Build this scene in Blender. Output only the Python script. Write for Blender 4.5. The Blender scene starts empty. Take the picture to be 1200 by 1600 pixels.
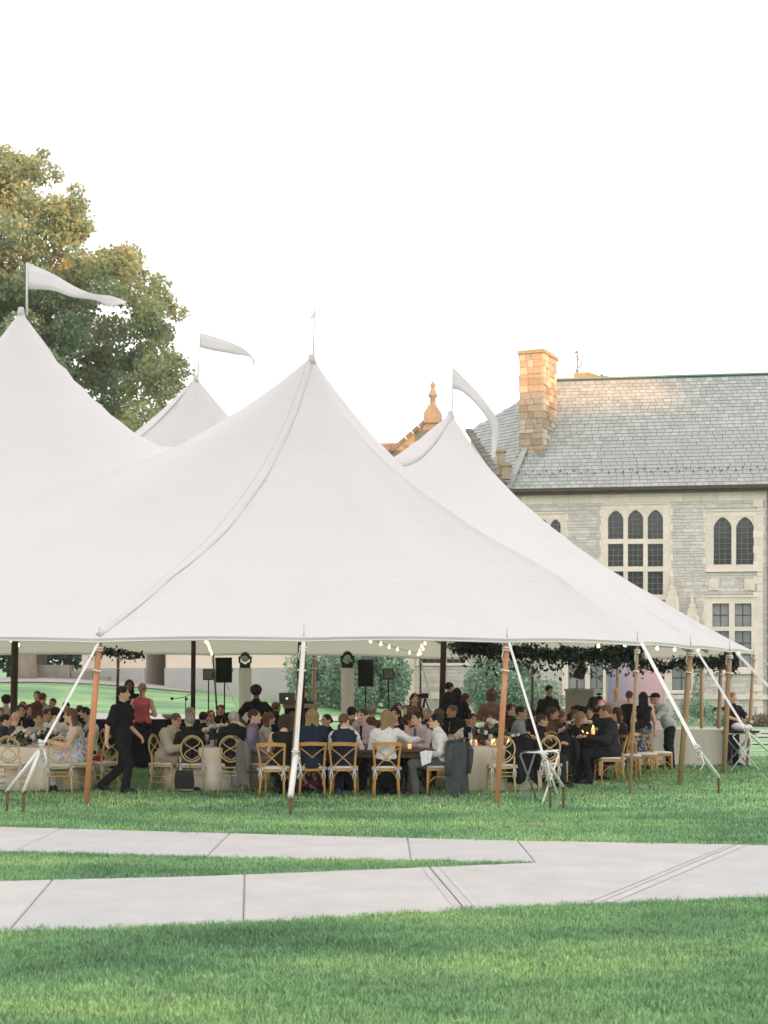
import bpy, math, random
import numpy as np
from mathutils import Vector, Matrix, noise
from mathutils.geometry import delaunay_2d_cdt
R = math.radians
random.seed(7)
sc = bpy.context.scene
col = sc.collection

# ---------------------------------------------------------------- camera
F, CX, HY, EYE = 2300.0, 600.0, 1065.0, 1.85       # focal length, centre and horizon in photo pixels; eye height in metres
cam = bpy.data.objects.new('camera', bpy.data.cameras.new('camera'))
col.objects.link(cam)
sc.camera = cam
cam.location = (0, 0, EYE)
cam.rotation_euler = (R(90), 0, 0)
cam.data.sensor_width = 36
cam.data.lens = F / 1600 * 36
cam.data.shift_y = (HY - 800) / 1600
cam.data.clip_end = 1500
cam.data.clip_start = 0.5
cam.data.dof.use_dof = True
cam.data.dof.focus_distance = 20.0
cam.data.dof.aperture_fstop = 4.6

# ---------------------------------------------------------------- sky
SUN_EL, SUN_AZ = R(2.5), R(149.8)                     # azimuth clockwise from +Y
world = bpy.data.worlds.new('World')
sc.world = world
world.use_nodes = True
wn = world.node_tree
wn.nodes.clear()
wo = wn.nodes.new('ShaderNodeOutputWorld')
wb = wn.nodes.new('ShaderNodeBackground')
sky = wn.nodes.new('ShaderNodeTexSky')
sky.sky_type = 'NISHITA'
sky.sun_disc = False
sky.sun_elevation = SUN_EL
sky.sun_rotation = SUN_AZ
mx = wn.nodes.new('ShaderNodeMix')
mx.data_type = 'RGBA'
mx.inputs[0].default_value = 0.93
wn.links.new(sky.outputs[0], mx.inputs[6])
mx.inputs[7].default_value = (9.7, 9.45, 9.5, 1)      # high thin white haze over the whole sky
wn.links.new(mx.outputs[2], wb.inputs[0])
wb.inputs[1].default_value = 0.10
wn.links.new(wb.outputs[0], wo.inputs[0])

# ---------------------------------------------------------------- sun
sun = bpy.data.objects.new('sun', bpy.data.lights.new('sun', 'SUN'))
col.objects.link(sun)
sun.data.energy = 3.9
sun.data.angle = R(0.5)
sun.data.color = (1.0, 0.46, 0.16)
to_sun = Vector((math.sin(SUN_AZ) * math.cos(SUN_EL), math.cos(SUN_AZ) * math.cos(SUN_EL), math.sin(SUN_EL)))
sun.rotation_euler = to_sun.to_track_quat('Z', 'Y').to_euler()
sun.location = (60, -100, 60)

sc.view_settings.view_transform = 'Standard'
sc.view_settings.look = 'None'
sc.view_settings.exposure = 1.0
sc.view_settings.gamma = 1.0
sc.view_settings.use_curve_mapping = False
sc.cycles.use_denoising = True
sc.cycles.max_bounces = 6
sc.cycles.diffuse_bounces = 4
sc.cycles.glossy_bounces = 2
sc.cycles.transmission_bounces = 4
sc.cycles.transparent_max_bounces = 6
sc.cycles.sample_clamp_indirect = 4

# ---------------------------------------------------------------- placing helpers
def ss(a, b, x):
    t = min(1.0, max(0.0, (x - a) / (b - a)))
    return t * t * (3 - 2 * t)

def ground(x, y):
    z = 0.35 * ss(27, 42, y) * (1 - ss(-3, 5, x))
    z += 0.42 * ss(42, 57, y) * (1 - ss(1, 9, x))
    z += 1.25 * ss(45, 62, y) * (1 - ss(-15, 1, x))
    z += 2.5 * ss(75, 200, y)
    return z

def X(px, y):
    return (px - CX) / F * y

def at(px, py, y):                                   # the point seen at a photo pixel, y metres away
    return Vector(((px - CX) / F * y, y, EYE + (HY - py) / F * y))

def on_ground(px, py):                               # flat ground point seen at a pixel
    y = EYE * F / (py - HY)
    return Vector(((px - CX) / F * y, y, 0))

def gx(px, y, dz=0.0):                               # ground point at depth y under pixel column px
    x = X(px, y)
    return Vector((x, y, ground(x, y) + dz))

# ---------------------------------------------------------------- materials
MATS = {}
def mat(name, color, rough=0.8, metal=0.0, vary=0.0, scale=8.0, bump=0.0, bscale=60.0, color2=None, spec=0.3,
        emit=None, estr=0.0, coord='Object', stretch=None, tone=0.0, trans=0.0):
    if name in MATS:
        return MATS[name]
    m = bpy.data.materials.new(name)
    m.use_nodes = True
    nt = m.node_tree
    b = nt.nodes['Principled BSDF']
    L = nt.links.new
    b.inputs['Roughness'].default_value = rough
    b.inputs['Metallic'].default_value = metal
    b.inputs['Specular IOR Level'].default_value = spec
    c4 = (*color, 1)
    b.inputs['Base Color'].default_value = c4
    tc = nt.nodes.new('ShaderNodeTexCoord')
    src = tc.outputs[coord]
    if stretch:
        mp = nt.nodes.new('ShaderNodeMapping')
        mp.inputs['Scale'].default_value = stretch
        L(src, mp.inputs[0])
        src = mp.outputs[0]
    out = None
    if vary > 0 or color2:
        n = nt.nodes.new('ShaderNodeTexNoise')
        n.inputs['Scale'].default_value = scale
        n.inputs['Detail'].default_value = 5
        n.inputs['Roughness'].default_value = 0.6
        L(src, n.inputs['Vector'])
        r = nt.nodes.new('ShaderNodeMapRange')
        r.inputs[1].default_value = 0.32
        r.inputs[2].default_value = 0.68
        L(n.outputs[0], r.inputs[0])
        x = nt.nodes.new('ShaderNodeMix')
        x.data_type = 'RGBA'
        L(r.outputs[0], x.inputs[0])
        c2 = color2 if color2 else tuple(c * (1 - vary) for c in color)
        x.inputs[6].default_value = (*c2, 1)
        x.inputs[7].default_value = c4
        out = x.outputs[2]
    if tone > 0:                                     # each block or leaf carries its own tone
        a = nt.nodes.new('ShaderNodeAttribute')
        a.attribute_name = 'tone'
        h = nt.nodes.new('ShaderNodeHueSaturation')
        r2 = nt.nodes.new('ShaderNodeMapRange')
        r2.inputs[3].default_value = 1 - tone
        r2.inputs[4].default_value = 1 + tone
        L(a.outputs['Fac'], r2.inputs[0])
        L(r2.outputs[0], h.inputs['Value'])
        r3 = nt.nodes.new('ShaderNodeMapRange')
        r3.inputs[3].default_value = 0.5 + tone * 0.06
        r3.inputs[4].default_value = 0.5 - tone * 0.06
        L(a.outputs['Fac'], r3.inputs[0])
        L(r3.outputs[0], h.inputs['Hue'])
        if out:
            L(out, h.inputs['Color'])
        else:
            h.inputs['Color'].default_value = c4
        out = h.outputs[0]
    if out:
        L(out, b.inputs['Base Color'])
    if bump > 0:
        n2 = nt.nodes.new('ShaderNodeTexNoise')
        n2.inputs['Scale'].default_value = bscale
        n2.inputs['Detail'].default_value = 3
        L(src, n2.inputs['Vector'])
        bp = nt.nodes.new('ShaderNodeBump')
        bp.inputs['Strength'].default_value = bump
        bp.inputs['Distance'].default_value = 0.02
        L(n2.outputs[0], bp.inputs['Height'])
        L(bp.outputs[0], b.inputs['Normal'])
    if emit:
        b.inputs['Emission Color'].default_value = (*emit, 1)
        b.inputs['Emission Strength'].default_value = estr
    if trans > 0:
        t = nt.nodes.new('ShaderNodeBsdfTranslucent')
        ms = nt.nodes.new('ShaderNodeMixShader')
        ms.inputs[0].default_value = trans
        if out:
            L(out, t.inputs[0])
        else:
            t.inputs[0].default_value = c4
        L(b.outputs[0], ms.inputs[1])
        L(t.outputs[0], ms.inputs[2])
        L(ms.outputs[0], nt.nodes['Material Output'].inputs[0])
    MATS[name] = m
    return m

def cloth(name, c, vary=0.25, bump=0.35):
    return mat('fabric_' + name, c, 0.9, vary=vary, scale=14, bump=bump, bscale=26, spec=0.1)

# ---------------------------------------------------------------- objects
def link(o, parent=None):
    col.objects.link(o)
    if parent:
        o.parent = parent
    return o

def tag(o, label=None, cat=None, group=None, kind=None):
    if label: o['label'] = label
    if cat: o['category'] = cat
    if group: o['group'] = group
    if kind: o['kind'] = kind
    return o

def empty(name, loc=(0, 0, 0), rz=0.0, label=None, cat=None, group=None, kind=None, parent=None):
    o = bpy.data.objects.new(name, None)
    o.empty_display_size = 0.2
    link(o, parent)
    o.location = loc
    o.rotation_euler = (0, 0, rz)
    return tag(o, label, cat, group, kind)

def inst(name, mesh, parent=None, loc=(0, 0, 0), rot=(0, 0, 0), m=None, scale=None):
    o = bpy.data.objects.new(name, mesh)
    link(o, parent)
    o.location = loc
    o.rotation_euler = rot
    if scale: o.scale = scale
    if m:
        if len(mesh.materials) == 0:
            mesh.materials.append(None)
        o.material_slots[0].link = 'OBJECT'
        o.material_slots[0].material = m
    return o

def copy_tree(o, parent=None, loc=None, rz=None):
    c = o.copy()
    col.objects.link(c)
    if parent: c.parent = parent
    if loc is not None: c.location = loc
    if rz is not None: c.rotation_euler = (0, 0, rz)
    for ch in list(o.children):
        copy_tree(ch, c)
    return c

class MB:                                             # collects simple solids into one mesh
    def __init__(self):
        self.v, self.f, self.t, self.smooth = [], [], [], []
    def add(self, vs, fs, tone=0.5, smooth=False):
        n = len(self.v)
        self.v += [tuple(p) for p in vs]
        for f in fs:
            self.f.append(tuple(i + n for i in f))
            self.t.append(tone)
            self.smooth.append(smooth)
        return self
    def box(self, x0, x1, y0, y1, z0, z1, tone=0.5, M=None):
        vs = [Vector((x, y, z)) for z in (z0, z1) for y in (y0, y1) for x in (x0, x1)]
        if M is not None:
            vs = [M @ p for p in vs]
        return self.add(vs, [(0, 2, 3, 1), (4, 5, 7, 6), (0, 1, 5, 4), (2, 6, 7, 3), (0, 4, 6, 2), (1, 3, 7, 5)], tone)
    def bar(self, a, b, w, h=None, up=(0, 0, 1), tone=0.5):
        a, b = Vector(a), Vector(b)
        h = w if h is None else h
        d = (b - a).normalized()
        u = Vector(up)
        if abs(d.dot(u)) > 0.98: u = Vector((0, 1, 0))
        s = d.cross(u).normalized()
        t = s.cross(d)
        vs = [p + s * i * w / 2 + t * j * h / 2 for p in (a, b) for i, j in ((-1, -1), (1, -1), (1, 1), (-1, 1))]
        return self.add(vs, [(0, 1, 2, 3), (7, 6, 5, 4), (0, 4, 5, 1), (1, 5, 6, 2), (2, 6, 7, 3), (3, 7, 4, 0)], tone)
    def tube(self, pts, r, n=8, cap=True, tone=0.5, closed=False):
        pts = [Vector(p) for p in pts]
        rs = r if isinstance(r, (list, tuple)) else [r] * len(pts)
        vs, fs = [], []
        m = len(pts)
        d0 = (pts[1] - pts[0]).normalized()
        s = d0.cross(Vector((0, 0, 1)))
        if s.length < 1e-3: s = d0.cross(Vector((0, 1, 0)))
        s.normalize()
        for i, p in enumerate(pts):
            if closed:
                d = pts[(i + 1) % m] - pts[(i - 1) % m]
            else:
                d = pts[min(i + 1, m - 1)] - pts[max(i - 1, 0)]
            d.normalize()
            s = (s - d * s.dot(d))
            if s.length < 1e-6: s = d.orthogonal()
            s.normalize()
            t = d.cross(s)
            for k in range(n):
                a = 2 * math.pi * k / n
                vs.append(p + (s * math.cos(a) + t * math.sin(a)) * rs[i])
        for i in range(m if closed else m - 1):
            j = (i + 1) % m
            for k in range(n):
                q = (k + 1) % n
                fs.append((i * n + k, i * n + q, j * n + q, j * n + k))
        if cap and not closed:
            fs.append(tuple(range(n - 1, -1, -1)))
            fs.append(tuple(range((m - 1) * n, m * n)))
        return self.add(vs, fs, tone, True)
    def lathe(self, prof, n=16, c=(0, 0, 0), tone=0.5, smooth=True, wob=None):
        vs, fs = [], []
        for (r, z) in prof:
            for k in range(n):
                a = 2 * math.pi * k / n
                rr = r + (wob(a, z) if wob else 0)
                vs.append((c[0] + rr * math.cos(a), c[1] + rr * math.sin(a), c[2] + z))
        for i in range(len(prof) - 1):
            for k in range(n):
                q = (k + 1) % n
                fs.append((i * n + k, i * n + q, (i + 1) * n + q, (i + 1) * n + k))
        fs.append(tuple(range(n - 1, -1, -1)))
        fs.append(tuple(range((len(prof) - 1) * n, len(prof) * n)))
        return self.add(vs, fs, tone, smooth)
    def ball(self, c, r, n=8, tone=0.5, sc3=(1, 1, 1)):
        prof = [(max(1e-3, r * math.sin(math.pi * i / n)) , -r * math.cos(math.pi * i / n)) for i in range(n + 1)]
        k0 = len(self.v)
        self.lathe(prof, max(6, n), (0, 0, 0), tone)
        for i in range(k0, len(self.v)):
            p = self.v[i]
            self.v[i] = (c[0] + p[0] * sc3[0], c[1] + p[1] * sc3[1], c[2] + p[2] * sc3[2])
        return self
    def prism(self, poly, y0, y1, tone=0.5, axis='y'):  # poly in (x, z), thickness along y
        n = len(poly)
        vs = [(x, y0, z) for x, z in poly] + [(x, y1, z) for x, z in poly]
        if axis == 'x': vs = [(y, x, z) for x, y, z in vs]
        if axis == 'z': vs = [(x, z, y) for x, y, z in vs]
        fs = [tuple(range(n)), tuple(range(2 * n - 1, n - 1, -1))] + [(i, i + n, (i + 1) % n + n, (i + 1) % n) for i in range(n)]
        return self.add(vs, fs, tone)
    def mesh(self, name):
        me = bpy.data.meshes.new(name)
        me.from_pydata(self.v, [], self.f)
        if len(set(self.t)) > 1:
            a = me.attributes.new('tone', 'FLOAT', 'FACE')
            a.data.foreach_set('value', self.t)
        me.polygons.foreach_set('use_smooth', self.smooth)
        me.update()
        return me
    def build(self, name, m, parent=None, kind=None):
        me = self.mesh(name)
        me.materials.append(m)
        o = bpy.data.objects.new(name, me)
        link(o, parent)
        if kind: o['kind'] = kind
        return o

def bez(p0, p1, p2, n=8):
    p0, p1, p2 = Vector(p0), Vector(p1), Vector(p2)
    return [p0 * (1 - t) ** 2 + p1 * 2 * t * (1 - t) + p2 * t * t for t in [i / n for i in range(n + 1)]]

def quads_np(name, V, Fq, m, tone=None, parent=None, kind=None, smooth=False):
    me = bpy.data.meshes.new(name)
    nf, k = Fq.shape
    me.vertices.add(len(V))
    me.vertices.foreach_set('co', V.astype(np.float32).ravel())
    me.loops.add(nf * k)
    me.loops.foreach_set('vertex_index', Fq.astype(np.int32).ravel())
    me.polygons.add(nf)
    me.polygons.foreach_set('loop_start', np.arange(0, nf * k, k, dtype=np.int32))
    me.polygons.foreach_set('loop_total', np.full(nf, k, dtype=np.int32))
    me.update(calc_edges=True)
    if smooth:
        me.polygons.foreach_set('use_smooth', np.ones(nf, dtype=bool))
    if tone is not None:
        a = me.attributes.new('tone', 'FLOAT', 'FACE')
        a.data.foreach_set('value', tone.astype(np.float32))
    me.validate()
    if m: me.materials.append(m)
    if name.startswith('_'): return me
    o = bpy.data.objects.new(name, me)
    link(o, parent)
    if kind: o['kind'] = kind
    return o

rng = np.random.default_rng(11)
def leaf_cloud(name, pts, size, m, parent=None, kind='stuff', tone=None, aspect=0.6, down=0.0):
    """A bent leaf of two triangles pairs at each point, turned at random."""
    n = len(pts)
    d = rng.normal(size=(n, 3)); d[:, 2] -= down
    d /= np.linalg.norm(d, axis=1)[:, None]
    e = rng.normal(size=(n, 3))
    s = np.cross(d, e); s /= np.linalg.norm(s, axis=1)[:, None]
    nn = np.cross(d, s)
    L = size * rng.uniform(0.6, 1.35, n)[:, None]
    a = pts; b = pts + d * L * 0.5 + s * L * aspect * 0.5 + nn * L * 0.12
    c = pts + d * L; e2 = pts + d * L * 0.5 - s * L * aspect * 0.5 + nn * L * 0.12
    V = np.stack([a, b, c, e2], 1).reshape(-1, 3)
    Fq = np.arange(n * 4).reshape(n, 4)
    if tone is None: tone = rng.uniform(0, 1, n)
    return quads_np(name, V, Fq, m, tone, parent, kind)
# ================================================================ ground, lawn, paths
def lawn_material(name, blade=False):
    m = bpy.data.materials.new(name)
    m.use_nodes = True
    nt = m.node_tree; L = nt.links.new
    b = nt.nodes['Principled BSDF']
    b.inputs['Roughness'].default_value = 0.75
    b.inputs['Specular IOR Level'].default_value = 0.25
    g = nt.nodes.new('ShaderNodeNewGeometry')
    n1 = nt.nodes.new('ShaderNodeTexNoise'); n1.inputs['Scale'].default_value = 0.55; n1.inputs['Detail'].default_value = 6; n1.inputs['Roughness'].default_value = 0.62
    mp = nt.nodes.new('ShaderNodeMapping'); mp.inputs['Scale'].default_value = (0.6, 1.5, 1)
    L(g.outputs['Position'], mp.inputs[0]); L(mp.outputs[0], n1.inputs['Vector'])
    r = nt.nodes.new('ShaderNodeValToRGB')
    e = r.color_ramp.elements
    k = 1.0 if blade else 1.0
    e[0].position = 0.32; e[0].color = (0.138 * k, 0.275 * k, 0.145 * k, 1)
    e[1].position = 0.68; e[1].color = (0.410 * k, 0.590 * k, 0.265 * k, 1)
    x = e.new(0.5); x.color = (0.250 * k, 0.445 * k, 0.222 * k, 1)
    L(n1.outputs[0], r.inputs[0])
    # dry straw patches
    n2 = nt.nodes.new('ShaderNodeTexNoise'); n2.inputs['Scale'].default_value = 0.8; n2.inputs['Detail'].default_value = 4
    mp2 = nt.nodes.new('ShaderNodeMapping'); mp2.inputs['Scale'].default_value = (0.45, 1.9, 1); mp2.inputs['Rotation'].default_value = (0, 0, -0.25)
    L(g.outputs['Position'], mp2.inputs[0]); L(mp2.outputs[0], n2.inputs['Vector'])
    r2 = nt.nodes.new('ShaderNodeMapRange'); r2.inputs[1].default_value = 0.61; r2.inputs[2].default_value = 0.74; r2.inputs[4].default_value = 0.75
    L(n2.outputs[0], r2.inputs[0])
    mix = nt.nodes.new('ShaderNodeMix'); mix.data_type = 'RGBA'
    sx_ = nt.nodes.new('ShaderNodeSeparateXYZ'); L(g.outputs['Position'], sx_.inputs[0])
    ry = nt.nodes.new('ShaderNodeMapRange'); ry.inputs[1].default_value = 15.0; ry.inputs[2].default_value = 18.5; ry.inputs[3].default_value = 0.22; L(sx_.outputs[1], ry.inputs[0])
    mm = nt.nodes.new('ShaderNodeMath'); mm.operation = 'MULTIPLY'; L(r2.outputs[0], mm.inputs[0]); L(ry.outputs[0], mm.inputs[1])
    L(mm.outputs[0], mix.inputs[0]); L(r.outputs[0], mix.inputs[6]); mix.inputs[7].default_value = (0.48, 0.47, 0.27, 1)
    out = mix.outputs[2]
    # fine mottling
    n3 = nt.nodes.new('ShaderNodeTexNoise'); n3.inputs['Scale'].default_value = 22 if not blade else 30; n3.inputs['Detail'].default_value = 4
    L(g.outputs['Position'], n3.inputs['Vector'])
    h = nt.nodes.new('ShaderNodeHueSaturation')
    r3 = nt.nodes.new('ShaderNodeMapRange'); r3.inputs[1].default_value = 0.3; r3.inputs[2].default_value = 0.7; r3.inputs[3].default_value = 0.62; r3.inputs[4].default_value = 1.30
    L(n3.outputs[0], r3.inputs[0]); L(r3.outputs[0], h.inputs['Value']); L(out, h.inputs['Color'])
    out = h.outputs[0]
    L(out, b.inputs['Base Color'])
    if blade:
        at_ = nt.nodes.new('ShaderNodeAttribute'); at_.attribute_name = 'tone'
        h2 = nt.nodes.new('ShaderNodeHueSaturation'); r5 = nt.nodes.new('ShaderNodeMapRange'); r5.inputs[3].default_value = 0.40; r5.inputs[4].default_value = 1.6
        r6 = nt.nodes.new('ShaderNodeMapRange'); r6.inputs[3].default_value = 0.515; r6.inputs[4].default_value = 0.475
        L(at_.outputs['Fac'], r5.inputs[0]); L(r5.outputs[0], h2.inputs['Value']); L(at_.outputs['Fac'], r6.inputs[0]); L(r6.outputs[0], h2.inputs['Hue'])
        L(out, h2.inputs['Color']); out = h2.outputs[0]; L(out, b.inputs['Base Color'])
        t = nt.nodes.new('ShaderNodeBsdfTranslucent'); L(out, t.inputs[0])
        ms = nt.nodes.new('ShaderNodeMixShader'); ms.inputs[0].default_value = 0.35
        L(b.outputs[0], ms.inputs[1]); L(t.outputs[0], ms.inputs[2]); L(ms.outputs[0], nt.nodes['Material Output'].inputs[0])
    else:
        bp = nt.nodes.new('ShaderNodeBump'); bp.inputs['Strength'].default_value = 0.6; bp.inputs['Distance'].default_value = 0.04
        n4 = nt.nodes.new('ShaderNodeTexNoise'); n4.inputs['Scale'].default_value = 45; n4.inputs['Detail'].default_value = 2
        L(g.outputs['Position'], n4.inputs['Vector']); L(n4.outputs[0], bp.inputs['Height']); L(bp.outputs[0], b.inputs['Normal'])
    return m
M_LAWN = lawn_material('lawn_turf')
M_BLADE = lawn_material('grass_blades', True)

xs = sorted(set([-250, -160] + list(np.arange(-120, -30, 6.0)) + list(np.arange(-30, 30.1, 1.0)) + list(np.arange(34, 150, 6.0)) + [170, 250]))
ys = sorted(set([-125] + list(np.arange(-110, 5, 8.0)) + list(np.arange(5, 75, 1.0)) + list(np.arange(76, 150, 6.0)) + [170, 220, 255]))
V = np.array([(x, y, ground(x, y)) for y in ys for x in xs])
nx_ = len(xs)
Fq = np.array([(j * nx_ + i, j * nx_ + i + 1, (j + 1) * nx_ + i + 1, (j + 1) * nx_ + i) for j in range(len(ys) - 1) for i in range(nx_ - 1)])
lawn = quads_np('lawn', V, Fq, M_LAWN, smooth=True)
lawn['kind'] = 'structure'

# ---- the forked concrete path in front of the tent
M_CONC = mat('concrete', (0.448, 0.438, 0.422), 0.85, vary=0.16, scale=1.6, bump=0.25, bscale=90, color2=(0.378, 0.364, 0.346), coord='Object')
M_CONCS = [M_CONC, mat('concrete_pale', (0.462, 0.450, 0.432), 0.85, vary=0.16, scale=1.1, bump=0.25, bscale=90, color2=(0.40, 0.385, 0.365)),
           mat('concrete_cool', (0.42, 0.42, 0.415), 0.85, vary=0.16, scale=2.1, bump=0.25, bscale=90, color2=(0.375, 0.37, 0.36))]
path_root = empty('concrete_path', kind='structure')
def lerp_poly(pts, x):
    for (a, b) in zip(pts, pts[1:]):
        if x <= b[0] or b is pts[-1]:
            t = (x - a[0]) / (b[0] - a[0])
            return a[1] + (b[1] - a[1]) * t
top_edge = [(-900, 1278), (0, 1296), (420, 1308), (800, 1318), (1200, 1325), (2300, 1343)]
wedge_top = [(-900, 1322), (0, 1335), (420, 1346), (700, 1350), (838, 1352.5)]
wedge_bot = [(-900, 1404), (0, 1382), (300, 1375), (600, 1363), (838, 1353)]
low_edge = [(-900, 1500), (0, 1462), (400, 1448), (760, 1425), (1200, 1407), (2300, 1378)]
PT, PW, PB, PL = [[(on_ground(a, b).x, on_ground(a, b).y) for a, b in e] for e in (top_edge, wedge_top, wedge_bot, low_edge)]
def slab(poly, z=0.035):
    n = len(poly)
    c = Vector((sum(p[0] for p in poly) / n, sum(p[1] for p in poly) / n, 0))
    vs = [(p[0] - c.x, p[1] - c.y, -0.10) for p in poly] + [(p[0] - c.x, p[1] - c.y, z) for p in poly]
    fs = [tuple(range(n, 2 * n)), tuple(range(n - 1, -1, -1))] + [(i, (i + 1) % n, (i + 1) % n + n, i + n) for i in range(n)]
    mb = MB().add(vs, fs)
    o = mb.build('slab', random.choice(M_CONCS), path_root)
    o.location = c
    bv = o.modifiers.new('bevel', 'BEVEL'); bv.width = 0.012; bv.segments = 1; bv.limit_method = 'ANGLE'; bv.angle_limit = R(50)
    return o
def along(line, x0, x1, n=6, rev=False):
    o = [(x0 + (x1 - x0) * i / n, lerp_poly(line, x0 + (x1 - x0) * i / n)) for i in range(n + 1)]
    return o[::-1] if rev else o
g_ = 0.0045
bed = [PT[0], PT[-1], PL[-1], PL[0]]
# lower arm: joints given by their photo ends (top px, bottom px)
J = [((-420, 1392), (-600, 1476)), ((-170, 1386), (-310, 1473)), ((80, 1381), (13, 1461)), ((382, 1372), (380, 1449)), ((672, 1361), (728, 1429))]
Jw = [(on_ground(*a), on_ground(*b)) for a, b in J]
Jw = [(Vector((-9.5, 13.0, 0)), Vector((-9.5, 9.9, 0)))] + Jw
for (a0, b0), (a1, b1) in zip(Jw, Jw[1:]):
    slab(along(PL, b0.x + g_, b1.x - g_) + along(PB, a0.x + g_, a1.x - g_, rev=True))
# middle slab from the last joint to the tip, then the wide junction
tip = (PB[-1][0], PB[-1][1])
a1, b1 = Jw[-1]
j6t, j6b = on_ground(1150, 1324), on_ground(932, 1418)
slab(along(PL, b1.x + g_, j6b.x - g_) + [(j6t.x - g_ * 2, lerp_poly(PT, j6t.x))] + along(PT, tip[0] + g_, j6t.x - g_ * 3, rev=True) + [tip] + along(PB, a1.x + g_, tip[0] - 0.02, rev=True))
prev = (j6t.x, j6b.x)
for k in range(3):
    nt_, nb_ = prev[0] + 2.3, prev[1] + 2.6
    slab(along(PL, prev[1] + g_, nb_ - g_) + along(PT, prev[0] + g_, nt_ - g_, rev=True))
    prev = (nt_, nb_)
# upper arm
jx = [tip[0]] + [on_ground(p, 1335).x for p in (640, 330, 20, -330, -700)]
for i in range(len(jx) - 1):
    x1_, x0_ = jx[i] - g_, jx[i + 1] + g_
    slab(along(PW, x0_, x1_) + along(PT, x0_, x1_, rev=True))

# mortar bed showing in the joints
def bed_strip(a, b, w=0.05, c='joint_grey', cc=(0.31, 0.295, 0.275)):
    d = (b - a).normalized(); s_ = Vector((-d.y, d.x, 0)) * w / 2
    a = a - d * 0.0; z_ = Vector((0, 0, 0.012))
    MB().add([a - s_ + z_, b - s_ + z_, b + s_ + z_, a + s_ + z_], [(0, 1, 2, 3)]).build('joint_bed', mat(c, cc, .95), path_root)
for a_, b_ in Jw[1:]: bed_strip(b_, a_)
def trowel(a, b, off, w=0.045):
    a, b = Vector(a), Vector(b); d = (b - a).normalized(); s_ = Vector((-d.y, d.x, 0)); z_ = Vector((0, 0, 0.0392))
    a += d * .04; b -= d * .04
    MB().add([a + s_ * (off - w / 2) + z_, b + s_ * (off - w / 2) + z_, b + s_ * (off + w / 2) + z_, a + s_ * (off + w / 2) + z_], [(0, 1, 2, 3)]).build('troweled_edge', mat('troweled_concrete', (0.45, 0.435, 0.415), .8, vary=.15, scale=5), path_root)
trowel(Jw[-1][1], Jw[-1][0], -.11); trowel(Jw[-1][1], Jw[-1][0], .06);
trowel(j6b + Vector((0, .05, 0)), j6t, -.09, .09); trowel(j6b + Vector((0, .05, 0)), j6t, .07)
bed_strip(j6b, j6t)
for q_ in jx[1:-1]:
    bed_strip(Vector((q_, lerp_poly(PW, q_), 0)), Vector((q_, lerp_poly(PT, q_), 0)), .05, 'pale_joint', (.44, .42, .40))
# ---- far paths across the lawn
M_PATH2 = mat('far_path_concrete', (0.48, 0.45, 0.42), 0.9, vary=0.1, scale=0.6)
def ribbon(name, pts, w, dz=0.035):
    out = []
    P = [Vector((p[0], p[1])) for p in pts]
    dense = []
    for i in range(len(P) - 1):
        a = P[max(i - 1, 0)]; b = P[i]; c = P[i + 1]; d = P[min(i + 2, len(P) - 1)]
        for k in range(16):
            t = k / 16
            dense.append(0.5 * ((2 * b) + (c - a) * t + (2 * a - 5 * b + 4 * c - d) * t * t + (3 * b - a - 3 * c + d) * t ** 3))
    dense.append(P[-1])
    vs, fs = [], []
    K = 5
    for i, p in enumerate(dense):
        d = (dense[min(i + 1, len(dense) - 1)] - dense[max(i - 1, 0)]).normalized()
        s = Vector((d.y, -d.x))
        for j in range(K):
            q = p + s * w * (j / (K - 1) - 0.5)
            vs.append((q.x, q.y, ground(q.x, q.y) + dz))
    for i in range(len(dense) - 1):
        for j in range(K - 1):
            fs.append((i * K + j, (i + 1) * K + j, (i + 1) * K + j + 1, i * K + j + 1))
    mb = MB(); mb.add(vs, fs, 0.5, True)
    o = mb.build(name, M_PATH2)
    o['kind'] = 'structure'
    return o
def gpx(px, y): return (X(px, y), y)
ribbon('curved_path', [gpx(-900, 47), gpx(-200, 48), gpx(150, 49), gpx(480, 49.5), gpx(720, 50), gpx(900, 50), gpx(1100, 49.5), gpx(1250, 49), gpx(1700, 47)], 1.6)
ribbon('right_path', [gpx(700, 57.5), gpx(900, 58), gpx(1080, 57), gpx(1200, 53.5), gpx(1350, 50), gpx(1800, 45)], 2.2)
ribbon('hill_path', [gpx(-600, 57), gpx(-100, 58.5), gpx(60, 59.5), gpx(170, 60), gpx(262, 60.3), gpx(300, 60.5)], 3.4)
ribbon('near_right_path', [gpx(1040, 43.5), gpx(1120, 43.6), gpx(1250, 43.2), gpx(1900, 41)], 0.9)

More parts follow.
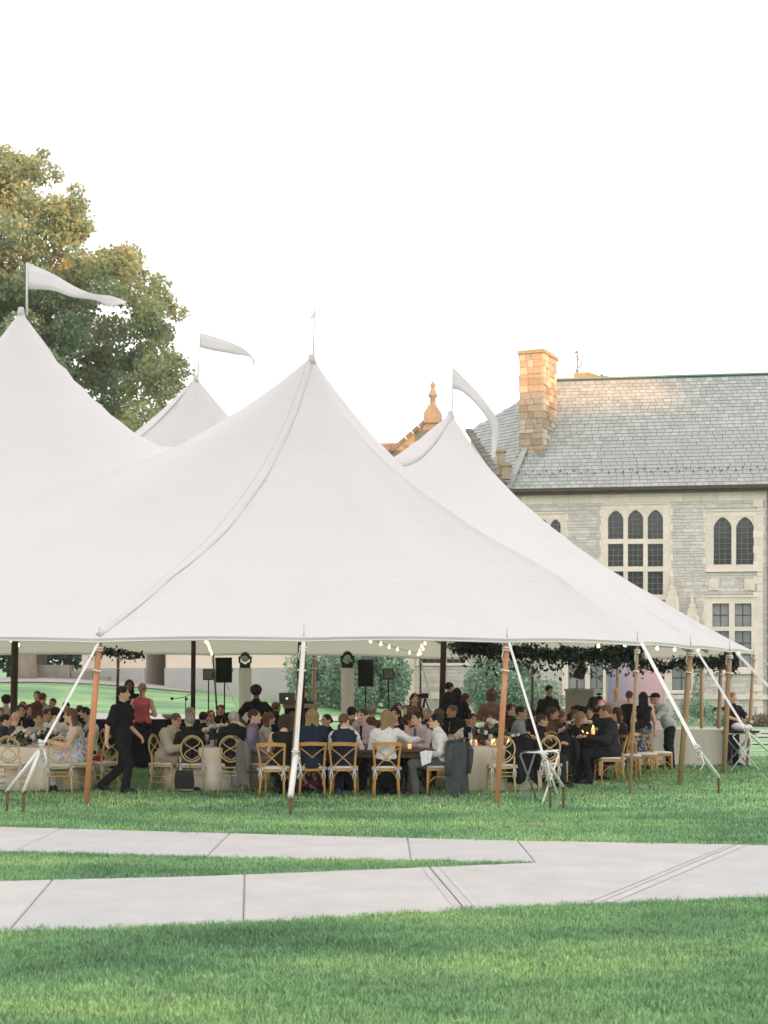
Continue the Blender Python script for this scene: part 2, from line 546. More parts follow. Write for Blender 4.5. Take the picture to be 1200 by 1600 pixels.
# ---- grass tufts, instanced by geometry nodes on sheets of lawn
def tuft_mesh(name, n, hgt, w, spread, curl=0.5):
    V, Fq, TN = [], [], []
    for i in range(n):
        TN += [random.random()] * 2
        a = random.uniform(0, 6.283); rr = spread * math.sqrt(random.random())
        px_, py_ = rr * math.cos(a), rr * math.sin(a)
        h = hgt * random.uniform(0.55, 1.15)
        b = random.uniform(0, 6.283); bend = curl * h * random.uniform(0.2, 1.0)
        fx, fy = math.cos(b), math.sin(b)
        sx, sy = -fy * w / 2, fx * w / 2
        k = len(V)
        V += [(px_ - sx, py_ - sy, -0.005), (px_ + sx, py_ + sy, -0.005),
              (px_ + sx * .8 + fx * bend * .35, py_ + sy * .8 + fy * bend * .35, h * .62), (px_ - sx * .8 + fx * bend * .35, py_ - sy * .8 + fy * bend * .35, h * .62),
              (px_ + fx * bend + sx * .1, py_ + fy * bend + sy * .1, h), (px_ + fx * bend - sx * .1, py_ + fy * bend - sy * .1, h)]
        Fq += [(k, k + 1, k + 2, k + 3), (k + 3, k + 2, k + 4, k + 5)]
    me = quads_np('_' + name, np.array(V), np.array(Fq), M_BLADE, np.array(TN))
    return me
def grass_field(name, poly_verts, faces, density, tufts, label, scale=(0.7, 1.25), seed=1):
    me = bpy.data.meshes.new(name)
    me.from_pydata(poly_verts, [], faces)
    me.materials.append(M_LAWN)
    o = bpy.data.objects.new(name, me)
    link(o)
    tag(o, label, 'grass', kind='stuff')
    c = bpy.data.collections.new(name + '_tufts')
    for t in tufts:
        to = bpy.data.objects.new('grass_tuft', t)
        c.objects.link(to)
    ng = bpy.data.node_groups.new(name, 'GeometryNodeTree')
    ng.interface.new_socket('Geometry', in_out='INPUT', socket_type='NodeSocketGeometry')
    ng.interface.new_socket('Geometry', in_out='OUTPUT', socket_type='NodeSocketGeometry')
    N = ng.nodes.new; L = ng.links.new
    i_, o_ = N('NodeGroupInput'), N('NodeGroupOutput')
    d = N('GeometryNodeDistributePointsOnFaces'); d.inputs['Density'].default_value = density; d.inputs['Seed'].default_value = seed
    ci = N('GeometryNodeCollectionInfo'); ci.inputs[0].default_value = c; ci.inputs[1].default_value = True; ci.inputs[2].default_value = True
    ip = N('GeometryNodeInstanceOnPoints'); ip.inputs['Pick Instance'].default_value = True
    rv = N('FunctionNodeRandomValue'); rv.data_type = 'FLOAT_VECTOR'; rv.inputs[0].default_value = (-0.15, -0.15, 0); rv.inputs[1].default_value = (0.15, 0.15, 6.283)
    rs = N('FunctionNodeRandomValue'); rs.data_type = 'FLOAT'; rs.inputs[2].default_value = scale[0]; rs.inputs[3].default_value = scale[1]
    L(i_.outputs[0], d.inputs[0]); L(d.outputs[0], ip.inputs[0]); L(ci.outputs[0], ip.inputs['Instance'])
    L(rv.outputs[0], ip.inputs['Rotation']); L(rs.outputs[1], ip.inputs['Scale'])
    L(ip.outputs[0], o_.inputs[0])
    md = o.modifiers.new('grass', 'NODES'); md.node_group = ng
    return o
near_t = [tuft_mesh('near_%d' % i, 44, 0.047, 0.0048, 0.075, 0.9) for i in range(6)]
mid_t = [tuft_mesh('mid_%d' % i, 42, 0.040, 0.0075, 0.15, 0.8) for i in range(5)]
far_t = [tuft_mesh('far_%d' % i, 40, 0.040, 0.016, 0.30, 0.8) for i in range(4)]
def band(line_a, line_b, x0, x1, n=24, oa=0.0, ob=0.0, z=0.004):
    vs, fs = [], []
    for i in range(n + 1):
        x = x0 + (x1 - x0) * i / n
        vs.append((x, (line_a(x) if callable(line_a) else lerp_poly(line_a, x)) + oa, z))
        vs.append((x, (line_b(x) if callable(line_b) else lerp_poly(line_b, x)) + ob, z))
    for i in range(n):
        fs.append((2 * i, 2 * i + 2, 2 * i + 3, 2 * i + 1))
    return vs, fs
v_, f_ = band(lambda x: 5.6, PL, -4.4, 4.4, oa=0, ob=0.05)
grass_field('foreground_grass', v_, f_, 330, near_t, 'dense green lawn grass in front of the lower concrete path', seed=3)
v_, f_ = band(PB, PW, -6.2, tip[0] - 0.05, oa=-0.02, ob=0.03)
grass_field('wedge_grass', v_, f_, 260, near_t, 'narrow wedge of green grass between the two concrete paths', seed=4)
v_, f_ = band(PT, lambda x: 21.0, -7.5, 7.5, oa=-0.03)
grass_field('tent_front_grass', v_, f_, 95, mid_t, 'green grass between the upper concrete path and the tent', seed=5)
v_, f_ = [], []
for j in range(16):
    for i in range(22):
        x_, y_ = -9.5 + i, 21.0 + j
        v_.append((x_, y_, ground(x_, y_) + 0.004))
for j in range(15):
    for i in range(21):
        f_.append((j * 22 + i, j * 22 + i + 1, (j + 1) * 22 + i + 1, (j + 1) * 22 + i))
grass_field('tent_floor_grass', v_, f_, 17, far_t, 'green grass under and beside the white tent', seed=6)
# ================================================================ the stone hall on the right
M_WALL = mat('grey_ashlar', (0.655, 0.605, 0.57), 0.9, vary=0.12, scale=3, bump=0.5, bscale=30, tone=0.11)
M_MORTAR = mat('mortar', (0.56, 0.52, 0.47), 0.95, vary=0.1, scale=5)
M_CREAM = mat('cream_limestone', (0.79, 0.70, 0.62), 0.85, vary=0.10, scale=4, bump=0.3, bscale=20, tone=0.08)
M_SLATE = mat('grey_green_slate', (0.375, 0.395, 0.37), 0.6, vary=0.16, scale=2.2, bump=0.3, bscale=20, tone=0.15, spec=0.4)
M_GLASS = mat('dark_leaded_glass', (0.035, 0.045, 0.045), 0.12, spec=0.7, vary=0.4, scale=1.2)
M_GLASS2 = mat('pale_curtained_glass', (0.30, 0.32, 0.33), 0.25, spec=0.6, vary=0.25, scale=1.0)
M_LEAD = mat('lead_cames', (0.20, 0.20, 0.19), 0.7)
M_GUTTER = mat('dark_gutter', (0.085, 0.06, 0.052), 0.6, vary=0.2, scale=2)
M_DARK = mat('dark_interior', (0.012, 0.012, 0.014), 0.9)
M_COPPER = mat('green_copper', (0.20, 0.36, 0.32), 0.7, vary=0.2, scale=3)
M_WARMSTONE = mat('tan_chimney_stone', (0.52, 0.40, 0.29), 0.9, vary=0.2, scale=4, bump=0.5, bscale=25, tone=0.24)
M_WARMMORTAR = mat('pale_mortar', (0.60, 0.52, 0.44), 0.95)

M_DIM = mat('shade_toned_coping', (0.20, 0.175, 0.15), .9, vary=.25, scale=3, tone=.15)  # coping darkened in its colour to stand in for shade on the gable
PA = Vector((X(1200, 65), 65.0))
DU = Vector((0.989, -0.148)).normalized()
DN = Vector((-DU.y, DU.x))
hall_rz = math.atan2(DU.y, DU.x)
def FU(px, py=None, off=0.0):
    t = (px - CX) / F
    A = PA + DN * off
    u = (t * A.y - A.x) / (DU.x - t * DU.y)
    if py is None: return u
    yy = A.y + u * DU.y
    return u, EYE + (HY - py) / F * yy
hall = empty('stone_hall', (PA.x, PA.y, 0), hall_rz, 'grey stone collegiate hall with steep slate roof and mullioned windows behind the tent', 'building')
ZE = FU(1200, 767)[1]
U0, U1 = FU(600), 5.2
wins = [  # surround px box, lights (x0,y0,x1,y1,arched), glass
    ((942, 787, 1046, 937), [(950, 797, 974, 842, 1), (981, 796, 1005, 842, 1), (1012, 796, 1036, 842, 1), (950, 850, 974, 885, 0), (981, 850, 1005, 885, 0), (1012, 850, 1036, 885, 0), (950, 893, 974, 929, 0), (981, 893, 1005, 929, 0), (1012, 893, 1036, 929, 0)], M_GLASS),
    ((1104, 797, 1190, 893), [(1115, 807, 1143, 882, 1), (1150, 807, 1178, 882, 1)], M_GLASS),
    ((1103, 931, 1185, 1053), [(1113, 943, 1139, 979, 0), (1148, 943, 1174, 979, 0), (1113, 986, 1139, 1042, 0), (1148, 986, 1174, 1042, 0)], M_GLASS2),
    ((833, 801, 883, 897), [(841, 811, 856, 886, 1), (860, 811, 876, 886, 1)], M_GLASS),
    ((878, 1012, 950, 1108), [(888, 1022, 914, 1094, 0), (922, 1022, 942, 1094, 0)], M_GLASS2),
    ((1040, 1012, 1092, 1084), [(1050, 1022, 1080, 1078, 0)], M_GLASS2),
    ((650, 1004, 735, 1040), [(658, 1010, 690, 1036, 0), (698, 1010, 727, 1036, 0)], M_GLASS),
]
def rect(b):
    u0, z1 = FU(b[0], b[1]); u1, z0 = FU(b[2], b[3])
    return u0, u1, z0, z1
openings = [rect(w[0]) for w in wins]
basement = rect((1112, 1105, 1160, 1130))
# core wall cut by the openings
cu = sorted(set([U0, U1] + [v for o in openings + [basement] for v in o[:2]]))
cz = sorted(set([-0.4, ZE] + [v for o in openings + [basement] for v in o[2:]]))
mb = MB()
for a, b in zip(cu, cu[1:]):
    for c, d in zip(cz, cz[1:]):
        if any(o[0] - 1e-6 <= a and b <= o[1] + 1e-6 and o[2] - 1e-6 <= c and d <= o[3] + 1e-6 for o in openings + [basement]): continue
        mb.box(a, b, 0.0, 0.5, c, d)
mb.box(U0, U1, 10.2, 10.5, -0.4, ZE)                      # rear wall
mb.box(U0, U0 + 0.4, 0.5, 10.2, -0.4, ZE)
mb.box(U1 - 0.4, U1, 0.5, 10.2, -0.4, ZE)
mb.build('wall', M_MORTAR, hall)
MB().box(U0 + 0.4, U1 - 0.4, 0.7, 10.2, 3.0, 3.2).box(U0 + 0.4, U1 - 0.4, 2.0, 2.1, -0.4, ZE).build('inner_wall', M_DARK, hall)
# stones of the wall
mb = MB()
z = -0.3
rr = random.Random(5)
while z < ZE - 0.5:
    h = rr.choice([0.10, 0.13, 0.16, 0.19])
    if z + h > ZE - 0.42: h = ZE - 0.42 - z
    if h < 0.05: break
    blocked = sorted([(o[0] - 0.02, o[1] + 0.02) for o in openings + [basement] if not (z + h < o[2] - 0.02 or z > o[3] + 0.02)])
    free, a = [], U0
    for b in blocked:
        if b[0] > a: free.append((a, b[0]))
        a = max(a, b[1])
    free.append((a, U1))
    for a, b in free:
        u = a
        while u < b - 0.06:
            w = min(rr.uniform(0.2, 0.6), b - u)
            if b - u - w < 0.14: w = b - u
            mb.box(u + 0.008, u + w - 0.008, -0.022 - rr.random() * 0.02, 0.02, z + 0.008, z + h - 0.008, rr.random())
            u += w
    z += h
mb.build('wall_stones', M_WALL, hall, 'stuff')
# band under the eaves, plinth courses, corner quoins
mb = MB()
u = U0
while u < U1:
    w = rr.uniform(0.7, 1.2)
    mb.box(u + .006, min(u + w, U1) - .006, -0.06, 0.02, ZE - 0.42, ZE - 0.02, rr.random()); u += w
zb = FU(1150, 1088)[1]
u = U0
while u < U1:
    w = rr.uniform(0.6, 1.1)
    mb.box(u + .006, min(u + w, U1) - .006, -0.14, 0.02, zb - 0.14, zb + 0.06, rr.random()); u += w
mb.build('string_course', M_CREAM, hall, 'stuff')
mb = MB()
for b in [w[0] for w in wins[:3]] + [wins[3][0]]:
    u0, u1, z0, z1 = rect(b)
    z = z0
    k = 0
    while z < z1 - 0.12:
        h = min(0.34, z1 - z)
        w = 0.15 if k % 2 else 0.08
        mb.box(u0 - w, u0 - 0.004, -0.052, 0.03, z + .006, z + h - .006, rr.random())
        mb.box(u1 + 0.004, u1 + w, -0.062, 0.03, z + .006, z + h - .006, rr.random())
        z += h; k += 1
uq = FU(1192)
z = -0.3; k = 0
while z < ZE - 0.5:
    w = 0.42 if k % 2 else 0.25
    mb.box(uq - w, uq, -0.07, 0.03, z + .008, z + 0.33, rr.random()); z += 0.34; k += 1
mb.build('quoins', M_CREAM, hall, 'stuff')
def arch_pts(u0, u1, z0, z1, n=10):
    """a cusped pointed head"""
    c, w, hgt = (u0 + u1) / 2, (u1 - u0) / 2, min((z1 - z0) * 0.3, (u1 - u0) * 0.62)
    zs = z1 - hgt
    P = []
    for i in range(n + 1):
        t = i / n
        x = math.cos(math.pi * t)
        base = hgt * (1 - abs(x) ** 2.1) ** 0.75
        cusp = 0.05 * w * 2 * abs(math.sin(math.pi * t * 3))
        P.append((c - w * x * (1.0), zs + max(0, base - (0.09 * w * 2 - cusp) * (0.0 if i in (0, n) else 1.0) * (1 if base > 0.02 else 0))))
    return P, zs
def make_window(b, lights, glass):
    u0, u1, z0, z1 = rect(b)
    w = empty('window', (u0, 0, z0), parent=hall)
    L = [rect(l[:4]) + (l[4],) for l in lights]
    au = sorted(set([u0, u1] + [v for l in L for v in l[:2]])); az = sorted(set([z0, z1] + [v for l in L for v in l[2:4]]))
    mb = MB()
    for a, c in zip(au, au[1:]):
        for d, e in zip(az, az[1:]):
            if any(l[0] - 1e-4 <= a and c <= l[1] + 1e-4 and l[2] - 1e-4 <= d and e <= l[3] + 1e-4 for l in L): continue
            mb.box(a - u0, c - u0, -0.055, 0.20, d - z0, e - z0, rr.random())
    for l in L:
        if l[4]:
            P, zs = arch_pts(l[0], l[1], l[2], l[3])
            mid = len(P) // 2
            left = [(l[0] - u0, l[3] - z0)] + [(p[0] - u0, p[1] - z0) for p in P[:mid + 1]] + [((l[0] + l[1]) / 2 - u0, l[3] - z0)]
            right = [((l[0] + l[1]) / 2 - u0, l[3] - z0)] + [(p[0] - u0, p[1] - z0) for p in P[mid:]] + [(l[1] - u0, l[3] - z0)]
            mb.prism(left, -0.035, 0.17); mb.prism(right, -0.035, 0.17)
    # hood mould and sill
    mb.box(-0.02, u1 - u0 + 0.02, -0.11, -0.056, z1 - z0 - 0.07, z1 - z0, 0.7)
    mb.box(-0.02, u1 - u0 + 0.02, -0.12, -0.056, 0, 0.09, 0.7)
    mb.build('frame', M_CREAM, w)
    for l in L:
        p = MB().box(l[0] - u0, l[1] - u0, 0.13, 0.145, l[2] - z0, l[3] - z0).build('pane', glass, w)
        lm = MB()
        nu = 3 if glass is M_GLASS else 2
        nz = max(2, round((l[3] - l[2]) / (0.24 if glass is M_GLASS else 0.5)))
        t = 0.022 if glass is M_GLASS else 0.035
        for i in range(0, nu + 1):
            uu = l[0] + (l[1] - l[0]) * i / nu - u0
            lm.box(uu - t / 2, uu + t / 2, 0.10, 0.128, l[2] - z0, l[3] - z0)
        for i in range(0, nz + 1):
            zz = l[2] + (l[3] - l[2]) * i / nz - z0
            lm.box(l[0] - u0, l[1] - u0, 0.102, 0.126, zz - t / 2, zz + t / 2)
        lm.build('glazing_bars', M_LEAD if glass is M_GLASS else M_GUTTER, w)
for b, l, g in wins:
    make_window(b, l, g)
u0, u1, z0, z1 = basement
MB().box(u0, u1, 0.2, 0.25, z0, z1).build('basement_window', M_GLASS, hall)
# carved panels and niche pinnacles
for px in (1115, 1171):
    u0, u1, z0, z1 = rect((px - 8, 905, px + 8, 922))
    mb = MB().box(u0, u1, -0.09, -0.03, z0, z1, 0.6)
    c, h = (u0 + u1) / 2, z1 - z0
    mb.prism([(c - h * .3, z1 - h * .15), (c + h * .3, z1 - h * .15), (c + h * .3, z0 + h * .45), (c, z0 + h * .1), (c - h * .3, z0 + h * .45)][::-1], -0.13, -0.085, 0.3)
    mb.build('carved_shield', M_CREAM, hall)
for px, top in ((1050, 905), (1081, 933)):
    u0, u1, z0, z1 = rect((px - 8, top, px + 8, 1010))
    c = (u0 + u1) / 2
    mb = MB().prism([(u0, z0), (u1, z0), (u1, z1 - 0.75), (c, z1), (u0, z1 - 0.75)], -0.30, -0.03, 0.5)
    mb.box(u0 - .07, u0 + .1, -0.36, -0.05, z0 - 0.8, z1 - 0.85, .4).box(u1 - .1, u1 + .07, -0.36, -0.05, z0 - 0.8, z1 - 0.85, .6)
    for s in (-1, 1):
        for k in range(3):
            mb.box(c + s * (0.04 + 0.07 * k) - .035, c + s * (0.04 + 0.07 * k) + .035, -0.34, -0.2, z1 - 0.25 * k - .2, z1 - 0.25 * k - .1)
    mb.box(c - 0.05, c + 0.05, -0.25, -0.12, z1 - .1, z1 + 0.14)
    mb.build('pinnacle', M_CREAM, hall)
# gutter and fascia
mb = MB().box(U0, U1, -0.42, 0.0, ZE - 0.02, ZE + 0.10).box(U0, U1, -0.55, -0.38, ZE + 0.08, ZE + 0.24)
mb.build('gutter', M_GUTTER, hall)
up_ = FU(1197)
MB().tube([(up_ + 0.12, -0.12, -0.3), (up_ + 0.12, -0.12, ZE)], 0.07, 8).build('downpipe', mat('green_grey_pipe', (0.12, 0.16, 0.14), 0.6), hall)
# roof
RISE, RUN = 6.03, 5.25
EV = Vector((0, -0.5, ZE + 0.20))
def roof_pt(u, t): return Vector((u, EV.y + t * (RUN + 0.5), EV.z + t * RISE))
UR0 = FU(868, None, RUN)
UE0 = FU(797)
mb = MB()
mb.add([roof_pt(UE0, 0), roof_pt(U1, 0), roof_pt(U1, 1), roof_pt(UR0, 1)], [(0, 1, 2, 3)])
mb.add([roof_pt(U1, 1), roof_pt(UR0, 1), Vector((UE0, 2 * RUN + 0.5, EV.z)), Vector((U1, 2 * RUN + 0.5, EV.z))], [(0, 1, 2, 3)])
mb.add([roof_pt(U1 - .2, 0), roof_pt(U1 - .2, 1), Vector((U1 - .2, 2 * RUN + 0.5, EV.z))], [(0, 1, 2)])
# left return of the roof
Lw = at(735, 672, 74.0)
Mi = (Matrix.Translation((PA.x, PA.y, 0)) @ Matrix.Rotation(hall_rz, 4, 'Z')).inverted()
Ll = Mi @ Lw
E0, R0 = roof_pt(UE0, 0), roof_pt(UR0, 1)
mb.add([E0, R0, Ll], [(0, 1, 2)])
dk = mb.build('roof', mat('roof_deck', (0.13, 0.15, 0.15), 0.8), hall)
def slates(O, U, W, inside, n_part, near_key):
    """courses of slates on the plane O + u U + w W"""
    U = U.normalized(); W = W.normalized(); N = U.cross(W).normalized()
    if N.z < 0: N = -N
    items = []
    w = 0.0; k = 0
    rs = random.Random(9)
    while w < 9.2:
        hgt = 0.262
        u = -14.0 + (0.17 if k % 2 else 0)
        while u < 14.0:
            wd = rs.uniform(0.27, 0.38)
            if inside(u + wd / 2, w + hgt / 2):
                items.append((u, w, wd, hgt, rs.random(), rs.uniform(-0.006, 0.006)))
            u += wd
        w += hgt; k += 1
    return items, U, W, N
def slate_vs(it, U, W, N, O):
    u, w, wd, h, t, j = it
    a = O + U * (u + 0.006) + W * (w + j)
    b = a + U * (wd - 0.022)
    up = W * (h + 0.05)
    lo, hi, th = N * 0.042, N * 0.014, N * 0.022
    return [a + lo - th, b + lo - th, b + up + hi - th, a + up + hi - th, a + lo, b + lo, b + up + hi, a + up + hi]
BOXF = [(0, 3, 2, 1), (4, 5, 6, 7), (0, 1, 5, 4), (1, 2, 6, 5), (2, 3, 7, 6), (3, 0, 4, 7)]
dm = (roof_pt(0, 1) - roof_pt(0, 0))
SL = dm.length
def in_main(u, w):
    t = w / SL
    uw = u + 0
    left = UE0 + (UR0 - UE0) * t
    return t < 0.985 and left < uw < U1
items, Us, Ws, Ns = slates(roof_pt(0, 0), Vector((1, 0, 0)), dm, in_main, 0, None)
vis = [it for it in items if FU(925) < it[0] < FU(1203) and it[1] > 0.4]
vis.sort(key=lambda it: it[1] * 1.0 - it[0] * 0.16)
part_items = vis[:296]
ids = set(id(i) for i in part_items)
slate_mesh = {}
SM = [mat('grey_green_slate', ()), mat('slate_pale', (0.39, 0.41, 0.385), 0.6, vary=0.16, scale=2.2, bump=0.3, bscale=20, spec=0.4),
      mat('slate_blue', (0.36, 0.38, 0.365), 0.6, vary=0.16, scale=2.2, bump=0.3, bscale=20, spec=0.4), mat('slate_mid', (0.375, 0.395, 0.365), 0.6, vary=0.2, scale=2.2, bump=0.3, bscale=20, spec=0.4)]
for it in part_items:
    wd = round(it[2] / 0.03) * 0.03
    key = (wd, int(it[4] * 3))
    if key not in slate_mesh:
        m_ = MB().add(slate_vs((0, 0, wd, it[3], 0, 0), Us, Ws, Ns, Vector((0, 0, 0))), BOXF).mesh('slate')
        m_.materials.append(SM[1 + key[1]])
        slate_mesh[key] = m_
    o = inst('slate', slate_mesh[key], hall, roof_pt(0, 0) + Us * it[0] + Ws * (it[1] + it[5]))
mb = MB()
for it in items:
    if id(it) not in ids:
        mb.add(slate_vs(it, Us, Ws, Ns, roof_pt(0, 0)), BOXF, it[4])
# left return
Uh = Vector((Ll.x - E0.x, Ll.y - E0.y, 0)).normalized()
nrm = (R0 - E0).cross(Ll - E0).normalized()
Uh = nrm.cross(Vector((0, 0, 1))).normalized(); Wh = Uh.cross(nrm).normalized()
if Wh.z < 0: Wh = -Wh
def bary(p):
    v0, v1, v2 = R0 - E0, Ll - E0, p - E0
    d00, d01, d11, d20, d21 = v0.dot(v0), v0.dot(v1), v1.dot(v1), v2.dot(v0), v2.dot(v1)
    dn = d00 * d11 - d01 * d01
    a = (d11 * d20 - d01 * d21) / dn; b = (d00 * d21 - d01 * d20) / dn
    return a, b
def in_hip(u, w):
    a, b = bary(E0 + Uh * u + Wh * w)
    return a > 0.005 and b > 0.005 and a + b < 0.995
items2, U2, W2, N2 = slates(E0, Uh, Wh, in_hip, 0, None)
if N2.dot(Mi.to_3x3() @ Vector((-0.2, -1, 0.5))) < 0: N2 = -N2
for it in items2:
    mb.add(slate_vs(it, U2, W2, N2, E0), BOXF, it[4] * 0.7)
mb.build('roof_slates', M_SLATE, hall, 'stuff')
MB().bar(E0 + Vector((-.04, -.1, .06)), R0 + Vector((-.04, -.1, .06)), .26, .07).build('hip_flashing', MATS['slate_mid'], hall)
MB().bar(roof_pt(UR0 - .1, 1) + Vector((0, 0, .05)), roof_pt(U1, 1) + Vector((0, 0, .02)), 0.20, 0.07).build('ridge_flashing', M_COPPER, hall)
mb = MB()
u = FU(800)
while u < U1:
    p = roof_pt(u, 0.115); mb.box(p.x - .03, p.x + .03, p.y - .05, p.y + .03, p.z + .03, p.z + .13); u += 0.62
u = FU(800) + 0.31
while u < U1:
    p = roof_pt(u, 0.14); mb.box(p.x - .03, p.x + .03, p.y - .05, p.y + .03, p.z + .03, p.z + .13); u += 0.62
mb.build('snow_guards', M_LEAD, hall, 'stuff')
# wall and coping under the left return, and the kneeler stones seen past the tent
mb = MB().add([E0, Ll, Vector((Ll.x, Ll.y, 0)), Vector((E0.x, E0.y, 0)), E0 + Vector((.5, .4, -.3)), Ll + Vector((.5, .4, -.3)), Vector((Ll.x + .5, Ll.y + .4, 0)), Vector((E0.x + .5, E0.y + .4, 0))], [(0, 1, 2, 3), (4, 7, 6, 5), (0, 4, 5, 1), (1, 5, 6, 2), (3, 2, 6, 7), (0, 3, 7, 4)])
mb.build('return_wall', M_MORTAR, hall)
mb = MB()
for i in range(14):
    a = E0.lerp(Ll, i / 14 + .004); b = E0.lerp(Ll, (i + 1) / 14 - .004)
    mb.bar(a + Vector((-.1, -.1, 0.0)), b + Vector((-.1, -.1, 0.0)), 0.30, 0.14, tone=rr.random())
mb.build('coping', M_DIM, hall)
for px0, px1, py0, py1, dd in ((776, 788, 706, 742, 0), (784, 797, 728, 748, 1)):
    p0 = Mi @ at(px0, py1, 66.2 - dd * .3); p1 = Mi @ at(px1, py0, 66.2 - dd * .3)
    MB().box(min(p0.x, p1.x), max(p0.x, p1.x), p0.y, p0.y + .5, p0.z, p1.z, .6).box(min(p0.x, p1.x) - .06, max(p0.x, p1.x) + .06, p0.y - .06, p0.y + .56, p1.z, p1.z + .12, .6).build('kneeler_stone', M_WARMSTONE, hall)

# ---- the tall chimney: every stone of its two near faces a piece
CH = at(841, 705, 68.75)
chim = empty('tall_chimney', (CH.x, CH.y, CH.z - 0.6), R(-25), 'tall square chimney of tan and orange stone blocks standing on the slate roof', 'chimney')
CW, CD, CHH = 1.10, 1.95, (548 - 705) * -68.6 / F + 0.28
MB().box(-CW / 2, CW / 2, -CD / 2, CD / 2, -0.4, CHH).build('core', M_WARMMORTAR, chim)
rs = random.Random(3)
WM = [mat('chimney_tan', (0.52, 0.40, 0.28), 0.9, vary=0.25, scale=5, bump=0.5), mat('chimney_pale', (0.66, 0.55, 0.42), 0.9, vary=0.2, scale=5, bump=0.5), mat('chimney_brown', (0.42, 0.31, 0.22), 0.9, vary=0.25, scale=5, bump=0.5), mat('chimney_grey', (0.45, 0.40, 0.34), 0.9, vary=0.25, scale=5, bump=0.5)]
bm_, rest = {}, MB()
z = 0.0
while z < CHH - 0.1:
    h = rs.choice([0.20, 0.26, 0.32])
    h = min(h, CHH - z)
    taper = 0.0
    for face in range(4):
        W_ = CW if face % 2 == 0 else CD
        O_ = CD if face % 2 == 0 else CW
        u = -W_ / 2
        while u < W_ / 2 - 0.05:
            w = min(rs.choice([0.28, 0.4, 0.55]), W_ / 2 - u)
            if W_ / 2 - u - w < 0.2: w = W_ / 2 - u
            w_ = round(w, 2)
            d = rs.choice([0.03, 0.045, 0.06])
            Mx = Matrix.Rotation(R(90) * face, 4, 'Z') @ Matrix.Translation((u, -O_ / 2 - d, z))
            if face in (0, 1):
                k = (w_, h, d, rs.randrange(4))
                if k not in bm_:
                    me = MB().box(0.01, w_ - 0.01, 0, d + 0.03, 0.01, h - 0.01).mesh('brick'); me.materials.append(WM[k[3]]); bm_[k] = me
                o = inst('brick', bm_[k], chim); o.matrix_local = Mx
            else:
                rest.box(0.01, w_ - 0.01, 0, d + 0.03, 0.01, h - 0.01, rs.random(), Mx)
            u += w
    z += h
rest.build('rear_stones', M_WARMSTONE, chim, 'stuff')
MB().box(-CW / 2 - .1, CW / 2 + .1, -CD / 2 - .1, CD / 2 + .1, CHH, CHH + 0.16).build('cap', M_WARMSTONE, chim)
mb = MB()
mb.box(-CW / 2 - .14, CW / 2 + .14, -CD / 2 - .14, CD / 2 + .14, -0.4, 0.28)
mb.build('base_flashing', mat('lead_flashing', (0.25, 0.26, 0.27), .6), chim)

# second stack and iron ornament behind the ridge
c2 = at(920, 600, 75.0)
low = empty('low_stack', (c2.x, c2.y, c2.z - 3), hall_rz, 'low orange stone stack just showing behind the slate ridge', 'chimney')
MB().box(-.75, .0, -.4, .4, 0, 3.52, .7).build('shaft', M_WARMSTONE, low)
MB().add([(0, -.4, 3.0), (.85, -.4, 3.0), (.85, .4, 3.0), (0, .4, 3.0), (0, -.4, 3.52), (0, .4, 3.52), (.85, -.4, 3.2), (.85, .4, 3.2)], [(0, 1, 6, 4), (1, 2, 7, 6), (2, 3, 5, 7), (4, 6, 7, 5), (0, 3, 2, 1)]).build('shoulder', M_WARMSTONE, low)
M_IRON = mat('grey_iron', (0.22, 0.23, 0.25), 0.6)
c3 = at(902, 583, 75.0)
mb = MB().tube([(0, 0, -.2), (0, 0, 1.0)], .035, 6)
mb.tube([(0.0, 0, .35), (.10, 0, .30), (.19, 0, .38), (.21, 0, .55), (.15, 0, .64)], .035, 6)
mb.tube([(0.0, 0, .6), (.07, 0, .72), (-.04, 0, .86), (.03, 0, 1.0), (-.05, 0, 1.12), (-.12, 0, 1.02)], .04, 6)
mb.ball((0, 0, .12), .09, 6).ball((-.02, 0, 1.08), .07, 6)
o = mb.build('roof_finial', M_IRON); o.location = c3
tag(o, 'curling grey iron finial above the low stack on the ridge', 'finial')
c4 = at(946, 594, 72.0)
mb = MB().ball((0, 0, .12), .13, 8, sc3=(1.5, .8, .8)).ball((-.17, 0, .24), .07, 8).tube([(-.22, 0, .24), (-.3, 0, .23)], [.02, .005], 5).tube([(.12, 0, .14), (.36, 0, .1)], [.06, .02], 5).tube([(0, .03, .02), (0, .03, -.1)], .012, 4).tube([(0, -.03, .02), (0, -.03, -.1)], .012, 4)
o = mb.build('roof_bird', mat('grey_feathers', (0.2, 0.2, 0.22), .8)); o.location = c4
tag(o, 'small grey bird perched on the slate ridge beside the low stack', 'bird')

# ---- gabled wing further back with its stone finial
gp = at(676, 652, 88.0)
wing = empty('gabled_wing', (gp.x, gp.y, 0), R(-8), 'distant tan stone gable wing with red tiled roof behind the tent peaks', 'building')
gz = gp.z
M_TILE = mat('red_roof_tile', (0.50, 0.24, 0.15), 0.8, vary=0.3, scale=1.5, bump=0.3, tone=0.2)
mb = MB().prism([(-6.2, 0), (6.2, 0), (6.2, gz - 5.2), (0, gz), (-6.2, gz - 5.2)], 0, 0.5)
mb.build('gable_wall', mat('tan_gable_stone', (0.40, 0.33, 0.24), .9, vary=.25, scale=2.0, bump=.5, bscale=8), wing)
mb = MB()
for s in (-1, 1):
    for i in range(16):
        a = Vector((0, .2, gz + .12)).lerp(Vector((s * 6.4, .2, gz - 5.25)), i / 16 + .003); b = Vector((0, .2, gz + .12)).lerp(Vector((s * 6.4, .2, gz - 5.25)), (i + 1) / 16 - .003)
        mb.bar(a, b, 0.8, 0.22, tone=rr.random())
mb.build('coping', M_DIM, wing)
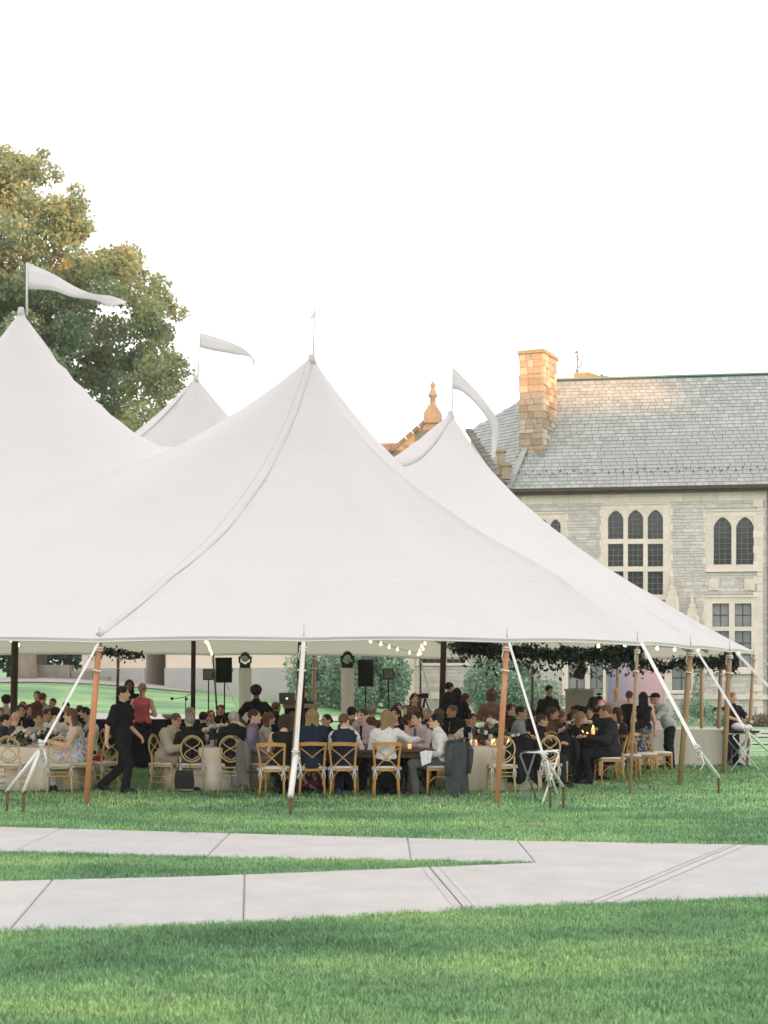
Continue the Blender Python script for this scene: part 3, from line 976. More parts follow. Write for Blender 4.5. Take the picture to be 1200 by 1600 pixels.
MB().add([(-6.2, .5, gz - 5.3), (0, .5, gz - .1), (6.2, .5, gz - 5.3), (-6.2, 14, gz - 5.3), (0, 14, gz - .1), (6.2, 14, gz - 5.3)], [(0, 1, 4, 3), (1, 2, 5, 4), (3, 4, 5)]).build('roof', M_TILE, wing)
MB().box(-16, -1.2, 4.0, 4.5, 0, gz - 4).box(-16, -15.6, 4.5, 12, 0, gz - 4).build('side_wall', M_MORTAR, wing)
mb = MB()
for k in range(16):                                   # tile courses of the lower range
    t0, t1 = k / 16, (k + 1) / 16
    u = -16.0
    while u < -0.4:
        w = rr.uniform(.35, .5)
        a = Vector((u, 3.6 + 4.6 * t0, gz - 4.4 + 4.25 * t0 + .06)); b = Vector((u + w - .02, 3.6 + 4.6 * t1, gz - 4.4 + 4.25 * t1 + .02))
        mb.add([(a.x, a.y, a.z), (b.x, a.y, a.z), (b.x, b.y, b.z), (a.x, b.y, b.z), (a.x, a.y, a.z - .08), (b.x, a.y, a.z - .08)], [(0, 1, 2, 3), (4, 5, 1, 0)], rr.random())
        u += w
mb.build('roof_tiles', M_TILE, wing, 'stuff')
MB().add([(-16, 3.6, gz - 4.45), (-.4, 3.6, gz - 4.45), (-.4, 8.2, gz - .2), (-16, 8.2, gz - .2), (-16, 12.8, gz - 4.45), (-.4, 12.8, gz - 4.45)], [(0, 1, 2, 3), (3, 2, 5, 4), (0, 3, 4)]).build('range_roof', M_GUTTER, wing)
fin = empty('gable_finial', (gp.x, gp.y, gz), R(-8), 'carved orange stone finial standing on the point of the distant gable', 'finial')
MB().prism([(-.5, -.35), (.5, -.35), (.5, .25), (.22, .72), (-.22, .72), (-.5, .25)], -.22, .62).build('base_block', M_WARMSTONE, fin)
MB().lathe([(.2, .7), (.17, .8), (.17, 1.2), (.28, 1.28), (.28, 1.38), (.2, 1.5), (.14, 1.72), (.1, 1.8), (.15, 1.9), (.16, 2.0), (.08, 2.12), (.03, 2.25)], 10, (0, .2, 0)).build('shaft', M_WARMSTONE, fin)

# ---- low pale building seen under the tent on the left
M_PALE = mat('pale_beige_render', (0.86, 0.73, 0.61), 0.9, vary=0.07, scale=0.8)
M_PLINTH = mat('grey_plinth', (0.50, 0.48, 0.47), 0.9, vary=0.12, scale=1.5)
pa, pb = Vector((X(128, 63.0), 63.0)), Vector((X(540, 59.0), 59.0))
du = (pb - pa); plen = du.length
pale = empty('pale_building', (pa.x, pa.y, 0.0), math.atan2(du.y, du.x), 'low pale beige building with grey plinth on the rise beyond the tent', 'building')
def pu(px):
    t = (px - CX) / F; d = du.normalized()
    return (t * pa.y - pa.x) / (d.x - t * d.y)
r0, r1 = pu(228), pu(259)
PH = 6.2
mb = MB()
for a, b in ((0, r0), (r1, plen)):
    mb.box(a, b, 0, 9, 0.8, PH)
mb.box(r0, r1, 0, 9, 4.3, PH)
mb.build('wall', M_PALE, pale)
MB().box(-.1, r0, -.12, 0.0, 0.3, 2.42).box(r1, plen + .1, -.12, 0.0, 0.3, 2.42).build('plinth', M_PLINTH, pale)
MB().box(r0, r1, 1.6, 1.8, 0.8, 4.3).box(r0 + .01, r0 + .06, .01, 1.6, 0.8, 4.3).build('recess', mat('recess_grey', (0.36, 0.33, 0.30), .9, vary=.1, scale=1), pale)
MB().box(r0 + .25, r1 - .2, 1.55, 1.59, 1.9, 4.1).build('door', mat('brown_door', (0.16, 0.13, 0.11), .6), pale)
MB().box(-.3, plen + .3, -.3, 9.3, PH, PH + .3).build('roof', M_PLINTH, pale)
for k in range(4):
    px = (300, 345, 410, 470)[k]
    w = empty('window', (pu(px), 0, 4.5), parent=pale)
    MB().box(-.5, .5, -.05, -.01, -.05, 1.15).build('frame', M_CREAM, w)
    MB().box(-.42, .42, -.07, -.055, .03, 1.07).build('pane', M_GLASS, w)
# low stone wall and steps at its left end
st = at(97, 1056, 61.0)
o = MB().box(-1.1, .4, -.5, .5, -1.5, .45).box(.42, 1.3, -.3, .7, -1.5, .2).box(1.32, 1.9, -.1, .7, -1.5, -.05).build('low_stone_wall', mat('grey_brown_stone', (0.33, 0.30, 0.26), .9, vary=.3, scale=3, bump=.5))
o.location = st
tag(o, 'low grey stone wall stepping down beside the pale building', 'wall')

# ---- unseen hall-like blocker added behind the camera to shade lawn, tent and roofs
M_BLOCKER = mat('blocker_stone', (0.34, 0.30, 0.26), .9, vary=.2, scale=.6)
back = empty('shade_blocker', (0, -120, 0), 0, 'unseen hall-shaped block added behind the camera to cast shade', 'building')
MB().box(-60, 220, -12, 0, -1, 17.0).build('wall', M_BLOCKER, back)
def shade_z(px, py, Y):                               # height of the blocker's edge that puts the shade line at this point
    p = at(px, py, Y)
    k = (p.y + 120) / -to_sun.y
    return p.x + to_sun.x * k, p.z + to_sun.z * k
xa, za = shade_z(880, 640, 70.0)
xb, zb2 = shade_z(1065, 640, 70.0)
xt, zt = shade_z(0, 470, 60.0)
xp, zp = shade_z(40, 470, 31.9)
mb = MB().prism([(-60, 17), (-40, zt), (xt + 16, zt), (xt + 18, za), (xb, za), (xb, za + 6), (220, za + 6), (220, 17)], -1.0, 0.0)
mb.build('roof', M_SLATE, back)  # thin added slab, its outline cut to set the edge of the shade
for i in range(24):
    w = empty('window', (-42 + 8 * i, 0, 4), parent=back)
    MB().box(-1.2, 1.2, 0.02, 0.12, 0, 3.4).build('frame', M_CREAM, w)
    MB().box(-1.0, 1.0, 0.122, 0.16, 0.2, 3.2).build('pane', M_GLASS, w)
# ================================================================ trees and bushes
M_BARK = mat('grey_brown_bark', (0.21, 0.165, 0.125), .95, vary=.35, scale=6, bump=.8, bscale=14, stretch=(1, 1, .3))
M_BARK2 = mat('pale_bark', (0.36, 0.29, 0.22), .95, vary=.35, scale=5, bump=.8, bscale=14, stretch=(1, 1, .3))
M_LEAF = mat('maple_leaves', (0.18, 0.31, 0.225), .7, tone=.5, trans=.48, spec=.2, vary=.0, color2=(0.41, 0.40, 0.18), scale=.28)
M_LEAFD = mat('dark_tree_leaves', (0.13, 0.20, 0.15), .7, tone=.45, trans=.2, spec=.2)
M_BUSH = mat('bush_leaves', (0.27, 0.40, 0.29), .7, tone=.5, trans=.2, spec=.2)
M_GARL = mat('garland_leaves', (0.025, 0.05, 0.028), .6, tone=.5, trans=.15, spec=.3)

def inside_poly(x, y, P):
    c = False
    j = len(P) - 1
    for i in range(len(P)):
        if (P[i][1] > y) != (P[j][1] > y) and x < (P[j][0] - P[i][0]) * (y - P[i][1]) / (P[j][1] - P[i][1]) + P[i][0]: c = not c
        j = i
    return c

# big maple behind the tent's left peak
TY = 60.0
tree = empty('maple_tree', gx(38, TY), 0, 'large maple with sunlit orange top and green lower crown at the left', 'tree')
tb = tree.location.copy()
sil = [(-330, 560), (-330, 380), (-260, 280), (-150, 215), (-40, 212), (10, 222), (40, 236), (50, 262), (66, 218), (86, 222), (80, 262), (96, 270), (140, 296), (150, 330), (138, 372), (150, 392), (172, 385), (200, 382), (222, 402), (252, 412), (254, 432), (262, 446), (266, 468), (290, 484), (284, 498), (272, 512), (278, 540), (284, 560), (298, 585), (278, 620), (252, 650), (200, 690), (120, 760), (0, 790), (-200, 760), (-300, 680)]
rt = random.Random(21)
cl = []
while len(cl) < 620:
    x, y = rt.uniform(-330, 300), rt.uniform(205, 780)
    if not inside_poly(x, y, sil): continue
    rr_ = rt.uniform(0.45, 1.0)
    rp = rr_ / TY * F * .52
    if not all(inside_poly(x + rp * math.cos(a), y + rp * math.sin(a), sil) for a in (0, 1.57, 3.14, 4.71)): 
        rr_ = 0.36; rp = rr_ / TY * F * .6
        if not all(inside_poly(x + rp * math.cos(a), y + rp * math.sin(a), sil) for a in (0, 1.57, 3.14, 4.71)): continue
    dd = 1 - ((x + 10) / 330) ** 2
    dep = rt.uniform(-1, 1) * 5.5 * math.sqrt(max(0.05, dd)) * (0.6 if y < 330 else 1)
    p = at(x, y, TY)
    p = Vector((p.x * (TY + dep) / TY, TY + dep, EYE + (p.z - EYE) * (TY + dep) / TY))
    cl.append((p, rr_))
pts, tn = [], []
for p, r in cl:
    n = int(420 * (r / 0.9) ** 2) + 30
    q = rng.normal(size=(n, 3)); q /= np.linalg.norm(q, axis=1)[:, None]
    q *= (rng.uniform(0.25, 1, n) ** .5)[:, None] * r
    q[:, 2] *= 0.72
    pts.append(q + np.array(p)); tn.append(np.clip(rng.normal(.5 + rt.uniform(-.25, .25), .22, n), 0, 1))
pts = np.concatenate(pts); tn = np.concatenate(tn)
leaf_cloud('crown', pts - np.array(tb), 0.165, M_LEAF, tree, 'stuff', tn, .75, .4)
mb = MB()
mb.tube([(0, 0, -.3), (0.05, 0, .6), (.1, 0, 3), (.2, .1, 6), (.1, .2, 9), (-.2, .3, 12), (-.1, .4, 16), (.3, .3, 20)], [.62, .46, .40, .37, .32, .26, .17, .06], 12)
mb.build('trunk', M_BARK2, tree)
mb = MB()
for k, (p, r) in enumerate(sorted(cl, key=lambda c: -c[1])[:60]):
    e = p - tb
    z0 = max(4.5, min(15.5, e.z - 2.5 - abs(e.x) * .35))
    s = Vector((.1, .2, z0)); mid = s.lerp(e, .5) + Vector((rt.uniform(-.5, .5), rt.uniform(-.5, .5), rt.uniform(-.9, .3)))
    P = bez(s, mid, e, 7); th = .03 + .009 * (e - s).length
    mb.tube(P, [th * (1 - .8 * i / 7) + .012 for i in range(8)], 6)
mb.build('limbs', M_BARK2, tree)

def leafy(name, loc, blobs, n, size, m, label, cat='bush', group=None, aspect=.6):
    r = empty(name, loc, 0, label, cat, group)
    P, T = [], []
    tot = sum(b[3] ** 2 for b in blobs)
    for (x, y, z, rad) in blobs:
        k = int(n * rad ** 2 / tot)
        q = rng.normal(size=(k, 3)); q /= np.linalg.norm(q, axis=1)[:, None]
        q *= (rng.uniform(.45, 1.0, k) ** .4)[:, None] * rad * rng.uniform(.85, 1.12, k)[:, None]
        q += np.array((x, y, z))
        P.append(q[q[:, 2] > .03]); T.append(np.clip(rng.normal(.5 + random.uniform(-.25, .25), .2, (q[:, 2] > .03).sum()), 0, 1))
    leaf_cloud('foliage', np.concatenate(P), size, m, r, 'stuff', np.concatenate(T), aspect)
    return r
def bush(px, Y, w, h, label, n=9000):
    loc = gx(px, Y, -.05)
    bl = []
    for k in range(46):
        a, t = random.uniform(0, 6.28), random.random() ** .6
        zz = random.uniform(.15, .92) * h
        prof = math.sqrt(max(.05, 1 - ((zz / h - .38) / .68) ** 2))
        bl.append((math.cos(a) * w / 2 * t * prof * .85, math.sin(a) * w / 2 * t * prof * .85, zz, random.uniform(.35, .62)))
    r = leafy('rounded_bush', loc, bl, n, .13, M_BUSH, label)
    mb = MB()
    for k in range(9):
        a = k * .7; mb.tube([(0.08 * math.cos(a), .08 * math.sin(a), -.1), (math.cos(a) * w * .15, math.sin(a) * w * .15, h * .35), (math.cos(a) * w * .3, math.sin(a) * w * .3, h * .72)], [.06, .045, .015], 6)
    mb.build('stems', M_BARK, r)
bush(566, 55, 3.9, 3.0, 'largest rounded green bush beyond the tent behind the speaker', 24000)
bush(486, 57, 1.9, 2.1, 'smaller pale green bush left of the largest bush', 5000)
bush(783, 57, 3.0, 2.7, 'rounded green bush before the stone wall behind the garland', 17000)
bush(845, 60, 1.6, 1.5, 'low green bush beside the podium in front of the stone wall', 4000)
def shrub(px, Y, w, h, label, m=M_BUSH):
    bl = [(random.uniform(-w / 2, w / 2), random.uniform(-.3, .3), random.uniform(.1, h), random.uniform(.18, .34)) for k in range(14)]
    return leafy('low_shrub', gx(px, Y, -.04), bl, 1600, .1, m, label)
shrub(1085, 62.5, 1.5, 1.0, 'low green shrub against the stone hall right of the pink backdrop')
shrub(1128, 61, .5, .5, 'tiny shrub below the basement window of the stone hall')
shrub(1185, 60.5, 1.0, .35, 'low dry shrub at the foot of the hall corner', mat('dry_leaves', (.2, .17, .12), .8, tone=.4))
cr = leafy('climbing_plant', gx(1088, 64.6), [(0, 0, .5 + .3 * k, .22 - .015 * k) for k in range(7)], 900, .09, M_BUSH, 'thin climbing plant growing up the hall wall beside the windows', 'plant')
pk = shrub(922, 60, 1.1, .8, 'green shrub covered in pink flowers beside the grey podium')
pk.name = 'flowering_shrub'
pl = []
for k in range(70):
    pl.append((random.uniform(-.8, .8), random.uniform(-.5, .1), random.uniform(.3, 1.25)))
mb = MB()
for p in pl: mb.ball(p, random.uniform(.06, .13), 5, random.random())
mb.build('blossoms', mat('pink_blossom', (.75, .20, .30), .8, tone=.25), pk, 'stuff')

# trees in the far left distance, seen in the gap under the tent
for i, (px, Y, h, w, lb) in enumerate([(-60, 80, 9, 7, 'dark tree at the far left edge beyond the lawn'), (18, 84, 10, 6, 'dark leafy tree just left of the maple trunk'), (64, 79, 9.5, 6, 'dark tree with slim trunk just right of the maple trunk'), (105, 88, 9, 6.5, 'dark tree beside the left end of the pale building'), (-150, 85, 10, 8, 'broad dark tree out beyond the left of the tent')]):
    r = leafy('background_tree', gx(px, Y), [(random.uniform(-w / 2, w / 2), random.uniform(-2, 2), random.uniform(1.3, h - 1), random.uniform(.8, 1.6)) for k in range(34)], 9000, .32, M_LEAFD, lb, 'tree', 'dark trees at the far left')
    mb = MB().tube([(0, 0, -.3), (.1, 0, 2), (0, .1, 4.5), (.1, 0, h - 1.5)], [.32, .26, .18, .05], 8)
    for k in range(7):
        a = k * 2.4; mb.tube([(0, 0, 2 + k * .7), (math.cos(a) * 1.3, math.sin(a) * 1.3, 3.2 + k * .7)], [.1, .02], 5)
    mb.build('trunk', M_BARK, r)
# ================================================================ the sailcloth tent
def canvas():
    m = bpy.data.materials.new('white_sailcloth')
    m.use_nodes = True
    nt = m.node_tree; L = nt.links.new
    b = nt.nodes['Principled BSDF']
    b.inputs['Base Color'].default_value = (0.612, 0.594, 0.602, 1)
    b.inputs['Roughness'].default_value = 0.42
    b.inputs['Specular IOR Level'].default_value = 0.35
    tc = nt.nodes.new('ShaderNodeTexCoord')
    n = nt.nodes.new('ShaderNodeTexNoise'); n.inputs['Scale'].default_value = .5; n.inputs['Detail'].default_value = 4
    mp = nt.nodes.new('ShaderNodeMapping'); mp.inputs['Scale'].default_value = (.7, .7, 1.6)
    L(tc.outputs['Object'], mp.inputs[0]); L(mp.outputs[0], n.inputs['Vector'])
    n2 = nt.nodes.new('ShaderNodeTexNoise'); n2.inputs['Scale'].default_value = 3.2; n2.inputs['Detail'].default_value = 3
    L(mp.outputs[0], n2.inputs['Vector'])
    ad = nt.nodes.new('ShaderNodeMath'); ad.operation = 'MULTIPLY_ADD'; ad.inputs[1].default_value = .12
    L(n2.outputs[0], ad.inputs[0]); L(n.outputs[0], ad.inputs[2])
    bp = nt.nodes.new('ShaderNodeBump'); bp.inputs['Strength'].default_value = .35; bp.inputs['Distance'].default_value = .22
    # slack wrinkles running along the lower part of the cloth, and a fine weave
    mp3 = nt.nodes.new('ShaderNodeMapping'); mp3.inputs['Scale'].default_value = (.55, .55, 9)
    n3 = nt.nodes.new('ShaderNodeTexNoise'); n3.inputs['Scale'].default_value = 1.6; n3.inputs['Detail'].default_value = 3; n3.inputs['Distortion'].default_value = .6
    L(tc.outputs['Object'], mp3.inputs[0]); L(mp3.outputs[0], n3.inputs['Vector'])
    sz = nt.nodes.new('ShaderNodeSeparateXYZ'); L(tc.outputs['Object'], sz.inputs[0])
    rz_ = nt.nodes.new('ShaderNodeMapRange'); rz_.inputs[1].default_value = 5.2; rz_.inputs[2].default_value = 2.6; rz_.inputs[3].default_value = .03; rz_.inputs[4].default_value = .30
    L(sz.outputs[2], rz_.inputs[0])
    a3 = nt.nodes.new('ShaderNodeMath'); a3.operation = 'MULTIPLY_ADD'
    L(n3.outputs[0], a3.inputs[0]); L(rz_.outputs[0], a3.inputs[1]); L(ad.outputs[0], a3.inputs[2])
    ad = a3
    L(ad.outputs[0], bp.inputs['Height']); L(bp.outputs[0], b.inputs['Normal'])
    t = nt.nodes.new('ShaderNodeBsdfTranslucent'); t.inputs[0].default_value = (.95, .80, .70, 1)
    ms = nt.nodes.new('ShaderNodeMixShader'); ms.inputs[0].default_value = .23
    L(b.outputs[0], ms.inputs[1]); L(t.outputs[0], ms.inputs[2]); L(ms.outputs[0], nt.nodes['Material Output'].inputs[0])
    return m
M_SAIL = canvas()
M_SEAM = mat('white_webbing', (0.62, 0.60, 0.60), .7, bump=.2)
M_SEAMG = mat('stitched_seam', (0.42, 0.40, 0.36), .8)
M_STRAP = mat('guy_strap', (0.74, 0.72, 0.70), .7, vary=.15, scale=6)
M_FLAG = mat('pennant_cloth', (0.80, 0.78, 0.79), .8, trans=.5, bump=.2)
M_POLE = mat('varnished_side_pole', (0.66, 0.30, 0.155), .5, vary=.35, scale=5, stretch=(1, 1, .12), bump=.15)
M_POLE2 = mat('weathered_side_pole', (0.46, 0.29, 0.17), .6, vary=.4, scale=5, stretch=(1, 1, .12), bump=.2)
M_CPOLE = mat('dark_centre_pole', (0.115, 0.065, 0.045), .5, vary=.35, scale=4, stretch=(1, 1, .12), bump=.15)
M_ROPE = mat('white_rope', (0.72, 0.68, 0.62), .9, bump=.4)
M_STEEL = mat('galvanised_steel', (0.40, 0.40, 0.38), .4, metal=.8)
M_RUST = mat('rusty_stake', (0.16, 0.095, 0.055), .8, vary=.4, scale=20)

tent = empty('sailcloth_tent', (0, 0, 0), 0, 'large white sailcloth tent with four tall peaks and open sides', 'tent')
PK = [Vector((X(33, 31.9), 31.9, 0)), Vector((X(487, 28.5), 28.5, 0)), Vector((X(704, 33.9), 33.9, 0)), Vector((X(306, 37.1), 37.1, 0))]
PKZ = [EYE + (HY - 483) / F * 31.9, EYE + (HY - 557) / F * 28.5, EYE + (HY - 645) / F * 33.9, EYE + (HY - 588) / F * 37.1]
OUT = [(-17.5, 27.0), (-16.2, 24.4), (-13.6, 22.5), (-10.6, 21.75), (-7.5, 21.6), (X(153, 22.0), 21.75), (X(475, 21.4), 21.25), (X(792, 22.0), 21.85),
       (X(996, 23.7), 23.6), (X(1079, 26.2), 26.2), (X(1140, 28.8), 28.8), (X(1179, 31.4), 31.4), (X(1160, 34.2), 34.2), (8.2, 38.0), (6.6, 41.6),
       (X(832, 44.0), 44.0), (X(657, 44.4), 44.4), (X(490, 44.4), 44.4), (X(332, 44.2), 44.2), (X(185, 43.8), 43.8), (-11.5, 43.3), (-14.8, 41.6), (-17.2, 38.6), (-18.2, 34.7), (-18.2, 30.7)]
def eave_z(x, y):
    return 2.485 + ground(x, y) * 0.55
def smooth_outline():
    pts = []
    n = len(OUT)
    for i in range(n):
        a, b = Vector(OUT[i]), Vector(OUT[(i + 1) % n])
        for k in range(10):
            t = k / 10
            p = a.lerp(b, t)
            mid = (a + b) / 2
            nrm2 = Vector((b.y - a.y, -(b.x - a.x))).normalized()
            inward = (Vector((-4, 33)) - mid).normalized()
            s = 4 * t * (1 - t)
            p += inward * 0.10 * s                       # eave curves in slightly between poles
            pts.append((p.x, p.y, eave_z(p.x, p.y) + 0.03 * s))
    return pts
EAVE = smooth_outline()
EP = np.array([(p[0], p[1]) for p in EAVE])
def ray_len(q, d):
    """distance from q along d (2D arrays) to the eave outline"""
    best = 1e9
    A, B = EP, np.roll(EP, -1, 0)
    E = B - A
    den = d[0] * E[:, 1] - d[1] * E[:, 0]
    den = np.where(abs(den) < 1e-9, 1e-9, den)
    w = A - np.array(q)
    t = (w[:, 0] * E[:, 1] - w[:, 1] * E[:, 0]) / den
    s = (w[:, 0] * d[1] - w[:, 1] * d[0]) / den
    ok = (t > 0) & (s >= 0) & (s <= 1)
    if not ok.any(): return 5.0, 2.5
    i = np.where(ok, t, 1e9).argmin()
    z = EAVE[i][2] * (1 - s[i]) + EAVE[(i + 1) % len(EAVE)][2] * s[i]
    return t[i], z
SEG = [(0, 1, 6.55, 0.62), (1, 2, 6.55, 0.52), (2, 3, 5.6, 0.5), (3, 0, 7.0, 0.5)]
def seg_z(i, j, zs, m, t):
    if t < m: return zs + (PKZ[i] - zs) * (1 - t / m) ** 2.1
    return zs + (PKZ[j] - zs) * ((t - m) / (1 - m)) ** 2.1
def gprof(s, wc=0.0):
    s = min(1.0, max(0.0, s))
    return (0.40 + .13 * wc) * (1 - s) + (0.45 - .10 * wc) * (1 - s) ** 2.2 + (0.15 - .03 * wc) * (1 - s) ** 7
def dist_edge(x, y):
    A = EP; B = np.roll(EP, -1, 0); E = B - A
    t = np.clip(((x - A[:, 0]) * E[:, 0] + (y - A[:, 1]) * E[:, 1]) / (E ** 2).sum(1), 0, 1)
    return np.hypot(x - A[:, 0] - t * E[:, 0], y - A[:, 1] - t * E[:, 1]).min()
PLEAT = True
CREASE = [(1, OUT[8], .40, .60), (1, OUT[7], .07, .4), (2, OUT[9], .20, .5), (2, OUT[10], .14, .4), (1, OUT[6], .05, .4), (0, OUT[4], .08, .5), (0, OUT[5], .05, .5)]
def roof_z(x, y):
    p = np.array((x, y))
    vals = []
    for (i, j, zs, m) in SEG:
        a, b = PK[i], PK[j]
        ab = np.array((b.x - a.x, b.y - a.y)); L2 = ab @ ab
        t = ((p - np.array((a.x, a.y))) @ ab) / L2
        t = min(1, max(0, t))
        q = np.array((a.x, a.y)) + ab * t
        d = p - q; r = math.hypot(*d)
        zr = seg_z(i, j, zs, m, t)
        if r < 1e-4: vals.append(zr); continue
        L_, ze = ray_len(q, d / r)
        vals.append(ze + (zr - ze) * gprof(r / L_, 1 - t if i == 2 else (t if j == 2 else 0)))
    rp = min(math.hypot(x - q.x, y - q.y) for q in PK)
    de = dist_edge(x, y)
    q_ = min(((q.x, q.y) for q in PK), key=lambda q: math.hypot(x - q[0], y - q[1]))
    k = 0.22 * min(1, rp / 2.5) * min(1, de / 2.0) + 1e-3
    mxv = max(vals)
    z = mxv + k * math.log(sum(math.exp((v - mxv) / k) for v in vals))
    for (i, (ox, oy), a_, w_) in CREASE:               # cloth pulled tight from the peaks to the eave poles
        dx, dy = ox - PK[i].x, oy - PK[i].y
        L_ = math.hypot(dx, dy); s_ = ((x - PK[i].x) * dx + (y - PK[i].y) * dy) / L_ ** 2
        if 0 < s_ < 1:
            dd_ = abs((x - PK[i].x) * dy - (y - PK[i].y) * dx) / L_
            z += a_ * min(1, (1 - s_) * 5) * min(1, s_ * 2.2) * math.exp(-(dd_ / (w_ * (.45 + s_))) ** (1.0 if a_ > .3 else 1.6))
    z += .016 * math.sin(9 * math.atan2(y - q_[1], x - q_[0])) * min(1, rp * 4) * math.exp(-rp / .9)
    return z
# mesh of the canopy
base = [Vector((p[0], p[1])) for p in EAVE]
pts = list(base)
nb = len(pts)
edges = [(i, (i + 1) % nb) for i in range(nb)]
step = 0.28
jr = random.Random(2)
def dist_edge(x, y):
    A = EP; B = np.roll(EP, -1, 0); E = B - A
    t = np.clip(((x - A[:, 0]) * E[:, 0] + (y - A[:, 1]) * E[:, 1]) / (E ** 2).sum(1), 0, 1)
    return np.hypot(x - A[:, 0] - t * E[:, 0], y - A[:, 1] - t * E[:, 1]).min()
LINES = []
for (i_, o_) in ((1, OUT[8]), (2, OUT[9])):
    a_, b_ = Vector((PK[i_].x, PK[i_].y)), Vector(o_)
    L_ = (b_ - a_).length; n_ = int(L_ / .22); prev_ = None
    for k_ in range(n_ + 1):
        t_ = (1.0 + (L_ - 1.16) * k_ / n_) / L_
        q_ = a_.lerp(b_, t_); pts.append(q_)
        if prev_ is not None: edges.append((prev_, len(pts) - 1))
        prev_ = len(pts) - 1
    LINES.append((a_, b_))
def near_line(x, y):
    for a_, b_ in LINES:
        d_ = b_ - a_; t_ = max(0, min(1, (Vector((x, y)) - a_).dot(d_) / d_.length_squared))
        if (a_ + d_ * t_ - Vector((x, y))).length < .12: return True
    return False
for p in PK:
    pts.append(Vector((p.x, p.y)))
    for rr_, n in ((.05, 8), (.12, 12), (.22, 16), (.36, 20), (.55, 24), (.8, 28)):
        for k in range(n):
            a = 6.2832 * (k + .5 * (n // 4 % 2)) / n
            pts.append(Vector((p.x + rr_ * math.cos(a), p.y + rr_ * math.sin(a))))
y = 21.0
row = 0
while y < 45:
    x = -18.5 + (step / 2 if row % 2 else 0)
    while x < 8.8:
        if inside_poly(x, y, [tuple(v) for v in EP]) and dist_edge(x, y) > .16 and not near_line(x, y) and min(math.hypot(x - p.x, y - p.y) for p in PK) > .98:
            pts.append(Vector((x, y)))
        x += step
    y += step * .87; row += 1
vo, eo, fo, _, _, _ = delaunay_2d_cdt(pts, edges, [], 1, 1e-5)
zz = []
bset = {}
for i, v in enumerate(vo):
    de = dist_edge(v.x, v.y)
    if de < .02:
        k = int(np.hypot(EP[:, 0] - v.x, EP[:, 1] - v.y).argmin()); zz.append(EAVE[k][2])
    else:
        z = roof_z(v.x, v.y)
        # slack wrinkles that run along the eave
        z += 0.012 * math.sin(v.x * 5.1 + noise.noise(Vector((v.x, v.y, 0)) * .9) * 5) * ss(2.2, .4, 0 if de < .3 else 0) if False else 0
        zz.append(z)
vs = [(v.x, v.y, z) for v, z in zip(vo, zz)]
fs = [tuple(f) if ((vo[f[1]] - vo[f[0]]).cross(vo[f[2]] - vo[f[0]]) > 0) else tuple(reversed(f)) for f in fo]
# a short hem that hangs from the eave
n0 = len(vs)
for p in EAVE:
    vs.append((p[0], p[1], p[2])); 
for p in EAVE:
    vs.append((p[0] - 0.01 * (p[0] + 4) / 10, p[1] - 0.01 * (p[1] - 33) / 10, p[2] - 0.055))
for i in range(nb):
    j = (i + 1) % nb
    fs.append((n0 + i, n0 + nb + i, n0 + nb + j, n0 + j))
mb = MB(); mb.add(vs, fs, .5, True)
mb.smooth[-nb:] = [False] * nb
can = mb.build('canopy', M_SAIL, tent)
def surf_strip(name, a, b, w, lift, n=46, wave=0.0, m=None, t0=0.0, t1=1.0, bow=0.0):
    """a fabric band lying on the canopy from a to b (plan points)"""
    a, b = Vector(a[:2]), Vector(b[:2])
    d = (b - a).normalized(); s = Vector((-d.y, d.x))
    vs, fs = [], []
    for i in range(n + 1):
        t = t0 + (t1 - t0) * i / n
        c = a.lerp(b, t) + s * bow * 4 * t * (1 - t)
        ww = w * (.55 + .45 * math.sin(math.pi * min(1, t * 1.15 + .04)))
        for k, o in enumerate((-1, -.5, 0, .5, 1)):
            q = c + s * o * ww / 2
            lf = lift * (1 - abs(o) * .75) + wave * math.sin(t * 34 + k) * .5
            vs.append((q.x, q.y, roof_z(q.x, q.y) + lf))
    for i in range(n):
        for k in range(4):
            fs.append((i * 5 + k, (i + 1) * 5 + k, (i + 1) * 5 + k + 1, i * 5 + k + 1))
    mb = MB(); mb.add(vs, fs, .5, True)
    o = mb.build(name, m or M_SAIL, tent)
    sd = o.modifiers.new('thick', 'SOLIDIFY'); sd.thickness = .012
    return o
B_, C_ = PK[1], PK[2]
surf_strip('seam_flap', B_, (OUT[5][0], OUT[5][1]), .21, .035, wave=.014, t0=.012, t1=.985, bow=0.0)
surf_strip('seam_flap', C_, B_, .34, .05, t0=.012, t1=.8, wave=.006)
surf_strip('seam_flap', PK[3], PK[0], .10, .02, t0=.03, t1=.5)
for k_ in range(2, 16):
    for q_ in ((OUT[k_][0], OUT[k_][1]), ((OUT[k_][0] + OUT[k_ + 1][0]) / 2 * .995, (OUT[k_][1] + OUT[k_ + 1][1]) / 2)):
        b_ = min(PK, key=lambda p_: math.hypot(p_.x - q_[0], p_.y - q_[1]))
        surf_strip('panel_seam', b_, q_, .045, -.11, t0=.78, t1=.955, n=24, m=M_SEAMG)
# eave rope
MB().tube([(p[0], p[1] - .004, p[2] - .055) for p in EAVE], .012, 5, closed=True).build('eave_rope', M_SEAM, tent)
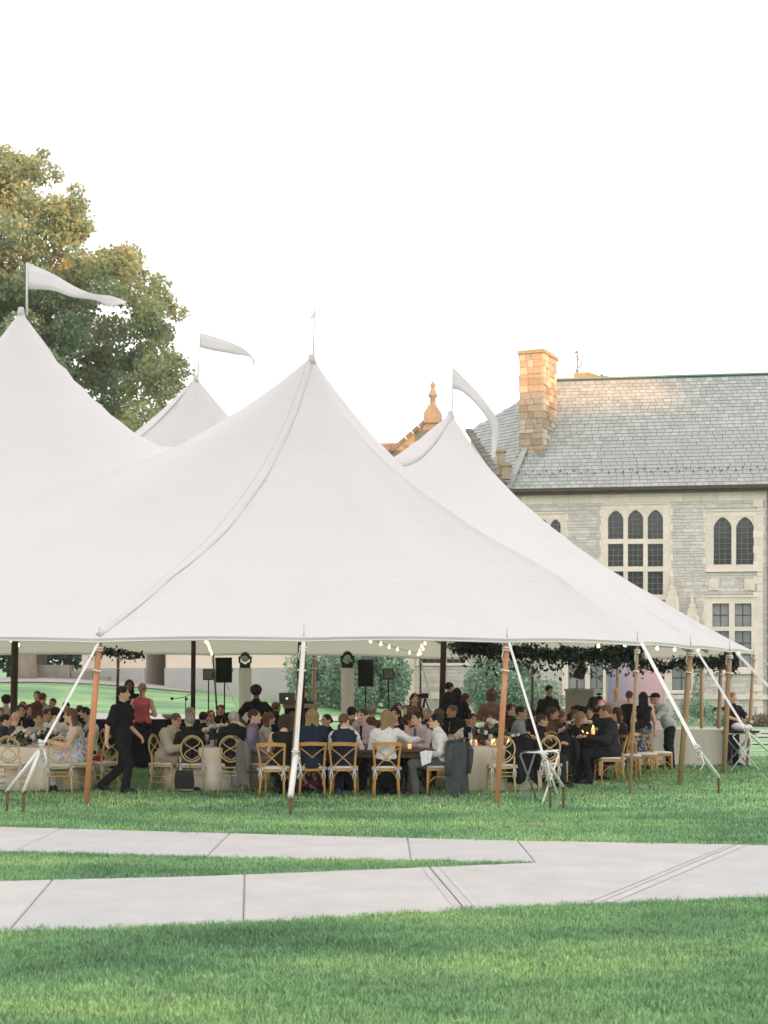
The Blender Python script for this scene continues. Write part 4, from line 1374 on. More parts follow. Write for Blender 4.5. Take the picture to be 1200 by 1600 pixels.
# peak caps, flag staffs, pennants
flags = []
for i, p in enumerate(PK):
    z = roof_z(p.x, p.y)
    mb = MB().lathe([(.10, -.16), (.075, -.06), (.062, .02), (.055, .035), (.03, .04)], 14, (p.x, p.y, z))
    mb.build('peak_cap', M_SAIL, tent)
stf = [((42, 483), (42, 410)), ((489, 557), (492, 475)), ((706, 645), (708, 573)), ((309, 588), (313, 520))]
for i, ((ax, ay), (bx, by)) in enumerate(stf):
    Y = PK[i].y
    a, b = at(ax, ay + 8, Y), at(bx, by, Y)
    MB().tube([a, b], [.028, .018] if i < 1 else [.02, .012], 6).build('flag_staff', M_SEAM if i != 1 else mat('pale_staff', (.62, .60, .60), .6), tent)
def pennant(i, top, bot, Y, depth):
    """cloth between an upper and a lower edge, both given as photo points at the staff's distance"""
    n = 26
    def samp(P, t):
        k = t * (len(P) - 1); j = min(int(k), len(P) - 2); f = k - j
        p0, p1, p2, p3 = P[max(j - 1, 0)], P[j], P[j + 1], P[min(j + 2, len(P) - 1)]
        return [0.5 * ((2 * p1[c]) + (p2[c] - p0[c]) * f + (2 * p0[c] - 5 * p1[c] + 4 * p2[c] - p3[c]) * f * f + (3 * p1[c] - p0[c] - 3 * p2[c] + p3[c]) * f ** 3) for c in (0, 1)]
    vs, fs = [], []
    for a in range(n + 1):
        t = a / n
        u, l = samp(top, t), samp(bot, t)
        for b in range(4):
            x, y = u[0] + (l[0] - u[0]) * b / 3, u[1] + (l[1] - u[1]) * b / 3
            w = at(x, y, Y); w.y += depth * t + .12 * math.sin(t * 9 + b * .6) * t
            vs.append(w)
    for a in range(n):
        for b in range(3):
            fs.append((a * 4 + b, a * 4 + b + 1, (a + 1) * 4 + b + 1, (a + 1) * 4 + b))
    mb = MB(); mb.add(vs, fs, .5, True)
    o = mb.build('pennant', M_FLAG, tent)
    sd = o.modifiers.new('thick', 'SOLIDIFY'); sd.thickness = .008
pennant(0, [(42, 410), (80, 425), (118, 446), (145, 455), (170, 454), (191, 461)], [(42, 451), (80, 452), (110, 461), (145, 463), (165, 471), (191, 466)], PK[0].y, .5)
pennant(3, [(313, 520), (340, 526), (365, 535), (385, 545), (397, 558)], [(313, 543), (340, 548), (365, 551), (388, 553), (394, 569)], PK[3].y, .4)
pennant(2, [(707, 573), (728, 592), (748, 612), (766, 635), (779, 655), (781, 680), (774, 714)], [(706, 607), (722, 611), (742, 628), (758, 646), (769, 664), (770, 685), (770, 716)], PK[2].y, .4)
pennant(1, [(492, 475), (493, 490), (494, 505), (493, 520)], [(491, 480), (495, 497), (496, 512), (491, 530)], PK[1].y, -1.5)

# side poles: (base px, base py, top px, depth, radius, material)
def side_pole(bx, by, tx, Y, topY, w, m):
    b = Vector((X(bx, Y), Y, ground(X(bx, Y), Y)))
    t = Vector((X(tx, topY), topY, eave_z(X(tx, topY), topY) - .06))
    r = empty('side_pole', b, parent=tent)
    e = t - b
    MB().tube([(0, 0, -.02), e * .5, e], [w * .92, w * 1.0, w * .95], 12).build('pole', m, r)
    MB().tube([e, e + Vector((0, 0, .24))], [.011, .007], 5).build('pin', M_STEEL, r)
    for k, h in ((0, .97), (1, .955), (2, .83)):
        c = e * h
        mb = MB().tube([c + Vector((math.cos(a) * (w + .012), math.sin(a) * (w + .012), .01 * math.sin(a * 2))) for a in [i * 6.2832 / 10 for i in range(10)]], .014, 5, closed=True)
        mb.build('rope_lashing', M_ROPE, r)
    mb = MB().tube([e * .955 + Vector((-w, -w * .5, 0)), e * .955 + Vector((-w * 1.6, -w, -.09)), e * .955 + Vector((-w * 1.2, -w, -.16))], .009, 5)
    mb.build('rope_end', M_ROPE, r)
    return b, t
tops = {}
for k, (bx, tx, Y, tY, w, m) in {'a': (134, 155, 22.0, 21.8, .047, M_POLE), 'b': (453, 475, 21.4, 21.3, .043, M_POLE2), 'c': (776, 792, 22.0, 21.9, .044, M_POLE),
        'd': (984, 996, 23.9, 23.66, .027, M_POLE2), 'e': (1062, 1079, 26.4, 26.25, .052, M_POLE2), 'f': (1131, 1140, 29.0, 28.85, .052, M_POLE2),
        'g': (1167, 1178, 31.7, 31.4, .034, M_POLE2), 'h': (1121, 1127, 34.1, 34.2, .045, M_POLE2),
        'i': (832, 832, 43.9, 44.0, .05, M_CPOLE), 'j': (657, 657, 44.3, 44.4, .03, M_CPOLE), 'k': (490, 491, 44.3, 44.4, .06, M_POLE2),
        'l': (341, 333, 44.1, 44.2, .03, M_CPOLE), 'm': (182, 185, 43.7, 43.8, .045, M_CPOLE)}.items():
    tops[k] = side_pole(bx, 0, tx, Y, tY, w, m)
# poles of the eave outside the picture
for (x, y) in [OUT[i] for i in (1, 2, 3, 4, 13, 14, 20, 21, 22, 23, 24, 0)]:
    b = Vector((x, y, ground(x, y)))
    MB().tube([b, Vector((x, y, eave_z(x, y) - .05))], .045, 8).build('side_pole', M_POLE2, tent)
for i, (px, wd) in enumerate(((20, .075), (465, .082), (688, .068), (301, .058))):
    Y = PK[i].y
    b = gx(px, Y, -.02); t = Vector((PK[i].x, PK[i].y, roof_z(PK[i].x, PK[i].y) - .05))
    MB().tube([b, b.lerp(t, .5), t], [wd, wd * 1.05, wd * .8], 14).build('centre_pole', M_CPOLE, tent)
# guy straps with ratchet, fan of webbing, stakes
def strap(pts, w, parent, name='strap'):
    mb = MB()
    for a, b in zip(pts, pts[1:]):
        mb.bar(a, b, w, .006, up=(0, 1, 0))
    return mb.build(name, M_STRAP, parent)
def stake(p, parent, lean=(0, 0)):
    mb = MB().tube([p + Vector((0, 0, -.15)), p + Vector((lean[0], lean[1], .30))], .02, 7)
    mb.tube([p + Vector((lean[0], lean[1], .29)), p + Vector((lean[0], lean[1], .315))], .032, 7)
    mb.build('stake', M_RUST, parent)
def guy(top, mid, ends, w0=.035, w1=.055, bundle=True):
    g = empty('guy_line', top, parent=tent)
    T = Vector((0, 0, 0))
    if mid is None:
        e = ends[0] - top
        strap([T, e + Vector((0, 0, .3))], w0, g); stake(e, g, (-.01, 0)); return
    Mi_ = mid - top
    strap([T, Mi_], w0, g, 'upper_strap')
    for e in ends:
        e = e - top
        d = (Mi_ - e).normalized()
        MB().tube([Mi_, (e + Vector((0, 0, .29)))], [w1 * .5, w1 * .5], 6).build('lower_strap', M_STRAP, g)
        stake(e, g, (d.x * .04, d.y * .04))
    if bundle:
        mb = MB()
        for k in range(6):
            c = Mi_ + Vector((random.uniform(-.02, .02), random.uniform(-.03, .0), -.09 + .032 * k))
            mb.tube([c + Vector((math.cos(a) * random.uniform(.028, .046), math.sin(a) * .035, .02 * math.sin(a + k))) for a in [i * 6.2832 / 9 for i in range(9)]], .011, 4, closed=True)
        mb.tube([Mi_ + Vector((.03, -.05, -.05)), Mi_ + Vector((.08, -.08, -.2)), Mi_ + Vector((.02, -.07, -.32))], .012, 4)
        mb.build('wound_webbing', M_ROPE, g)
        MB().box(-.02, .02, -.06, -.03, -.16, -.04).bar((0, -.05, -.1), (-.06, -.08, -.26), .02).build('ratchet', M_STEEL, g).location = Mi_
def gp_(px, py): return on_ground(px, py)
guy(tops['a'][1] + Vector((0, -.05, 0)), at(66, 1166, 20.9), [gp_(10, 1270), gp_(36, 1271)])
guy(tops['b'][1] + Vector((0, -.06, 0)), at(462, 1180, 20.8), [gp_(454, 1278)], .06, .085)
guy(tops['c'][1] + Vector((.03, -.05, 0)), at(850, 1184, 20.95), [gp_(860, 1263), gp_(881, 1262)], .035, .05)
guy(tops['d'][1] + Vector((.06, -.03, .05)), at(1090, 1171, 21.9), [gp_(1123, 1242)], .055, .065)
guy(tops['e'][1] + Vector((.09, -.05, 0)), at(1166, 1142, 25.2), [gp_(1218, 1212)], .04, .05)
guy(tops['f'][1] + Vector((.12, -.03, 0)), at(1212, 1084, 28.4), [gp_(1320, 1180)], .05, .06)
guy(tops['g'][1] + Vector((.1, 0, 0)), None, [gp_(1300, 1160)], .022)
for k, (ex, ey) in {'l': (375, 1128), 'j': (683, 1125), 'i': (856, 1125)}.items():
    t = tops[k][1]
    Y = 47.5
    guy(t, None, [gx(ex, Y)], .03)
# ================================================================ figures
class Field:
    """a signed distance grid that simple rounded shapes are blended into"""
    def __init__(s, lo, hi, h):
        s.h = h; s.lo = np.array(lo, float)
        s.n = np.ceil((np.array(hi) - s.lo) / h).astype(int) + 1
        s.a = np.full(s.n, 0.25, np.float32)
    def _win(s, lo, hi, m):
        i0 = np.maximum(0, np.floor((np.array(lo) - m - s.lo) / s.h).astype(int))
        i1 = np.minimum(s.n, np.ceil((np.array(hi) + m - s.lo) / s.h).astype(int) + 1)
        if (i1 <= i0).any(): return None, None
        g = [s.lo[k] + s.h * np.arange(i0[k], i1[k]) for k in range(3)]
        return tuple(slice(i0[k], i1[k]) for k in range(3)), np.meshgrid(*g, indexing='ij')
    def _mix(s, sl, d, k):
        a = s.a[sl]
        if k <= 0: s.a[sl] = np.minimum(a, d); return
        hh = np.clip(.5 + .5 * (a - d) / k, 0, 1)
        s.a[sl] = a * (1 - hh) + d * hh - k * hh * (1 - hh)
    def cap(s, p, q, ra, rb, k=.03, flat=None):
        p, q = np.array(p, float), np.array(q, float)
        r = max(ra, rb)
        sl, g = s._win(np.minimum(p, q) - r, np.maximum(p, q) + r, .09 + k)
        if sl is None: return
        d = q - p; L2 = max(d @ d, 1e-9)
        w = [g[i] - p[i] for i in range(3)]
        t = np.clip((w[0] * d[0] + w[1] * d[1] + w[2] * d[2]) / L2, 0, 1)
        dist = np.sqrt(sum((w[i] - t * d[i]) ** 2 for i in range(3))) - (ra + (rb - ra) * t)
        s._mix(sl, dist, k)
    def ell(s, c, r, k=.03, rot=None, sub=False):
        c, r = np.array(c, float), np.array(r, float)
        m = max(r)
        sl, g = s._win(c - m, c + m, .09 + k)
        if sl is None: return
        w = [g[i] - c[i] for i in range(3)]
        if rot is not None:
            Rm = np.array(rot.transposed())
            w = [Rm[i][0] * w[0] + Rm[i][1] * w[1] + Rm[i][2] * w[2] for i in range(3)]
        kk = np.sqrt(sum((w[i] / r[i]) ** 2 for i in range(3)))
        k2 = np.sqrt(sum((w[i] / r[i] ** 2) ** 2 for i in range(3))) + 1e-9
        dist = kk * (kk - 1) / k2
        if sub: s.a[sl] = np.maximum(s.a[sl], -dist)
        else: s._mix(sl, dist, k)
    def below(s, z):                                  # cut away all below z
        g = s.lo[2] + s.h * np.arange(s.n[2])
        s.a = np.maximum(s.a, (z - g)[None, None, :].astype(np.float32))
    def wrinkle(s, amp, f, seed=0):
        g = [s.lo[k] + s.h * np.arange(s.n[k]) for k in range(3)]
        Gx, Gy, Gz = np.meshgrid(*g, indexing='ij')
        s.a += (amp * np.sin(Gx * f + 2 * np.sin(Gz * f * .7 + seed)) * np.sin(Gz * f * 1.3 + 2 * np.sin(Gy * f * .8 + seed))).astype(np.float32)
    def net(s):
        a = s.a
        a[0], a[-1], a[:, 0], a[:, -1], a[:, :, 0], a[:, :, -1] = .1, .1, .1, .1, .1, .1
        ins = a < 0
        n = np.array(a.shape) - 1
        acc = np.zeros((*n, 3)); cnt = np.zeros(n)
        for ax in range(3):
            o = [b for b in range(3) if b != ax]
            for d0 in (0, 1):
                for d1 in (0, 1):
                    s0 = [None] * 3; s1 = [None] * 3
                    s0[ax] = slice(0, n[ax]); s1[ax] = slice(1, n[ax] + 1)
                    s0[o[0]] = s1[o[0]] = slice(d0, d0 + n[o[0]])
                    s0[o[1]] = s1[o[1]] = slice(d1, d1 + n[o[1]])
                    A, B = a[tuple(s0)], a[tuple(s1)]
                    c = (A < 0) != (B < 0)
                    t = np.where(c, A / np.where(c, A - B, 1), 0)
                    acc[..., ax] += t; acc[..., o[0]] += np.where(c, d0, 0); acc[..., o[1]] += np.where(c, d1, 0)
                    cnt += c
        m = cnt > 0
        idx = -np.ones(n, int); idx[m] = np.arange(m.sum())
        I = np.argwhere(m)
        V = (I + acc[m] / cnt[m][:, None]) * s.h + s.lo
        Fq = []
        for ax in range(3):
            b, c = (ax + 1) % 3, (ax + 2) % 3
            sl0 = [slice(None)] * 3; sl1 = [slice(None)] * 3
            sl0[ax] = slice(0, -1); sl1[ax] = slice(1, None)
            cr = ins[tuple(sl0)] != ins[tuple(sl1)]
            P = np.argwhere(cr)
            P = P[(P[:, b] > 0) & (P[:, c] > 0) & (P[:, b] < a.shape[b] - 1) & (P[:, c] < a.shape[c] - 1)]
            eb = np.zeros(3, int); eb[b] = 1; ec = np.zeros(3, int); ec[c] = 1
            q = np.stack([idx[tuple((P - eb - ec).T)], idx[tuple((P - ec).T)], idx[tuple(P.T)], idx[tuple((P - eb).T)]], 1)
            flip = ~ins[tuple(P.T)]
            q[flip] = q[flip][:, ::-1]
            Fq.append(q)
        return V, np.concatenate(Fq)
    def to_mesh(s, name, m=None, smooth=True):
        V, Fq = s.net()
        return quads_np('_' + name, V, Fq, m, smooth=smooth)

V3 = lambda *a: np.array(a, float)
def pose(kind, arm='table', yaw=0.0, lean=0.0, nod=0.0, hs=1.0):
    """joint positions; the figure looks along -y, its origin lies on the ground"""
    J = {}
    if kind == 'sit':
        J['pel'] = V3(0, .02, .56); ch = V3(0, .05 - lean, .86 - lean * .2); J['chest'] = ch
        J['neck'] = ch + V3(0, -.02 - lean * .35, .21); J['head'] = J['neck'] + V3(0, -.03 - lean * .3, .145)
        J['hip'] = [V3(s * .09, .0, .53) for s in (-1, 1)]
        J['knee'] = [V3(s * .12, -.44, .52) for s in (-1, 1)]
        J['ank'] = [V3(s * .12, -.42 + (.05 if s > 0 else -.06), .09) for s in (-1, 1)]
        J['toe'] = [a + V3(s * .02, -.16, -.045) for a, s in zip(J['ank'], (-1, 1))]
    else:
        tw = .0
        J['pel'] = V3(0, 0, .92); ch = V3(0, .0 - lean, 1.22 - lean * .35); J['chest'] = ch
        J['neck'] = ch + V3(0, -.01 - lean * .7, .23 - lean * .25); J['head'] = J['neck'] + V3(0, -.02 - lean * .35, .15 - lean * .15)
        J['hip'] = [V3(s * .09, .0, .90) for s in (-1, 1)]
        J['knee'] = [V3(s * .10, -.015, .49) for s in (-1, 1)]
        J['ank'] = [V3(s * .115, .02, .085) for s in (-1, 1)]
        if kind == 'walk':
            J['knee'] = [V3(-.10, -.16, .50), V3(.09, .0, .46)]
            J['ank'] = [V3(-.10, -.10, .085), V3(.10, .38, .14)]
        J['toe'] = [a + V3(s * .03, -.17, -.045) for a, s in zip(J['ank'], (-1, 1))]
        if kind == 'walk': J['toe'][1] = J['ank'][1] + V3(.01, -.13, -.12)
    c = J['chest']
    J['sh'] = [c + V3(s * .175, 0, .13) for s in (-1, 1)]
    if arm == 'table':
        J['el'] = [s_ + V3(d * .07, -.13, -.25) for s_, d in zip(J['sh'], (-1, 1))]
        J['wr'] = [V3(d * .13, -.42 + c[1], .80) for d in (-1, 1)]
    elif arm == 'lap':
        J['el'] = [s_ + V3(d * .06, .03, -.27) for s_, d in zip(J['sh'], (-1, 1))]
        J['wr'] = [V3(d * .08, -.22, .64) for d in (-1, 1)]
    elif arm == 'face':
        J['el'] = [J['sh'][0] + V3(-.08, -.18, -.22), J['sh'][1] + V3(.05, -.12, -.25)]
        J['wr'] = [J['head'] + V3(-.06, -.16, -.10), V3(.13, -.42 + c[1], .80)]
    elif arm == 'out':
        J['el'] = [J['sh'][0] + V3(-.20, -.13, -.12), J['sh'][1] + V3(.05, -.12, -.25)]
        J['wr'] = [J['sh'][0] + V3(-.36, -.30, -.12), V3(.13, -.42 + c[1], .80)]
    elif arm == 'down':
        J['el'] = [s_ + V3(d * .07, .03, -.27) for s_, d in zip(J['sh'], (-1, 1))]
        J['wr'] = [e + V3(d * .01, -.07, -.24) for e, d in zip(J['el'], (-1, 1))]
    elif arm == 'swing':
        J['el'] = [J['sh'][0] + V3(-.08, .13, -.25), J['sh'][1] + V3(.09, -.02, -.27)]
        J['wr'] = [J['el'][0] + V3(.0, .02, -.24), J['el'][1] + V3(-.0, -.18, -.16)]
    elif arm == 'front':
        J['el'] = [s_ + V3(d * .09, .02, -.27) for s_, d in zip(J['sh'], (-1, 1))]
        J['wr'] = [c + V3(d * .09, -.25, -.12) for d in (-1, 1)]
    elif arm == 'reach':
        J['el'] = [s_ + V3(d * .07, -.20, -.20) for s_, d in zip(J['sh'], (-1, 1))]
        J['wr'] = [s_ + V3(d * .0, -.42, -.26) for s_, d in zip(J['sh'], (-1, 1))]
    elif arm == 'hips':
        J['el'] = [s_ + V3(d * .17, .04, -.22) for s_, d in zip(J['sh'], (-1, 1))]
        J['wr'] = [V3(d * .19, -.05, c[2] - .24) for d in (-1, 1)]
    J['yaw'], J['nod'], J['kind'], J['arm'] = yaw, nod, kind, arm
    return J

def fld(J, h, pad=.3):
    P = np.array([J[k] for k in ('pel', 'chest', 'neck', 'head')] + [p for k in ('hip', 'knee', 'ank', 'toe', 'sh', 'el', 'wr') for p in J[k]])
    lo, hi = P.min(0) - pad * .62, P.max(0) + pad * .62
    lo[2] = -.06
    return Field(lo, hi, h)
def torso(f, J, g, wom, k=.05, hem=None):
    p, c = J['pel'], J['chest']
    w = .9 if wom else 1.0
    f.ell(c + V3(0, .005, .02), (.165 * w + g, .112 + g, .175 + g), k)
    f.cap(J['sh'][0] + V3(.03, 0, -.01), J['sh'][1] - V3(.03, 0, .01), .062 * w + g, .062 * w + g, k)
    m = (p + c) / 2
    f.ell(m, ((.118 if wom else .145) + g, .098 + g, .16 + g), k)
    f.ell(p + V3(0, .01, .02), ((.165 if wom else .158) + g, .125 + g, .125 + g), k)
    if wom:
        for s in (-1, 1): f.ell(c + V3(s * .07, -.085, .03), (.062 + g, .055 + g, .062 + g), .03)
    f.cap(J['neck'] - V3(0, 0, .03), J['neck'] + V3(0, 0, .0), .075 + g, .055 + g, .05)
def legs(f, J, g, k=.04, shin=True, flare=0.0):
    for i in (0, 1):
        f.cap(J['hip'][i], J['knee'][i], .088 + g, .06 + g, k)
        if shin: f.cap(J['knee'][i], J['ank'][i] + V3(0, 0, -.025 if g > 0 else 0), .058 + g, .036 + g + flare, k)
def arms(f, J, g, upto=1.0, k=.03):
    for i in (0, 1):
        s, e, w = J['sh'][i], J['el'][i], J['wr'][i]
        if upto <= .5:
            f.cap(s, s + (e - s) * (upto / .5), .056 + g, .05 + g, k)
        else:
            f.cap(s, e, .055 + g, .042 + g, k)
            f.cap(e, e + (w - e) * min(1, (upto - .5) / .5 * .96), .042 + g, .03 + g, .02)
def rotz(v, a):
    return V3(v[0] * math.cos(a) - v[1] * math.sin(a), v[0] * math.sin(a) + v[1] * math.cos(a), v[2])
BODY = {}
def body_mesh(key, J, wom):
    key = ('body',) + key
    if key in BODY: return BODY[key]
    f = fld(J, .0165)
    torso(f, J, 0, wom); legs(f, J, 0); arms(f, J, 0)
    for i in (0, 1):
        f.cap(J['ank'][i], J['toe'][i], .034, .026, .02)
        f.cap(J['ank'][i] + V3(0, .03, -.035), J['toe'][i] + V3(0, 0, .0), .028, .024, .02)
        d = (J['wr'][i] - J['el'][i]); d /= np.linalg.norm(d)
        f.cap(J['wr'][i], J['wr'][i] + d * .05, .024, .026, .02)
    H = J['head']; y = J['yaw']
    f.cap(J['neck'], H - V3(0, -.01, .05), .052, .05, .03)
    r = Matrix.Rotation(y, 3, 'Z') @ Matrix.Rotation(J['nod'], 3, 'X')
    o = lambda *v: H + np.array(r @ Vector(v))
    f.ell(o(0, .008, .02), (.077, .097, .094), .02, r)
    f.ell(o(0, -.022, -.045), (.054, .066, .066), .03, r)
    f.cap(o(0, -.086, .012), o(0, -.106, -.022), .012, .017, .012)
    f.cap(o(0, -.075, -.088), o(0, -.082, -.09), .02, .02, .02)
    for s in (-1, 1): f.ell(o(s * .077, .008, -.005), (.014, .026, .034), .008, r)
    V, Q = f.net()
    # hands: palm in the body surface, fingers of unequal length bent twice
    mb = MB(); mb.v = []
    for i in (0, 1):
        d = (J['wr'][i] - J['el'][i]); d /= np.linalg.norm(d)
        side = np.cross(d, V3(0, 0, 1)); side /= max(1e-6, np.linalg.norm(side))
        dn = np.cross(side, d)
        if dn[2] > 0: dn = -dn
        b0 = J['wr'][i] + d * .055
        sg = 1 if i == 0 else -1
        for q_, (off, ln) in enumerate(((-.027, .066), (-.009, .076), (.009, .072), (.026, .058))):
            a = b0 + side * off
            mb.tube([a, a + d * ln * .45 + dn * .012, a + d * ln * .78 + dn * .034, a + d * ln * .92 + dn * .055], [.0105, .0095, .0085, .006], 6)
        a = J['wr'][i] + d * .02 + side * .026 * sg
        mb.tube([a, a + d * .022 + side * .022 * sg + dn * .008, a + d * .05 + side * .03 * sg + dn * .022], [.013, .011, .008], 6)
    nv = len(V)
    me = bpy.data.meshes.new('body')
    me.from_pydata(V.tolist() + [tuple(p) for p in mb.v], [], Q.tolist() + [tuple(i + nv for i in q) for q in mb.f])
    me.polygons.foreach_set('use_smooth', [True] * len(me.polygons))
    me.update()
    BODY[key] = me
    return me
def cloth_mesh(kind, key, J, wom):
    k2 = (kind,) + key
    if k2 in BODY: return BODY[k2]
    f = fld(J, .0175)
    p, c = J['pel'], J['chest']
    sit = J['kind'] == 'sit'
    if kind in ('shirt', 'tee', 'tank', 'vest', 'jacket', 'dress_top', 'shawl'):
        g = {'shirt': .016, 'tee': .016, 'tank': .013, 'vest': .026, 'jacket': .032, 'dress_top': .014, 'shawl': .045}[kind]
        torso(f, J, g, wom)
        if kind in ('shirt', 'jacket'): arms(f, J, g * .9, .99 if kind == 'shirt' else .97)
        if kind == 'tee': arms(f, J, .018, .42)
        if kind == 'shawl': arms(f, J, .04, .85, .06)
        if kind in ('jacket', 'shawl'):
            f.cap(p + V3(0, .03, .0), p + V3(0, .04, -.10 if not sit else -.03), .155 + g * .5, .165 + g * .5, .05)
        elif not sit and kind != 'dress_top':
            f.cap(p + V3(-.05, 0, .03), p + V3(.05, 0, .03), .125 + g, .125 + g, .03)
        # open neckline
        dz = {'shirt': .035, 'tee': .0, 'tank': -.05, 'vest': -.01, 'jacket': .02, 'dress_top': -.055, 'shawl': .03}[kind]
        f.ell(J['neck'] + V3(0, -.02, .105 + dz), (.10 if kind not in ('tank', 'dress_top') else .16, .13, .09), 0, sub=True)
        if kind in ('jacket', 'vest'): f.ell(c + V3(0, -.17, .10), (.045, .09, .17), 0, sub=True)
        if kind in ('shirt', 'jacket'):
            q = J['neck'] + V3(0, -.006, .012)
            f.cap(q, q + V3(0, -.004, .012), .062, .062, .01)
        f.wrinkle(.0085 if kind != 'vest' else .003, 27, len(kind))
        if not sit and kind not in ('shawl',): f.below(p[2] - (.10 if kind not in ('jacket',) else .20))
        elif sit: f.below(p[2] - .13)
    elif kind == 'trousers':
        f.ell(p + V3(0, .01, .0), (.166, .137, .13), .04)
        legs(f, J, .014, flare=.022)
        f.wrinkle(.007, 24, 3)
    elif kind == 'skirt':
        if sit:
            K = (J['knee'][0] + J['knee'][1]) / 2
            f.ell(p + V3(0, .01, -.01), (.178, .14, .12), .04)
            legs(f, J, .03, .08, shin=False)
            f.cap(p + V3(0, -.05, -.02), K, .12, .10, .06)
            for s in (-1, 0, 1):
                f.cap(K + V3(s * .10, 0, -.02), K + V3(s * .13, .06, -.34), .075, .085, .06)
        else:
            f.ell(p + V3(0, .01, .0), (.17, .14, .13), .04)
            for s in (-1, 0, 1):
                f.cap(p + V3(s * .06, 0, -.05), V3(s * .11 + p[0], .01, .40), .115, .115, .07)
        f.wrinkle(.009, 30, 5)
    elif kind == 'long_skirt':
        f.ell(p + V3(0, .01, .0), (.17, .14, .13), .04)
        for s in (-1, 0, 1):
            f.cap(p + V3(s * .06, 0, -.05), V3(s * .13 + p[0], .01, .10), .115, .13, .07)
        f.wrinkle(.010, 28, 5)
    elif kind in ('shoe0', 'shoe1'):
        for i in (int(kind[-1]),):
            a, t = J['ank'][i], J['toe'][i]
            f.cap(a + V3(0, .01, -.01), t, .060, .046, .02)
            f.cap(a + V3(0, .045, -.045), t + V3(0, -.02, -.005), .042, .036, .02)
        if J['kind'] != 'walk': f.below(0.004)
    me = f.to_mesh(kind)
    BODY[k2] = me
    return me
HAIR = {}
def hair_mesh(kind):
    if kind in HAIR: return HAIR[kind]
    f = Field((-.16, -.16, -.36), (.16, .22, .20), .0095)
    if kind == 'short':
        f.ell((0, .018, .032), (.084, .100, .092), .01)
        f.ell((0, -.11, -.045), (.085, .085, .100), 0, sub=True); f.below(-.055)
        f.ell((0, .07, -.13), (.12, .09, .07), 0, sub=True)
        f.wrinkle(.0045, 75, 4)
    elif kind == 'balding':
        f.ell((0, .024, .012), (.083, .094, .066), .01)
        f.ell((0, -.09, .0), (.10, .09, .12), 0, sub=True); f.ell((0, 0, .10), (.066, .10, .06), 0, sub=True); f.below(-.05)
    elif kind in ('long', 'wavy'):
        f.ell((0, .018, .030), (.088, .104, .096), .01)
        for s in (-1, -.4, .4, 1):
            f.cap((s * .060, .055, .02), (s * .075, .085, -.20 - .04 * abs(s)), .045, .036, .03)
        f.ell((0, -.10, -.055), (.070, .09, .125), 0, sub=True)
        f.wrinkle(.008 if kind == 'long' else .012, 52, 2)
    elif kind == 'bob':
        f.ell((0, .014, .028), (.092, .106, .098), .01)
        for s in (-1, 0, 1): f.cap((s * .055, .045, .0), (s * .06, .05, -.085), .055, .042, .03)
        f.ell((0, -.105, -.05), (.066, .09, .12), 0, sub=True)
        f.wrinkle(.005, 50, 2)
    elif kind == 'bun':
        f.ell((0, .018, .030), (.083, .100, .092), .01)
        f.ell((0, -.11, -.04), (.080, .085, .100), 0, sub=True); f.below(-.06)
        f.ell((0, .115, .0), (.045, .04, .045), .02)
    elif kind == 'ponytail':
        f.ell((0, .018, .030), (.083, .100, .092), .01)
        f.ell((0, -.11, -.04), (.080, .085, .100), 0, sub=True); f.below(-.06)
        f.cap((0, .11, .01), (0, .125, -.17), .03, .022, .02)
    elif kind == 'curly':
        f.ell((0, .025, .045), (.108, .118, .108), .01)
        f.ell((0, -.12, -.045), (.075, .085, .11), 0, sub=True); f.below(-.07)
        f.wrinkle(.012, 62, 1)
    elif kind == 'cap':
        f.ell((0, .012, .045), (.088, .104, .078), .01); f.below(.02)
        f.ell((0, -.11, .035), (.06, .055, .014), .01)
    me = f.to_mesh('hair')
    HAIR[kind] = me
    return me
SKIN = {'fair': mat('skin_fair', (.88, .55, .40), .6, vary=.08, scale=20), 'tan': mat('skin_tan', (.70, .40, .265), .6, vary=.08, scale=20), 'brown': mat('skin_brown', (.28, .14, .09), .6, vary=.08, scale=20)}
HC = {'brown': (.075, .04, .025), 'black': (.016, .013, .012), 'blond': (.42, .27, .13), 'grey': (.38, .36, .33), 'white': (.62, .58, .53), 'auburn': (.13, .05, .025), 'lightbrown': (.19, .11, .06)}
def hairm(c): return mat('hair_' + c, HC[c], .65, vary=.35, scale=30, stretch=(1, 1, .3), bump=.6, bscale=90)
M_EYE = mat('eye_dark', (.03, .02, .015), .4)
M_LIP = mat('lips', (.42, .13, .10), .5)
FACE = {}
def face_mesh(kind):
    if kind in FACE: return FACE[kind]
    mb = MB()
    if kind == 'eyes':
        for s in (-1, 1): mb.ball((s * .031, -.082, .006), .012, 6, sc3=(1.25, .6, .7))
    elif kind == 'eyebrows':
        for s in (-1, 1): mb.tube([(s * .016, -.089, .028), (s * .034, -.086, .033), (s * .052, -.072, .026)], .0045, 5)
    elif kind == 'mouth':
        mb.tube([(-.026, -.080, -.055), (0, -.092, -.057), (.026, -.080, -.055)], [.004, .0065, .004], 5)
    elif kind == 'glasses':
        for s in (-1, 1):
            mb.tube([(s * .033 + .02 * math.cos(a), -.097, .004 + .017 * math.sin(a)) for a in [i * .6283 for i in range(10)]], .003, 4, closed=True)
            mb.tube([(s * .053, -.094, .006), (s * .082, .0, .004)], .0028, 4)
        mb.tube([(-.013, -.098, .006), (.013, -.098, .006)], .003, 4)
    FACE[kind] = mb.mesh(kind); return FACE[kind]
M_SHOE = mat('black_shoe', (.015, .014, .014), .4)
PEOPLE = []
